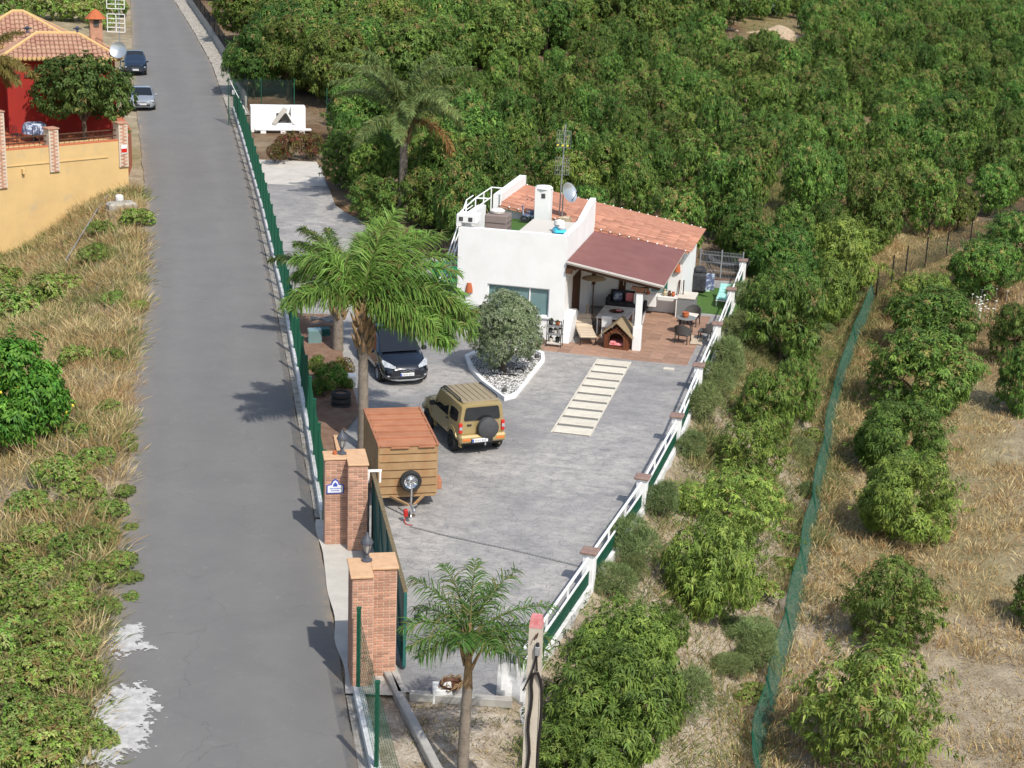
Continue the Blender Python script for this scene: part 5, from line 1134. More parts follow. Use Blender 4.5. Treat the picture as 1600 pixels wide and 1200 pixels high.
# ------------------------------------------------------------------ white barbecue hut at the end of the yard
gz = float(zr(106)); a = gp(400, 212); c = gp(470, 207)
t = thing('barbecue_hut', 'white masonry barbecue with a triangular hood opening at the yard end', 'barbecue', (-16.1, 106.6, gz - .75), R(12)); t.scale = (.88, .88, .9)
b = MB()
for cc, d in (((-1.25, .7, 1.35), (1.9, 1.4, 2.7)), ((1.35, .7, 1.35), (1.1, 1.4, 2.7)), ((.25, .7, .75), (1.1, 1.398, 1.5)), ((.25, .9, 2.45), (1.1, .99, .49))): b.box(cc, d)
b.build('wall', 'white', t)
MB().box((.2, 1.3, 1.85), (1.1, .1, .8)).build('back_panel', 'concrete', t); MB().box((.3, .5, 1.56), (.7, .5, .12)).build('grill', 'rock_dark', t)
b = MB(); b.slab((-.62, -.16, 1.55), (-.3, -.16, 1.5), (.55, -.16, 2.55), (.25, -.16, 2.7), .22); b.build('hood', 'concrete_pale', t); b = MB(); b.slab((.95, -.1, 1.5), (1.1, -.1, 1.5), (.42, -.1, 2.55), (.32, -.1, 2.5), .1); b.build('hood', 'white', t)
MB().box((.2, -.3, 1.1), (4.2, .6, .1), bev=.02).build('counter', 'white', t)
for x in (-1.3, .2, 1.6): MB().box((x, -.3, .5), (.4, .55, 1.1)).build('pier', 'white', t)
t = thing('screen_fence', 'black netting fence with thin posts behind the white barbecue', 'fence', (-17.5, 108.8, float(zr(108.8))), R(10))
for i in range(5): MB().box((-2.4 + 2.2 * i, 0, 1.5), (.06, .06, 3.4 if i < 3 else 2.2)).build('post', 'fence_green', t)
b = MB(); b.slab((4.2, -.03, .05), (8.2, -.03, .05), (8.2, -.03, 1.9), (4.2, -.03, 1.9), .01); b.build('net', 'net_black', t); b = MB(); b.slab((-2.4, -.03, .05), (1.9, -.03, .05), (1.9, -.03, 3.1), (-2.4, -.03, 3.1), .01); b.build('net', 'net_thin', t)
b = MB(); b.tube([(-2.3, 0, 3.0), (-1.2, -1.4, 1.0)], .03, 5); b.build('brace', 'steel_grey', t)
# fence continuing along the orchard beside the road
t = thing('orchard_fence', 'dark mesh fence on a grey wall between the upper road and the big trees', 'fence')
for y in np.arange(116, 178, 5.0):
    x = RRt(y) + 1.6; x2 = RRt(y + 5) + 1.6; z = float(zr(y)); z2 = float(zr(y + 5)); MB().box((x, y, z + .9), (.07, .07, 2.0)).build('post', 'net_black', t)
    MB().slab((x, y, z - .1), (x2, y + 5, z2 - .1), (x2, y + 5, z2 + .7), (x, y, z + .7), .2).build('low_wall', 'concrete', t); MB().slab((x, y, z + .7), (x2, y + 5, z2 + .7), (x2, y + 5, z2 + 1.8), (x, y, z + 1.8), .01).build('net', 'net_black', t)
grid_sheet(lambda y: (RRt(y) + .02, RRt(y) + 1.5), np.arange(112, 190, 1.0), 4, lambda x, y: zr(y) + .05 + .08 * nz(x, y, 1.5), 'verge', 'rubble')

# ------------------------------------------------------------------ red house and yellow wall
w0, w1 = Vector((-27.6, 83.4, 0)), Vector((-21.95, 88.85, 0)); wd = (w1 - w0); WR = math.atan2(wd.y, wd.x); WL = wd.length
t = thing('retaining_wall', 'tall yellow rendered retaining wall with brick piers below the red house', 'wall', w0, WR)
b = MB(); b.box((WL / 2 - 1.5, .6, .2), (WL + 3.0, 1.2, 6.7)); b.build('wall', 'yellow_wall', t); MB().box((WL / 2 - 1.5, .15, 3.58), (WL + 3.0, .3, .1), bev=.02).build('wall_coping', 'red_trim', t)
MB().box((WL / 2 - .5, -.02, 2.72), (WL - 1.5, .05, .05)).build('ledge', 'yellow_wall', t)
bp_ = MB().box((0, 0, 0), (.25, .03, .06), bev=.004).mesh('brick', 'brick_pale')
for x, zt, zb_ in ((.3, 5.6, 1.6), (3.35, 4.5, 2.2), (WL - .3, 4.5, 2.1)):
    q = MB().box((x, .2, (zt + zb_) / 2), (.56, .6, zt - zb_)).build('brick_pier', 'mortar', t)
    for r in range(int((zt - zb_) / .095)):
        z = zt - .06 - r * .095; off = .14 * (r % 2)
        for k in range(-1, 2):
            xx = x + k * .28 + off - .07
            if abs(xx - x) < .2: o = link('brick', bp_, q, (xx, -.1, z)); o.scale = (1.02, 1, 1.3)
    MB().box((x, .2, zt + .03), (.66, .7, .07), bev=.01).build('pier_cap', 'brick_pale', q)
b = MB()
for z in (3.85, 4.15): b.tube([(.5, .2, z), (WL - .4, .2, z)], .04, 6)
for i in range(24): x = .6 + i * (WL - 1.1) / 23; b.tube([(x, .2, 3.6), (x, .2, 4.15)], .012, 4)
b.build('railing', 'wood_dark', t); b = MB(); b.box((1.5, -.1, 2.4), (.14, .2, .3), bev=.02); b.build('drain_spout', 'yellow_wall', t)
b = MB(); b.box((WL - .3, -.125, 3.1), (.34, .02, .5)); o = b.build('pier_sign', 'plate_white', t); MB().box((WL - .3, -.14, 3.02), (.34, .012, .22)).build('sign_stripe', 'lens_red', o)
# terrace body behind the wall
q0 = thing('house_terrace', 'paved terrace between the yellow wall and the red house', 'terrace', (0, 0, 0))
Tq = [(w0.x - 2.5, w0.y - .8), (w1.x - .3, w1.y + .7), (-23.1, 94.5), (-26, 103), (-40, 100), (-38, 84)]
MB().prism(Tq, -1.5, 3.25).build('paving', 'red_trim', q0)
HO = Vector((-29.2, 91.2, 3.25)); HRR = R(20)
t = thing('red_house', 'red rendered house with hipped clay tile roof beside the road', 'house', HO, HRR)
b = MB(); b.box((2.95, 3.0, 2.1), (6.0, 6.0, 4.3)); b.box((-2.5, 5.5, 1.9), (5.0, 6, 3.9)); b.build('wall', 'red_wall', t)
MB().box((2.95, -.1, 4.2), (6.5, .3, .12)).build('eave', 'roof_edge', t)
def tile_face(p00, p10, p01, p11, n, name='roof_face'):
    """barrel tiled face: eave p00-p10, top p01-p11"""
    p00, p10, p01, p11 = map(Vector, (p00, p10, p01, p11)); ex = (p10 - p00).normalized(); m = MB(); w = (p10 - p00).length / n
    up_ = (p01 - p00); nrm = ex.cross(((p01 + p11) / 2 - (p00 + p10) / 2)).normalized(); sdir = nrm.cross(ex).normalized(); Ht = (p01 - p00).dot(sdir)
    tl = (p01 - p00).dot(ex); tr = (p11 - p00).dot(ex); Lw = (p10 - p00).length
    for i in range(n):
        x = (i + .5) * w; top = Ht
        if x < tl and tl > 0: top = Ht * x / tl
        if x > tr and Lw > tr: top = min(top, Ht * (Lw - x) / (Lw - tr))
        if top < .15: continue
        k = max(1, int(top / .4)); vs = []; nn = 4
        for j in range(k):
            for e, dz in ((j, .035), (j + 1, .0)):
                for a in range(nn + 1):
                    an = math.pi * a / nn; q = p00 + ex * (x - w * .47 * math.cos(an)) + sdir * (top * e / k) + nrm * (.02 + dz + .08 * math.sin(an)); vs.append(tuple(q))
        fs = [(2 * j * (nn + 1) + a, 2 * j * (nn + 1) + a + 1, (2 * j + 1) * (nn + 1) + a + 1, (2 * j + 1) * (nn + 1) + a) for j in range(k) for a in range(nn)]
        m.add(vs, fs + [tuple(range(nn + 1))], 0, True)
    return m
def hiproof(x0, x1, y0, y1, z, rise, ridge, par, along='x'):
    m = MB(); ym = (y0 + y1) / 2
    a, b_, c, d = (x0, y0, z), (x1, y0, z), (x1, y1, z), (x0, y1, z); r0 = (x0 + ridge, ym, z + rise); r1 = (x1 - ridge, ym, z + rise)
    m.add([a, b_, c, d, r0, r1], [(0, 1, 5, 4), (2, 3, 4, 5), (1, 2, 5), (3, 0, 4)]); rf = m.build('roof', 'roof_old', par)
    tile_face(a, b_, r0, r1, int((x1 - x0) / .25)).build('roof_tiles', 'roof_old', rf, kind='stuff'); tile_face(b_, c, r1, r1, int((y1 - y0) / .25)).build('roof_tiles', 'roof_old', rf, kind='stuff'); tile_face(d, a, r0, r0, int((y1 - y0) / .25)).build('roof_tiles', 'roof_old', rf, kind='stuff')
    e = MB()
    for p, q in ((a, r0), (b_, r1), (c, r1), (r0, r1)): e.tube([Vector(p) + Vector((0, 0, .05)), Vector(q) + Vector((0, 0, .05))], .11, 6)
    for i in range(int((x1 - x0) / .25)): e.lathe([(.0, -.02), (.11, 0), (.11, .1), (0, .12)], 8, M=Matrix.Translation((x0 + (i + .5) * .25, y0 + .02, z + .03)) @ Matrix.Rotation(R(90), 4, 'X'))
    e.build('ridge_tiles', 'roof_edge', rf)
hiproof(-.4, 6.3, -.4, 4.6, 4.28, 1.15, 2.2, t); hiproof(-2.6, 4.6, 2.6, 8.8, 4.6, 1.75, 3.3, t)
b = MB(); b.box((5.2, 2.6, 5.3), (.7, .6, 2.0)); b.build('chimney', 'brick_pale', t); MB().box((5.2, 2.28, 6.05), (.3, .05, .4)).build('chimney_opening', 'rock_dark', t)
b = MB(); b.lathe([(.62, 6.3), (.5, 6.42), (.2, 6.75), (0, 6.85)], 8, (5.2, 2.6, 0), sm=False); b.build('chimney_cap', 'clay', t)
for i, (x, y, z) in enumerate(((1.3, 2.0, 5.5), (4.1, 2.1, 5.5))):
    b = MB(); b.lathe([(0, 0), (.1, .02), (.06, .15), (.14, .3), (0, .42)], 8); b.box((0, 0, .25), (.5, .05, .08)); b.build('roof_finial', 'ink', t, (x, y, z))
for i in range(2): MB().box((.35 + i * .9, -.03, 3.3), (.7, .06, .2)).build('awning_roll', 'wood_dark', t)
MB().box((-1.2, 2.6, 1.2), (1.6, .1, 2.4)).build('doorway', 'wood_dark', t)
# dish and aerial beside the red house
t = thing('satellite_dish', 'round white satellite dish on a mast beside the red house', 'satellite dish', HO + Matrix.Rotation(HRR, 3, 'Z') @ Vector((6.25, -.2, 2.2)), 0)
MB().tube([(0, 0, 0), (0, 0, 5.4)], .04, 6).build('mast', 'steel_grey', t); D = Matrix.Translation((-.05, -.12, 2.55)) @ Matrix.Rotation(R(70), 4, 'X'); b = MB(); b.lathe([(0, 0), (.3, .03), (.48, .12), (.48, .15), (.3, .06), (0, .03)], 20, M=D); b.build('reflector', 'silver_paint', t)
b = MB(); b.tube([(0, 0, 1.6), (-.2, -.3, 1.4), (.1, -.2, 1.0)], .03, 5); b.build('bracket', 'steel_grey', t)
for z, h in ((4.1, 1.0), (5.4, 1.0)): grid_panel(1.0, h, 2, 4, .025).build('aerial', 'white_metal', t, (-.15, -.1, z))
# covered table on the terrace
q = HO + Matrix.Rotation(HRR, 3, 'Z') @ Vector((1.2, -2.6, 0)); t = thing('terrace_table', 'round terrace table under a white cover with iron chairs', 'table', q + Vector((0, 0, .0)), HRR)
vs = []; n = 20
for r, z in ((.0, 1.05), (.5, 1.03), (.62, .9), (.7, .45)):
    for i in range(n): a = 2 * math.pi * i / n; k = 1 + .08 * math.sin(a * 5) * (z < 1); vs.append((r * k * math.cos(a), r * k * math.sin(a), z))
MB().add(vs, [(j * n + i, j * n + (i + 1) % n, (j + 1) * n + (i + 1) % n, (j + 1) * n + i) for j in range(3) for i in range(n)], 0, True).build('table_cover', 'towel', t); MB().lathe([(.3, 0), (.05, .1), (.05, .9)], 8).build('pedestal', 'black_plastic', t)
for i, x in enumerate((-1.0, .0, 1.0)):
    o = thing('iron_chair', ['wrought iron chair at the left of the covered terrace table', 'wrought iron chair in front of the covered terrace table', 'wrought iron chair at the right of the covered terrace table'][i], 'chair', q + Matrix.Rotation(HRR, 3, 'Z') @ Vector((x, -.75 + .4 * abs(x), 0)), HRR + R(180 + 40 * x), 'iron chairs round the terrace table')
    MB().box((0, 0, .45), (.42, .42, .04)).build('seat', 'black_plastic', o); b = MB(); b.tube([(-.2, .2, .45), (-.18, .26, .95), (.18, .26, .95), (.2, .2, .45)], .02, 5)
    for k in (-.08, 0, .08): b.tube([(k, .2, .47), (k, .26, .95)], .012, 4)
    b.build('backrest', 'black_plastic', o); four_legs(o, (-.18, .18), (-.18, .18), .44, .018, 'black_plastic')
# pale rubble block at the wall foot
q = gp(190, 330); t = thing('concrete_block', 'broken pale concrete footing at the road end of the yellow wall', 'concrete block', (q[0], q[1], q[2]), R(30))
MB().box((0, 0, .1), (1.5, .9, .8), bev=.12).build('block', 'rubble', t); MB().box((.1, .7, .5), (.4, .35, .5), bev=.08).build('stub', 'white_worn', t)
t = thing('water_pipe', 'grey pipe lying down the grassy bank below the yellow wall', 'pipe'); pts = [gp(x, y) + [0, 0, .45] for x, y in ((168, 318), (150, 345), (125, 385), (104, 420))]; MB().tube(pts, .035, 6).build('pipe', 'steel_grey', t)

# ------------------------------------------------------------------ green net fence in the field
NET = [gp(x, y) for x, y in ((1215, 1290), (1190, 1200), (1212, 1110), (1240, 1000), (1262, 900), (1280, 810), (1297, 720), (1312, 630), (1340, 540), (1368, 466))]
t = thing('net_fence', 'long green shade net fence winding down the field', 'fence')
P_ = []
for a, c in zip(NET[:-1], NET[1:]):
    for k in range(8): P_.append(a + (c - a) * k / 8)
P_.append(NET[-1]); V_ = []; hN = .9; nv = 7
for i, p in enumerate(P_):
    s_ = i / 8; ph = s_ - int(s_); sag = .12 * math.sin(math.pi * ph); gz = float(ground(p[0], p[1]))
    for j in range(nv): f = j / (nv - 1); V_.append((p[0] + .05 * math.sin(i * 1.1 + j) * (1 - abs(2 * f - 1)) - .12 * f * math.sin(math.pi * ph) - .3 * f, p[1], gz + f * (hN - sag)))
m = MB(); m.add(V_, [(i * nv + j, (i + 1) * nv + j, (i + 1) * nv + j + 1, i * nv + j + 1) for i in range(len(P_) - 1) for j in range(nv - 1)], 0, True); m.build('net', 'net_green', t)
m = MB(); m.tube([V_[i * nv + nv - 1] for i in range(len(P_))], .015, 4); m.build('top_wire', 'fence_green', t)
for p in NET: MB().tube([(p[0], p[1], p[2] - .2), (p[0] - .33, p[1], p[2] + hN + .12)], .035, 6).build('post', 'fence_green', t)
NF = [gp(x, y) for x, y in ((1368, 466), (1392, 448), (1414, 432), (1445, 418), (1478, 402), (1515, 385), (1550, 370), (1600, 345), (1660, 320))]
t = thing('net_fence', 'thin dark net fence on slim posts at the top of the dry field', 'fence')
for a, c in zip(NF[:-1], NF[1:]):
    MB().slab(a + [0, 0, .02], c + [0, 0, .02], c + [0, 0, 1.4], a + [0, 0, 1.4], .008).build('net', 'net_thin', t); MB().tube([(*a[:2], a[2] - .2), (*a[:2], a[2] + 1.75)], .04, 6).build('post', 'cable', t)
# ------------------------------------------------------------------ vegetation
AV = np.array([[.065, .13, .024], [.1, .185, .032], [.14, .22, .042], [.08, .145, .03]])
AVB = np.array([[.1, .17, .03], [.14, .215, .04], [.18, .25, .05], [.115, .18, .04]])
FLUSH = np.array([[.25, .18, .07], [.25, .21, .075], [.28, .26, .075]])
def crown(seed, Rr, Hh, z0, nl, nros, k, L, Wd, pal, flush=.1, droop=.3, lobe=.45, inner=.25, up=.25, spread=1.0, fl=FLUSH, low=-.35, shoots=0):
    g = np.random.default_rng(seed)
    th = g.uniform(0, 2 * np.pi, nl); ph = g.uniform(low, 1.0, nl); cz = ph; rr = np.sqrt(np.clip(1 - cz ** 2, 0, 1))
    c = np.stack([rr * np.cos(th) * Rr * .62, rr * np.sin(th) * Rr * .62, z0 + Hh * .48 + cz * Hh * .36], 1); r = Rr * lobe * g.uniform(.7, 1.2, nl)
    pr = r ** 2 / (r ** 2).sum(); li = g.choice(nl, nros * 2, p=pr)
    d = unit(g.normal(size=(nros * 2, 3)) + [0, 0, up]); p = c[li] + d * (r[li] * g.uniform(.72, 1.02, nros * 2))[:, None] * [1, 1, .95]
    dist = np.linalg.norm(p[:, None] - c[None], axis=2) / r[None]; dist[np.arange(len(p)), li] = 9
    ins = dist.min(1) < .78; keep = (~ins | (g.uniform(size=len(p)) < inner)) & (p[:, 2] > z0 * .6); p, d, li = p[keep][:nros], d[keep][:nros], li[keep][:nros]
    if shoots:
        sdv = unit(g.normal(size=(shoots, 3)) * [1, 1, .7] + [0, 0, .45]); f_ = np.linspace(.85, 1.0, 5)[None, :, None] + g.uniform(.0, .22, (shoots, 1, 1)) * np.linspace(0, 1, 5)[None, :, None]
        ps = (np.array([0, 0, z0 + Hh * .46]) + sdv[:, None] * f_ * np.array([Rr * .96, Rr * .96, Hh * .56])).reshape(-1, 3); p = np.concatenate([p, ps]); d = np.concatenate([d, np.repeat(sdv, 5, 0)]); li = np.concatenate([li, np.repeat(g.integers(0, nl, shoots), 5)])
    n = len(p); P = np.repeat(p, k, 0); nn = np.repeat(d, k, 0); t = unit(np.cross(nn, g.normal(size=(n * k, 3))))
    D = unit(nn * .5 + t * spread + np.array([0, 0, -.3])); N = unit(nn + .45 * g.normal(size=(n * k, 3)) + [0, 0, .35])
    P = P + D * .0 + g.normal(size=P.shape) * L * .18
    ci = g.integers(0, len(pal), n); base = pal[ci] * g.uniform(.8, 1.2, n)[:, None] * (.8 + .4 * g.uniform(size=nl)[li])[:, None]
    fm = (g.uniform(size=n) < flush * (.6 + 3.5 * (d[:, 2] > .5))) ; base[fm] = fl[g.integers(0, len(fl), fm.sum())] * g.uniform(.7, 1.1, fm.sum())[:, None]
    C = np.repeat(base, k, 0) * g.uniform(.8, 1.2, n * k)[:, None]
    return leaf_arrays(P, D, N, L * g.uniform(.7, 1.25, n * k), Wd * g.uniform(.8, 1.2, n * k), C, droop)
def crown_mesh(name, mat='leaf_avocado', **kw):
    V, F, C = crown(**kw); return npmesh(name, V, F, mat, C)
def trunk_mesh(seed, h, r, spread, nb=4, mat='bark', name='trunk'):
    g = random.Random(seed); b = MB(); b.tube([(0, 0, -.3), (g.uniform(-.05, .05), g.uniform(-.05, .05), h * .5), (0, 0, h)], [r * 1.2, r, r * .8], 7)
    for i in range(nb):
        a = 2 * math.pi * i / nb + g.uniform(-.4, .4); b.tube([(0, 0, h * .8), (spread * .4 * math.cos(a), spread * .4 * math.sin(a), h * 1.5), (spread * .8 * math.cos(a), spread * .8 * math.sin(a), h * 2.1)], [r * .6, r * .4, r * .15], 5)
    return b.mesh(name, mat)
def tree(name, label, cat, loc, cm, tm, s=1.0, group=None, rz=None, sz=None):
    t = thing(name, label, cat, loc, random.uniform(0, 6.28) if rz is None else rz, group); t.scale = (s, s, s * (sz or random.uniform(.9, 1.1)))
    link('crown', cm, t); link('trunk', tm, t); return t
OV = [crown_mesh('crown', seed=10 + i, Rr=2.0, Hh=3.7, z0=.3, nl=36 + 2 * i, nros=1300, k=8, L=.2, Wd=.066, pal=AV * 1.12, flush=.02 + .03 * (i % 3), shoots=14, lobe=.31, up=.6, inner=.12, low=-.95) for i in range(5)]
OVB = [crown_mesh('crown', seed=30 + i, Rr=2.0, Hh=3.0, z0=.35, nl=30, nros=1150, k=8, L=.2, Wd=.066, pal=AVB, flush=.03, lobe=.31, up=.6, inner=.12, low=-.95) for i in range(2)]
OTR = trunk_mesh(1, .8, .1, 1.2)
BIG = [crown_mesh('crown', seed=50 + i, Rr=3.7, Hh=6.2, z0=.5, nl=38, nros=2600, k=8, L=.3, Wd=.1, pal=AVB if i < 2 else AV, flush=.05, lobe=.3, up=.6, inner=.12, low=-.85, shoots=22) for i in range(3)]
BTR = trunk_mesh(2, 2.0, .2, 2.2, 5)
FINE = [crown_mesh('crown', seed=70 + i, Rr=1.08, Hh=1.65, z0=.05, low=-.9, nl=30, nros=[1700, 1600, 1050][i], k=9, L=.095, Wd=.026, pal=[AVB * 1.08, AV * 1.2, AVB * 1.22][i], flush=[.0, .05, .03][i], lobe=.3, droop=.35, inner=.3, shoots=26) for i in range(3)]
FTR = trunk_mesh(3, .4, .05, .6)
# individually placed young trees right of the house: px of crown centre, width, height px, kind, label
IND = [
 (1415, 785, 158, 135, 0, 'round avocado bush in dry grass, middle of the column right of the green net'),
 (1388, 950, 160, 135, 2, 'loose low avocado bush in dry straw right of the green net'),
 (1348, 1115, 235, 200, 2, 'widest avocado bush in the field, at the bottom right of the green net'),
 (1405, 690, 150, 115, 0, 'leafy avocado bush touching its neighbour just above the round field bush'),
 (1435, 590, 185, 125, 1, 'broad dark avocado bush close to the upper bend of the green net'),
 (1455, 505, 150, 100, 1, 'avocado bush beside the corner where the green net turns'),
 (1440, 470, 110, 75, 0, 'small avocado bush behind the net corner'),
 (1535, 425, 115, 90, 1, 'avocado bush near the white wild flowers below the thin dark fence'),
 (1592, 600, 90, 110, 1, 'avocado bush cut by the right edge of the view in the upper field'),
 (1585, 530, 95, 95, 1, 'dark avocado bush near the right edge above its neighbour'),
 (1620, 940, 90, 90, 0, 'avocado bush just out at the right edge of the dry field'),
 (1585, 385, 110, 90, 1, 'dark avocado bush at the right end of the thin dark fence'),
 (1110, 890, 158, 165, 0, 'dense bright green avocado bush on the bank below the terrace fence'),
 (1150, 795, 155, 105, 2, 'yellow green avocado bush on the bank above the dense bright one'),
 (1168, 715, 115, 105, 2, 'pale yellow green avocado sapling high on the bank'),
 (1075, 780, 70, 50, 2, 'small yellow green shoot against the terrace fence bank'),
 (1195, 640, 100, 115, 1, 'dark avocado bush on the bank left of the green net'),
 (1240, 615, 75, 100, 1, 'narrow dark avocado bush tucked behind the bank bush'),
 (1218, 510, 150, 150, 1, 'large dark avocado bush beside the terrace fence'),
 (1285, 465, 95, 105, 0, 'lighter avocado bush between the large dark one and the net'),
 (1232, 455, 90, 90, 1, 'avocado bush with brown tips behind the large dark bush'),
 (975, 1005, 170, 120, 0, 'spreading avocado bush below the end of the terrace fence'),
 (945, 1100, 230, 190, 0, 'largest avocado bush on the bank beside the concrete pole'),
 (890, 1185, 170, 110, 0, 'avocado bush at the very bottom beside the concrete pole'),
 (1040, 985, 70, 80, 0, 'small avocado sapling between the dense bush and the pole bushes'),
 (1215, 410, 120, 100, 1, 'avocado bush just beyond the corner post of the terrace fence'),
 (1310, 405, 130, 115, 0, 'avocado bush at the orchard edge above the green net corner'),
 (1160, 380, 90, 70, 1, 'avocado bush behind the grey wire back fence'),
]
for px, py, w, h, kd, lb in IND:
    b_ = gp(px, py + h * .42); s_ = proj(b_)[2]; rad = w / s_ / 2; hh = h / s_ / .93
    t = tree('avocado_bush', lb, 'tree', b_, FINE[kd], FTR, 1, 'avocado bushes beside the terrace and the net'); t.scale = (rad / .98, rad / .98, max(.6, (hh * .8) / 1.45))
# orchard
def bigzone(px, py):
    return px < 1135 and py < np.interp(px, [250, 380, 480, 640, 700, 775, 895, 930, 1000, 1112, 1135], [90, 150, 165, 165, 128, 112, 88, 62, 70, 50, 20])
ORD = 'zeroth first second third fourth fifth sixth seventh eighth ninth tenth eleventh twelfth thirteenth fourteenth fifteenth sixteenth seventeenth eighteenth nineteenth twentieth'.split()
def od(n):
    if n <= 20: return ORD[n]
    t_ = {2: 'twenty', 3: 'thirty', 4: 'forty', 5: 'fifty', 6: 'sixty'}[n // 10]; return (t_[:-1] + 'ieth') if n % 10 == 0 else t_ + '-' + ORD[n % 10]
def row_labels(items, head, tail):
    """items: (row, x); gives each its place in its row"""
    rows = {}
    for k, (r_, x) in enumerate(items): rows.setdefault(r_, []).append((x, k))
    out = {}
    for n, r_ in enumerate(sorted(rows)):
        for m, (x, k) in enumerate(sorted(rows[r_])): out[k] = '%s, %s from the left in the %s %s' % (head[k], od(m + 1), od(n + 1), tail)
    return out
orch = []; far = []
for i in range(-55, 72):
    for j in range(0, 72):
        a = i * 3.75 + (j % 2) * 1.8 + rng.uniform(-.65, .65); bq = 12.6 + j * 3.8 + rng.uniform(-.65, .65); x, y = HL(a, bq)[:2]
        if y > 300 or y < 72: continue
        z = float(ground(x, y)); px, py, s_ = proj((x, y, z + 1.0))
        if not (-60 < px < 1670 and -70 < py < 470): continue
        if x < RRt(y) + 2.4 and y > 110: continue
        if y < 112 and x < float(np.interp(y, [70, 80, 84, 90, 97, 104, 112], [-3.2, -4.2, -7.2, -9.0, -10.3, -12.5, -13.4])): continue
        if x < -12.2 and y < 110.5: continue
        al, bl = (np.array([x, y, 0]) - HA) @ HU, (np.array([x, y, 0]) - HA) @ HV
        if -6.4 < al < 8.0 and bl < 15.8: continue
        if al >= 8 and (bl < 13 or gp_y_skip(px, py) if False else bl < 13): continue
        if px > 1150 and py > np.interp(px, [1150, 1330, 1370, 1480, 1600], [440, 430, 400, 372, 330]): continue
        if 1120 < px < 1258 and 20 < py < 84: continue
        if 1072 < px < 1122 and 252 < py < 305: continue
        if px < 935 and bigzone(px, py - 20): continue
        if 1400 < px < 1500 and py < 18: continue
        if bigzone(px, py):
            continue
        orch.append((s_, x, y, z, px, py, j))
orch.sort(reverse=True)
OG = 'avocado trees in the orchard behind the house'
ofr = [bool(rng.uniform() < .14) for _ in orch[:296]]
olab = row_labels([(q[6], q[4]) for q in orch[:296]], ['fresh green avocado tree' if f else 'brown tipped avocado tree' for f in ofr], 'orchard row')
for n_, (s_, x, y, z, px, py, _j) in enumerate(orch[:296]):
    fresh = ofr[n_]; kd = OVB[n_ % 2] if fresh else OV[int(rng.integers(0, 5))]; sc = rng.uniform(.55, .82) * (1.08 if y < 90 else 1.0)
    tree('avocado_tree', olab[n_], 'tree', (x, y, z), kd, OTR, sc, OG, sz=rng.uniform(1.15, 1.5))
rest_ = orch[296:]
if rest_:
    src = bpy.data.objects.new('orchard_trees', None)
    me = bpy.data.meshes.new('orchard_trees'); me.from_pydata([(x, y, z) for _, x, y, z, _, _, _ in rest_], [], [])
    o = link('orchard_trees', me, kind='stuff'); md = o.modifiers.new('trees', 'NODES'); ng = bpy.data.node_groups.new('trees', 'GeometryNodeTree'); md.node_group = ng
    ng.interface.new_socket('Geometry', in_out='INPUT', socket_type='NodeSocketGeometry'); ng.interface.new_socket('Geometry', in_out='OUTPUT', socket_type='NodeSocketGeometry')
    N_ = ng.nodes; gi = N_.new('NodeGroupInput'); go = N_.new('NodeGroupOutput'); ip = N_.new('GeometryNodeInstanceOnPoints'); jg = N_.new('GeometryNodeGeometryToInstance')
    seen = set()
    for ob in COL.objects:
        if ob.name.startswith('crown') and ob.data in OV and ob.data.name not in seen:
            seen.add(ob.data.name); oi = N_.new('GeometryNodeObjectInfo'); oi.inputs['Object'].default_value = ob; oi.transform_space = 'ORIGINAL'; ng.links.new(oi.outputs['Geometry'], jg.inputs[0])
    ip.inputs['Pick Instance'].default_value = True; ng.links.new(gi.outputs[0], ip.inputs['Points']); ng.links.new(jg.outputs[0], ip.inputs['Instance'])
    r1 = N_.new('FunctionNodeRandomValue'); r1.data_type = 'FLOAT_VECTOR'; r1.inputs[0].default_value = (0, 0, 0); r1.inputs[1].default_value = (0, 0, 6.28); ng.links.new(r1.outputs[0], ip.inputs['Rotation'])
    r2 = N_.new('FunctionNodeRandomValue'); r2.data_type = 'FLOAT'; r2.data_type = 'FLOAT_VECTOR'; r2.inputs[0].default_value = (.55, .55, .66); r2.inputs[1].default_value = (.8, .8, 1.1); ng.links.new(r2.outputs[0], ip.inputs['Scale'])
    ng.links.new(ip.outputs[0], go.inputs[0]); bpy.data.objects.remove(src)
BG = 'tall trees above the yard'
cand = []
for i in range(-30, 30):
    for j in range(0, 26):
        x = -22 + i * 5.2 + (j % 2) * 2.6 + rng.uniform(-.8, .8); y = 113 + j * 5.0 + rng.uniform(-.8, .8); z = float(ground(x, y)); px, py, s_ = proj((x, y, z + 3))
        if x < RRt(y) + 4.4 or not (-50 < px < 1200) or py < -70: continue
        if bigzone(*proj((x, y, z + 1.0))[:2]): cand.append((x, y, z, px, py, j))
clab = row_labels([(q[5], q[3]) for q in cand], ['tall bright green tree'] * len(cand), 'row of the grove')
for n_, (x, y, z, px, py, _j) in enumerate(cand):
    tree('tall_tree', clab[n_], 'tree', (x, y, z), BIG[n_ % 3], BTR, rng.uniform(.78, 1.0), BG)
for px, py, k, lb in ((395, 150, .7, 'tall tree at the top end of the green road fence'), (450, 150, .8, 'tall tree behind the black netting of the barbecue corner'), (520, 150, .85, 'tall tree above the yard end, left of the tall palm')):
    tree('tall_tree', lb, 'tree', gp(px, py), BIG[px % 3], BTR, k, BG)
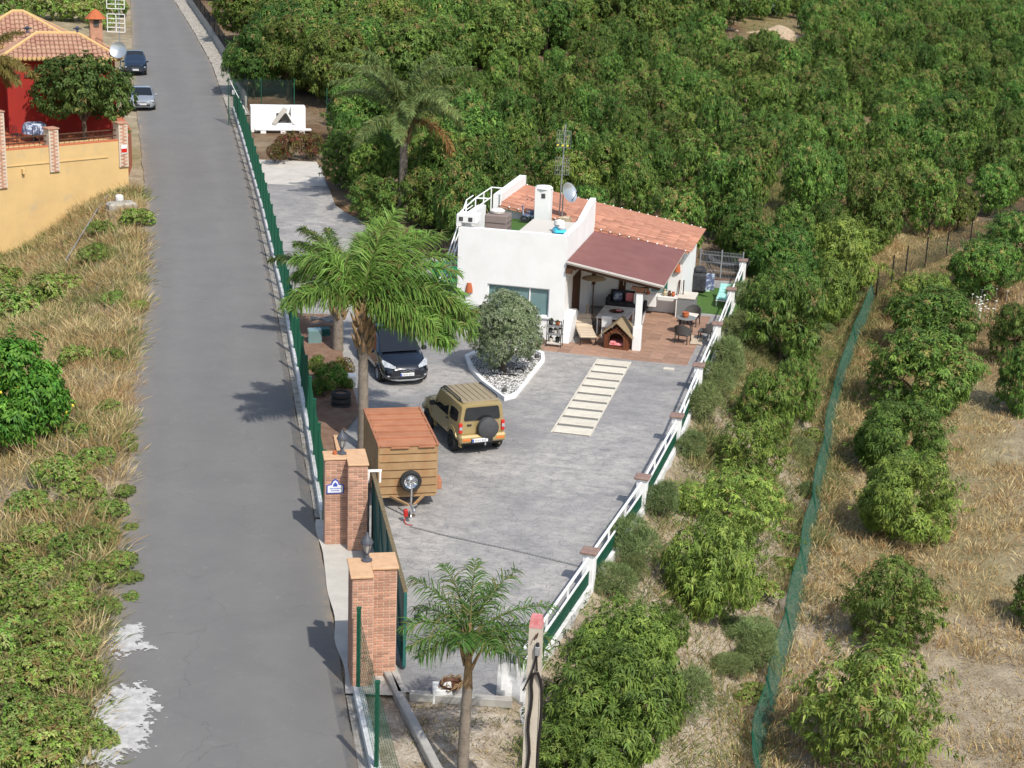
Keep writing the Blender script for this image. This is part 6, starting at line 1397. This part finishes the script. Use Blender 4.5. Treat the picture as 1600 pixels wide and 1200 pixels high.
# trees and shrubs by the yard
for px, py, w, h, kd, lb in ((585, 318, 80, 80, 1, 'low dark avocado tree at the foot of the tall palm'), (668, 322, 90, 90, 1, 'dark avocado tree between the tall palm and the green shade cloth'), (700, 335, 70, 70, 1, 'small dark avocado tree beside the green shade cloth'), (545, 250, 90, 120, 1, 'dark avocado tree at the far right edge of the yard'), (700, 290, 110, 100, 1, 'dark avocado tree behind the dead palm frond'), (560, 190, 110, 100, 0, 'pale green avocado tree above the yard end'), (735, 240, 110, 110, 0, 'avocado tree between the palm and the roof aerial')):
    b_ = gp(px, py + h * .4); s_ = proj(b_)[2]; t = tree('avocado_tree', lb, 'tree', b_, OV[kd], OTR, w / s_ / 4 * 1.1, OG); 
RED = np.array([[.16, .06, .035], [.1, .09, .035], [.12, .11, .03]])
for px, py, w, lb in ((455, 240, 55, 'reddish leaved shrub in front of the white barbecue'), (430, 247, 40, 'low reddish shrub at the left of the barbecue bed'), (490, 240, 45, 'olive green shrub at the right of the barbecue bed')):
    b_ = gp(px, py + 12); s_ = proj(b_)[2]; V, F, C = crown(seed=px, Rr=1, Hh=1.6, z0=.05, nl=9, nros=260, k=6, L=.2, Wd=.06, pal=RED, flush=0)
    t = thing('shrub', lb, 'shrub', b_, 0, 'shrubs in front of the barbecue'); t.scale = (w / s_ / 2,) * 3; link('crown', npmesh('crown', V, F, 'leaf_dull', C), t); link('trunk', FTR, t)
for px, py, w, lb in ((518, 602, 54, 'dark leafy shrub behind the tyre planter'), (535, 575, 34, 'red tinged shrub in the planting bed by the tyres'), (480, 430, 36, 'reddish shrub in the bed beyond the rear palm'), (506, 612, 40, 'green shrub against the fence left of the tyre planter'), (503, 585, 36, 'green shrub in the bed beside the road fence'), (541, 600, 26, 'small green plant by the white planter block'), (497, 568, 30, 'low green shrub in the bed near the pale box'), (533, 622, 26, 'dark red plant growing in the tyre stack')):
    b_ = gp(px, py + 14); s_ = proj(b_)[2]; V, F, C = crown(seed=px, Rr=1, Hh=1.8, z0=.05, nl=9, nros=300, k=6, L=.22, Wd=.07, pal=RED if 'red' in lb else AV, flush=.1)
    t = thing('shrub', lb, 'shrub', b_, 0, 'shrubs in the planting bed'); t.scale = (w / s_ / 2,) * 3; link('crown', npmesh('crown', V, F, 'leaf_dull', C), t); link('trunk', FTR, t)
# rosemary like shrubs along the outside of the terrace fence
GG = np.array([[.15, .2, .075], [.2, .24, .095], [.13, .175, .06]])
ROS = [crown_mesh('foliage', 'leaf_dull', seed=90 + i, Rr=1, Hh=1.3, z0=.0, nl=10, nros=800, k=7, L=.3, Wd=.02, pal=GG, flush=0, droop=-.15, spread=.6, up=.8, lobe=.5) for i in range(2)]
for n_, (px, py, w, lb) in enumerate(((985, 850, 75, 'grey green feathery shrub below the second terrace post'), (960, 915, 60, 'grey green feathery shrub near the nearest terrace post'), (1075, 700, 48, 'small feathery shrub on the bank near the middle terrace post'), (1098, 640, 62, 'feathery shrub on the bank by the fourth terrace post'), (1115, 600, 60, 'feathery shrub beside the fence in line with the slab path'), (1135, 565, 64, 'feathery shrub by the fence near the wicker chairs'), (1150, 520, 60, 'feathery shrub by the fence beside the large dark bush'), (1160, 470, 50, 'feathery shrub below the aqua lounger fence'), (1065, 1090, 90, 'feathery weed clump between the pole bushes and the net'), (1030, 790, 60, 'feathery shrub below the third terrace post'), (990, 890, 40, 'pale feathery tuft under the second terrace post'), (1180, 1030, 70, 'feathery weed on the bank near the lower net'))):
    b_ = gp(px, py + w * .3); s_ = proj(b_)[2]; t = thing('feathery_shrub', lb, 'shrub', b_, random.uniform(0, 6), 'feathery shrubs along the terrace fence'); t.scale = (w / s_ / 2, w / s_ / 2, w / s_ / 2 * 1.15); link('foliage', ROS[n_ % 2], t)
BR = np.array([[.16, .27, .05], [.21, .32, .06], [.25, .32, .09], [.19, .27, .07], [.25, .25, .1]])
BRM = [crown_mesh('foliage', 'leaf_dull', seed=120 + i, Rr=1, Hh=1.2, z0=-.1, nl=18, nros=560, k=7, L=.12, Wd=.055, pal=BR, flush=.06, lobe=.34, up=.7) for i in range(3)]
for n_ in range(13):
    py = 455 + n_ * 54 + rng.uniform(-18, 18); x0_, x1_ = np.interp(py, [440, 600, 800, 1000, 1180], [1290, 1230, 1210, 1150, 1060]), np.interp(py, [440, 600, 800, 1000, 1180], [1345, 1300, 1262, 1215, 1150]); px = x0_ + (x1_ - x0_) * rng.uniform(.1, .9); w = rng.uniform(32, 62) * (.7 + py / 2400)
    b_ = gp(px, py); s_ = proj(b_)[2]; t = thing('green_weed', 'soft green weed clump, %s from the top along the left side of the green net' % od(n_ + 1), 'weed', b_, random.uniform(0, 6), 'weed clumps beside the green net'); k = w / s_ / 2; t.scale = (k * rng.uniform(.8, 1.5), k, k * rng.uniform(.45, .8)); link('foliage', (ROS + BRM)[n_ % 5], t)
# olive tree
OP = at(787, 583, 0); OLV = np.array([[.17, .215, .11], [.2, .25, .14], [.14, .185, .09], [.27, .31, .2]])
t = thing('olive_tree', 'round grey green olive tree in the white pebble bed', 'tree', (OP[0], OP[1], 0))
V, F, C = crown(seed=5, shoots=30, Rr=1.5, Hh=2.9, z0=.22, low=-.7, nl=40, nros=4800, k=7, L=.13, Wd=.028, pal=OLV, flush=0, droop=.1, lobe=.4, spread=.8, up=.5, inner=.4)
link('crown', npmesh('crown', V, F, 'leaf_dull', C), t); link('trunk', trunk_mesh(8, .5, .12, .7, 5), t)
m = MB(); m.tube([(.62 * math.cos(a) + .15, .5 * math.sin(a) - .1, .11 + .03 * math.sin(3 * a)) for a in np.linspace(0, 5.6, 30)], .025, 5); tag(m.build('drip_hose', 'cable', None, (OP[0], OP[1], .0)), 'black drip hose looped round the foot of the olive tree', 'hose')
# orange tree at the yellow wall, lemon tree at the left edge
CIT = np.array([[.075, .14, .03], [.1, .175, .04], [.14, .21, .05]]); LEM = np.array([[.08, .18, .025], [.12, .24, .03], [.16, .28, .04]])
q = HO + Matrix.Rotation(HRR, 3, 'Z') @ Vector((3.9, -2.4, 0)); t = thing('orange_tree', 'dark green orange tree on the terrace in front of the red house', 'tree', (q.x, q.y, 3.2))
V, F, C = crown(seed=3, shoots=30, Rr=2.9, Hh=4.2, z0=.5, nl=30, nros=1500, k=7, L=.24, Wd=.11, pal=CIT, flush=.03, lobe=.36); link('crown', npmesh('crown', V, F, 'leaf_avocado', C), t); link('trunk', trunk_mesh(9, 1.3, .14, 1.6, 5), t)
b_ = gp(25, 700); s_ = proj(b_)[2]; t = thing('lemon_tree', 'bright green lemon tree with yellow fruit at the left edge', 'tree', b_)
V, F, C = crown(seed=4, shoots=24, Rr=1.75, Hh=3.6, z0=.2, low=-.8, nl=26, nros=1600, k=7, L=.19, Wd=.085, pal=LEM, flush=.0, lobe=.42); link('crown', npmesh('crown', V, F, 'leaf_avocado', C), t); link('trunk', trunk_mesh(10, .9, .1, 1.2, 5), t)
for k in range(14):
    v = V[int(rng.integers(0, len(V)))]; MB().lathe([(0, -.05), (.035, -.03), (.042, 0), (.03, .035), (0, .05)], 8, v).build('lemon', 'fruit_yellow', t)

# ------------------------------------------------------------------ palms
def frond(L, az, el, bend, seed, ll=.62, n=88, wind=0.0, col=(.19, .28, .06), w=.042, tipc=None):
    g = np.random.default_rng(seed); az, el, bend = R(az), R(el), R(bend); N = 24; s = np.linspace(0, 1, N + 1); e = el - bend * s ** 1.25
    T = np.stack([np.cos(e) * math.cos(az), np.cos(e) * math.sin(az), np.sin(e)], 1); T[:, 0] += wind * s; T = unit(T); Pp = np.concatenate([[[0, 0, 0]], np.cumsum(T[:-1] * L / N, 0)])
    S = unit(np.cross(T, np.array([0, 0, 1.0]) + .001)); Nn = np.cross(S, T); ts = np.repeat(np.linspace(.13, .995, n), 4)
    def it(A): return np.stack([np.interp(ts, s, A[:, k]) for k in range(3)], 1)
    p, t_, sd_, nn = it(Pp), unit(it(T)), unit(it(S)), unit(it(Nn)); m = len(ts); side = np.tile([1, -1, 1, -1], n); roll = g.normal(0, .45, m) + np.tile([.35, .35, -.25, -.25], n)
    d = unit(t_ * g.uniform(.5, .9, m)[:, None] + sd_ * (side * np.cos(roll))[:, None] + nn * np.sin(roll)[:, None]); l_ = ll * (np.sin(np.pi * (.14 + .8 * ts)) ** .55) * g.uniform(.75, 1.15, m)
    d2 = unit(d + np.array([wind * .8, 0, -1.0]) * g.uniform(.5, 1.1, m)[:, None]); mid = p + d * (l_ * .5)[:, None]; tip = mid + d2 * (l_ * .55)[:, None]
    sv = unit(np.cross(d, nn + .5 * g.normal(size=(m, 3)))) * (w / 2)
    V = np.stack([p - sv * .6, p + sv * .6, mid + sv, mid - sv, tip + sv * .12, tip - sv * .12], 1).reshape(-1, 3); k = np.arange(m)[:, None] * 6
    F = np.concatenate([k + [0, 1, 2, 3], k + [3, 2, 4, 5]], 0); C = np.array(col)[None] * g.uniform(.7, 1.35, m)[:, None] * g.uniform(.85, 1.15)
    ye = g.uniform(size=m) < .12; C[ye] = np.array([.2, .19, .06]) * g.uniform(.7, 1.1, ye.sum())[:, None]
    if tipc is not None: f = np.clip((ts - .5) * 2, 0, 1)[:, None]; C = C * (1 - f) + np.array(tipc) * f
    C = np.repeat(C, 6, 0)
    rr = np.interp(s, [0, .15, 1], [.045, .028, .006]); rv = []; 
    for a in range(4): an = a * math.pi / 2; rv.append(Pp + (S * math.cos(an) + Nn * math.sin(an)) * rr[:, None])
    RV = np.stack(rv, 1).reshape(-1, 3); q = (np.arange(N)[:, None] * 4 + np.arange(4)[None]).ravel(); q2 = (np.arange(N)[:, None] * 4 + (np.arange(4)[None] + 1) % 4).ravel(); RF = np.stack([q, q2, q2 + 4, q + 4], 1); RC = np.tile([[.17, .18, .06]], (len(RV), 1))
    return npmesh('frond', *[x for x in (lambda a: (a[0], a[1], 'leaf_palm', a[2]))(join_arr([(V, F, C), (RV, RF, RC)]))])
def palm(label, loc, h, r, fronds, lean=(0, 0), boot=1.1, col=(.16, .28, .055), ll=.62, name='palm_tree', wind=0.0, sheaths=2, group=None, slim=False, n=88, w=.042):
    t = thing(name, label, 'palm tree', loc, 0, group); b = MB(); ht = h - 1.1 if slim else h; nn_ = int(ht / .14); g = random.Random(int(h * 100))
    pts = []; rs = []
    for i in range(nn_ + 1):
        f = i / nn_; pts.append((lean[0] * f * f, lean[1] * f * f, -.3 + (ht + .3) * f)); rs.append(r * (1.12 - .25 * f) * (1.05 if i % 2 else .97))
    b.tube(pts, rs, 14); b.build('trunk', 'palm_trunk', t)
    b = MB(); top = Vector((lean[0], lean[1], h))
    for i in range(9 if slim else 26):
        a = i * 2.4; z = h - boot + boot * i / (9 if slim else 26); rr = r * (.55 if slim else 1.0 + .25 * math.sin(math.pi * i / 26)); c = Vector((lean[0] * (z / h) ** 2 + rr * math.cos(a), lean[1] * (z / h) ** 2 + rr * math.sin(a), z))
        b.tube([c, c + Vector((.1 * math.cos(a), .1 * math.sin(a), .24)), c + Vector((.22 * math.cos(a), .22 * math.sin(a), .42 + .1 * g.random()))], [.045, .035, .012] if slim else [.08, .06, .015], 5)
    b.tube([(lean[0], lean[1], h - (1.15 if slim else boot * 1.05)), (lean[0], lean[1], h - .3), (lean[0], lean[1], h + .35)], [r * .9, r * (.5 if slim else 1.15), r * .4], 10); b.build('leaf_bases', 'palm_boot', t)
    for k in range(sheaths):
        a = R([155, 20, 80][k % 3]); b = MB(); b.tube([top + Vector((0, 0, -.3)), top + Vector((.25 * math.cos(a), .25 * math.sin(a), .3)), top + Vector((.55 * math.cos(a), .55 * math.sin(a), .95))], [.05, .09, .01], 7); b.build('flower_sheath', 'palm_sheath', t)
    for k, (az, el, bend, L) in enumerate(fronds):
        dead = L < 0; me = frond(abs(L), az, el, bend, int(h * 1000) + k * 7 + int(loc[0] * 10), ll=ll, wind=wind, n=n, w=w, col=(.24, .12, .045) if dead else col, tipc=None)
        link('frond', me, t, (top.x, top.y, top.z + .05), label='dead orange brown frond' if dead else None)
    return t
F1 = [(-14, 38, 95, 3.7), (35, 62, 85, 3.9), (95, 80, 70, 3.6), (140, 66, 85, 3.5), (178, 38, 85, 3.0), (-155, 48, 95, 2.8), (18, 48, 95, 3.7), (68, 58, 80, 3.6), (115, 52, 85, 3.4), (160, 58, 100, 3.2), (-32, 26, 90, 3.3), (5, 68, 105, 3.8), (50, 40, 80, 3.6), (150, 35, 85, 3.2), (80, 70, 60, 3.6), (-5, 18, 85, 3.2), (28, 30, 85, 3.6), (105, 66, 80, 3.7), (170, 72, 100, 3.3), (60, 76, 85, 3.9), (128, 42, 80, 3.3), (-20, 55, 105, 3.6), (-25, 30, 75, 3.7), (-10, 26, 70, 3.9), (2, 34, 80, 3.9), (12, 22, 70, 3.8), (-38, 36, 85, 3.2), (40, 72, 75, 4.0), (75, 84, 60, 3.8), (-32, 14, 55, 3.5), (-8, 14, 55, 3.8), (-18, 40, 80, 3.9), (-42, 22, 65, 3.3), (-26, 8, 50, 3.3), (-15, 2, 40, 3.2)]
p = at(567, 702, 0); F1 = [(a_, e_, b2, L_ * 1.0) for a_, e_, b2, L_ in F1]; palm('large queen palm between the trailer and the green road fence, fronds blown right', (p[0], p[1], 0), 4.6, .165, F1, (-.05, .1), 1.3, wind=.25, ll=.82)
rf_ = random.Random(4)
def ring(n, L, els=(70, 45, 20), seed=0, bend=85):
    g = random.Random(seed); o = []
    for i in range(n): o.append((i * 137.5 + g.uniform(-15, 15), els[i % len(els)] + g.uniform(-8, 8), bend + g.uniform(-12, 12), L * g.uniform(.85, 1.1)))
    return o
p = gp(629, 334); palm('tall palm behind the white house with one dead orange frond', p, 5.0, .22, ring(24, 4.7, (84, 64, 42, 24), 2, 75) + [(-15, 8, 95, -3.6)], (0, 0), 1.2, col=(.17, .23, .075), ll=.62, sheaths=1)
p = gp(528, 552); palm('shorter palm with a rough trunk behind the large queen palm', (p[0], p[1], 0), 2.6, .2, [f for f in ring(14, 2.9, (75, 55, 30), 5, 80) if not (200 < f[0] % 360 < 330)], (0, .1), 1.2, col=(.08, .13, .03), ll=.55)
p = at(722, 1218, -.1); palm('young palm in the dirt bed at the bottom of the picture', (p[0], p[1], -.15), 3.3, .12, [(165, 62, 50, 1.75), (150, 40, 70, 1.5), (14, 42, 62, 2.0), (-8, 24, 45, 1.7), (25, 15, 45, 1.7), (85, 80, 40, 1.6), (120, 66, 55, 1.7), (50, 60, 60, 1.9), (200, 22, 60, 1.35), (-30, 8, 35, 1.5), (-150, 8, 45, 1.2), (70, 40, 55, 1.8), (5, 4, 35, 1.7), (182, 38, 75, 1.5), (-60, 30, 50, 1.2), (-100, 40, 60, 1.1)], (.05, .05), .7, slim=True, n=30, w=.026, col=(.085, .17, .032), ll=.5, sheaths=0)
q = at(-22, 226, 3.25); palm('yellowing palm at the left edge in front of the red house', (q[0], q[1], 3.2), 4.3, .2, ring(14, 3.0, (70, 40, 12), 9, 80), (0, 0), 1.0, col=(.19, .16, .045), ll=.6, sheaths=0)

# ------------------------------------------------------------------ left bank bushes and grasses
BG2 = 'green weeds on the bank left of the road'
WEEDS = ((70, 1000, 100), (120, 1060, 90), (40, 1060, 120), (85, 1160, 120), (140, 1150, 80), (20, 940, 110), (70, 950, 90), (20, 1000, 110), (75, 1030, 90), (110, 940, 90), (150, 905, 80), (190, 880, 60), (35, 1110, 120), (100, 1120, 90), (60, 1185, 130), (150, 840, 70), (175, 800, 60), (195, 770, 40), (130, 770, 80), (60, 900, 90), (15, 880, 90), (110, 860, 80), (200, 700, 34), (205, 905, 42), (150, 720, 70), (90, 740, 90), (45, 790, 80), (200, 685, 30), (165, 1160, 50), (205, 935, 30), (30, 480, 110), (90, 455, 90), (10, 440, 80), (150, 400, 60), (130, 1010, 60), (10, 1180, 120), (205, 825, 26), (50, 660, 70), (120, 680, 60), (170, 640, 50), (60, 840, 70), (100, 800, 60), (170, 950, 50), (85, 970, 70), (140, 1060, 50), (175, 560, 50), (120, 560, 60), (215, 480, 40), (180, 470, 50), (215, 345, 60), (160, 360, 50))
for n_, (px, py, w) in enumerate(WEEDS):
    b_ = gp(px, py + w * .15); s_ = proj(b_)[2]
    lb = 'green leafy weed, %s nearest the camera on the bank left of the road' % od(1 + sum(1 for w_ in WEEDS if w_[1] > py or (w_[1] == py and w_[0] < px)))
    t = thing('weed', lb, 'weed', b_, random.uniform(0, 6), BG2); k = w / s_ / 2; t.scale = (k, k, k * .8); link('foliage', BRM[n_ % 3], t)
# scrub beyond the red house
for n_, (px, py, w) in enumerate(((20, 30, 60), (70, 15, 70), (130, 20, 60), (170, 10, 50), (10, 0, 80), (100, -10, 80), (40, 55, 50), (160, 30, 40))):
    b_ = gp(px, py + 15); s_ = proj(b_)[2]; t = thing('scrub_bush', 'dusty green scrub bush, %s from the left behind the red house' % ['third', 'fifth', 'seventh', 'eighth', 'second', 'sixth', 'fourth', 'last'][n_], 'bush', b_, n_, 'scrub behind the red house'); k = w / s_ / 2 * 1.3; t.scale = (k, k, k * .8); link('foliage', BRM[n_ % 3], t)
for n_, (px, py, w) in enumerate(((1160, 14, 40), (1195, 12, 44), (1230, 8, 40), (1265, 14, 36))):
    b_ = gp(px, py + 10); s_ = proj(b_)[2]; t = thing('cactus_clump', 'blue green bushy clump, %s from the left above the bare earth bank' % od(n_ + 1), 'bush', b_, n_, 'blue green clumps above the earth bank'); k = w / s_ / 2 * 1.2; t.scale = (k, k, k); link('foliage', crown_mesh('foliage', 'leaf_dull', seed=200 + n_, Rr=1, Hh=1.6, z0=0, nl=9, nros=160, k=5, L=.35, Wd=.2, pal=np.array([[.1, .15, .1], [.07, .12, .06]]), flush=0), t)
b_ = gp(1190, 58); V_ = []
def earth_bank():
    m = MB(); n = 26; k = 8; vs = []
    for i in range(n + 1):
        f = i / n
        for j in range(k + 1):
            g_ = j / k; x = -9 + 18 * f; h = (1.1 + .5 * float(nz(x, 0, .7))) * math.sin(math.pi * min(1, max(0, f))) ** .5; vs.append((x, 2.0 * g_ + .5 * float(nz(x, g_ * 3, 1.1)), -.4 + h * g_ + .25 * float(nz(x, g_ * 4, 1.7, 2))))
    m.add(vs, [(i * (k + 1) + j, (i + 1) * (k + 1) + j, (i + 1) * (k + 1) + j + 1, i * (k + 1) + j + 1) for i in range(n) for j in range(k)], 0, True)
    o = m.build('earth_bank', 'earth', None, b_, R(-12), kind='structure')
earth_bank()
def grass(name, n_cl, sampler, per, hgt, wid, pal, spread, lean, seed, mat='straw'):
    g = np.random.default_rng(seed); xy = sampler(g, n_cl); n = len(xy); hs = g.uniform(.6, 1.3, n); ci = g.integers(0, len(pal), n); base = np.repeat(xy, per, 0); m = n * per
    off = g.normal(size=(m, 2)) * spread; x = base[:, 0] + off[:, 0]; y = base[:, 1] + off[:, 1]; z = ground(x, y) - .02
    P = np.stack([x, y, z], 1); D = unit(np.stack([off[:, 0] / spread * lean + g.normal(size=m) * .25, off[:, 1] / spread * lean + g.normal(size=m) * .25, np.ones(m)], 1))
    N = unit(np.stack([g.normal(size=m), g.normal(size=m), np.full(m, .4)], 1)); C = np.repeat(pal[ci], per, 0) * g.uniform(.7, 1.25, m)[:, None]
    V, F, Cc = leaf_arrays(P, D, N, hgt * np.repeat(hs, per) * g.uniform(.5, 1.15, m), np.full(m, wid), C, .12); return link(name, npmesh(name, V, F, mat, Cc), kind='stuff')
STRAW = np.array([[.46, .34, .16], [.53, .42, .22], [.4, .28, .13], [.57, .47, .26], [.34, .21, .1]]); GRN = np.array([[.12, .14, .05], [.16, .17, .06], [.2, .19, .08], [.1, .12, .05]])
def s_left(dens):
    def f(g, n):
        y = g.uniform(25, 88, n * 3); d = g.uniform(.12, 13, n * 3) ** 1.0; x = RL(y) - d; w = dens(x, y, d); k = g.uniform(size=n * 3) < w; return np.stack([x, y], 1)[k][:n]
    return f
grass('dry_grass', 4200, s_left(lambda x, y, d: np.clip(.5 + .6 * nz(x, y, .5, 7) + (y > 46) * .3, .08, 1) * (d < 12)), 22, .7, .022, STRAW * 1.08, .18, .55, 1)
grass('green_grass', 6500, s_left(lambda x, y, d: np.clip(.4 + .7 * nz(x, y, .35, 4) - (y > 60) * .1 + (y < 42) * .4, .05, 1)), 18, .55, .03, np.concatenate([GRN * 1.4, [[.24, .27, .08], [.2, .26, .07]]]), .22, .7, 2)
def s_right(dens, x0=.5, x1=32, y0=27, y1=100):
    def f(g, n):
        y = g.uniform(y0, y1, n * 4); d = g.uniform(x0, x1, n * 4); x = FX(y) + d; w = dens(x, y, d); k = g.uniform(size=n * 4) < w; return np.stack([x, y], 1)[k][:n]
    return f
netx = lambda y: np.interp(y, [p[1] for p in NET], [p[0] for p in NET])
grass('dry_grass', 9000, s_right(lambda x, y, d: np.clip(.35 + .6 * nz(x, y, .4, 9) + .5 * (np.abs(x - netx(y) - 1.5) < 1.8), .05, 1) * (x > netx(y) - 1.0)), 15, .45, .026, STRAW * 1.1, .22, .5, 3)
grass('green_grass', 10000, s_right(lambda x, y, d: np.clip(.6 + .6 * nz(x, y, .5, 3), .05, 1) * (x < netx(y) + .5) * (.35 + .65 * (y > 50)), .5, 14), 16, .45, .026, np.concatenate([GRN * 1.5, STRAW[:1] * .9]), .2, .6, 4)
grass('short_grass', 15000, s_right(lambda x, y, d: np.clip(.5 + .5 * nz(x, y, .8, 6), .1, 1)), 9, .18, .022, np.concatenate([STRAW, STRAW * .8, GRN[2:3]]), .16, .9, 5)
def s_yard(g, n):
    y = g.uniform(26, 33, n); x = g.uniform(-2.2, .6, n); return np.stack([x, y], 1)
grass('weeds', 150, s_yard, 14, .16, .02, np.concatenate([GRN, STRAW]), .1, .8, 6)
def s_far(g, n):
    y = g.uniform(78, 230, n); x = FX(y) + g.uniform(-30, 50, n); k = (x > RRt(y) + 2.5) & (x > np.interp(y, [76, 80, 84, 86, 95.7, 112, 114], [-3.5, -6, -8.5, -9.5, -11.5, -13, -60])) & ((y > 84) | (x > FX(y) + 1)); return np.stack([x, y], 1)[k]
grass('orchard_grass', 5000, s_far, 9, .4, .05, np.concatenate([GRN, STRAW * .8]), .3, .7, 7)
def s_verge(g, n):
    y = g.uniform(44, 115, n); x = RRt(y) + g.uniform(.1, .6, n); return np.stack([x, y], 1)[nz(x, y, .6, 2) > .55]
grass('verge_weeds', 500, s_verge, 10, .2, .025, np.concatenate([GRN, STRAW]), .08, .8, 8)
grass('dry_stalks', 650, s_left(lambda x, y, d: np.clip(.4 + .6 * nz(x, y, .3, 11), .05, 1) * (d < 9)), 7, 1.25, .018, STRAW * 1.1, .16, .45, 21)
grass('dead_twigs', 420, s_left(lambda x, y, d: np.clip(.3 + .7 * nz(x, y, .45, 13), .02, 1)), 12, .8, .02, np.array([[.3, .28, .26], [.22, .2, .18]]), .25, 1.1, 22)
grass('dry_stalks', 300, s_right(lambda x, y, d: (np.abs(x - netx(y) - 2.2) < 2.2) * np.clip(.5 + .6 * nz(x, y, .4, 5), 0, 1)), 12, .95, .02, STRAW, .2, .4, 23)
# white wild flowers in the upper field
fl = MB()
for k in range(26):
    b_ = gp(1532 + rng.normal() * 14, 486 + rng.normal() * 14); fl.lathe([(0, .62), (.07, .66), (.0, .69)], 6, b_); fl.tube([b_, b_ + [0, 0, .63]], .008, 4)
fl.build('wild_flowers', 'flower_white', None, kind='stuff')
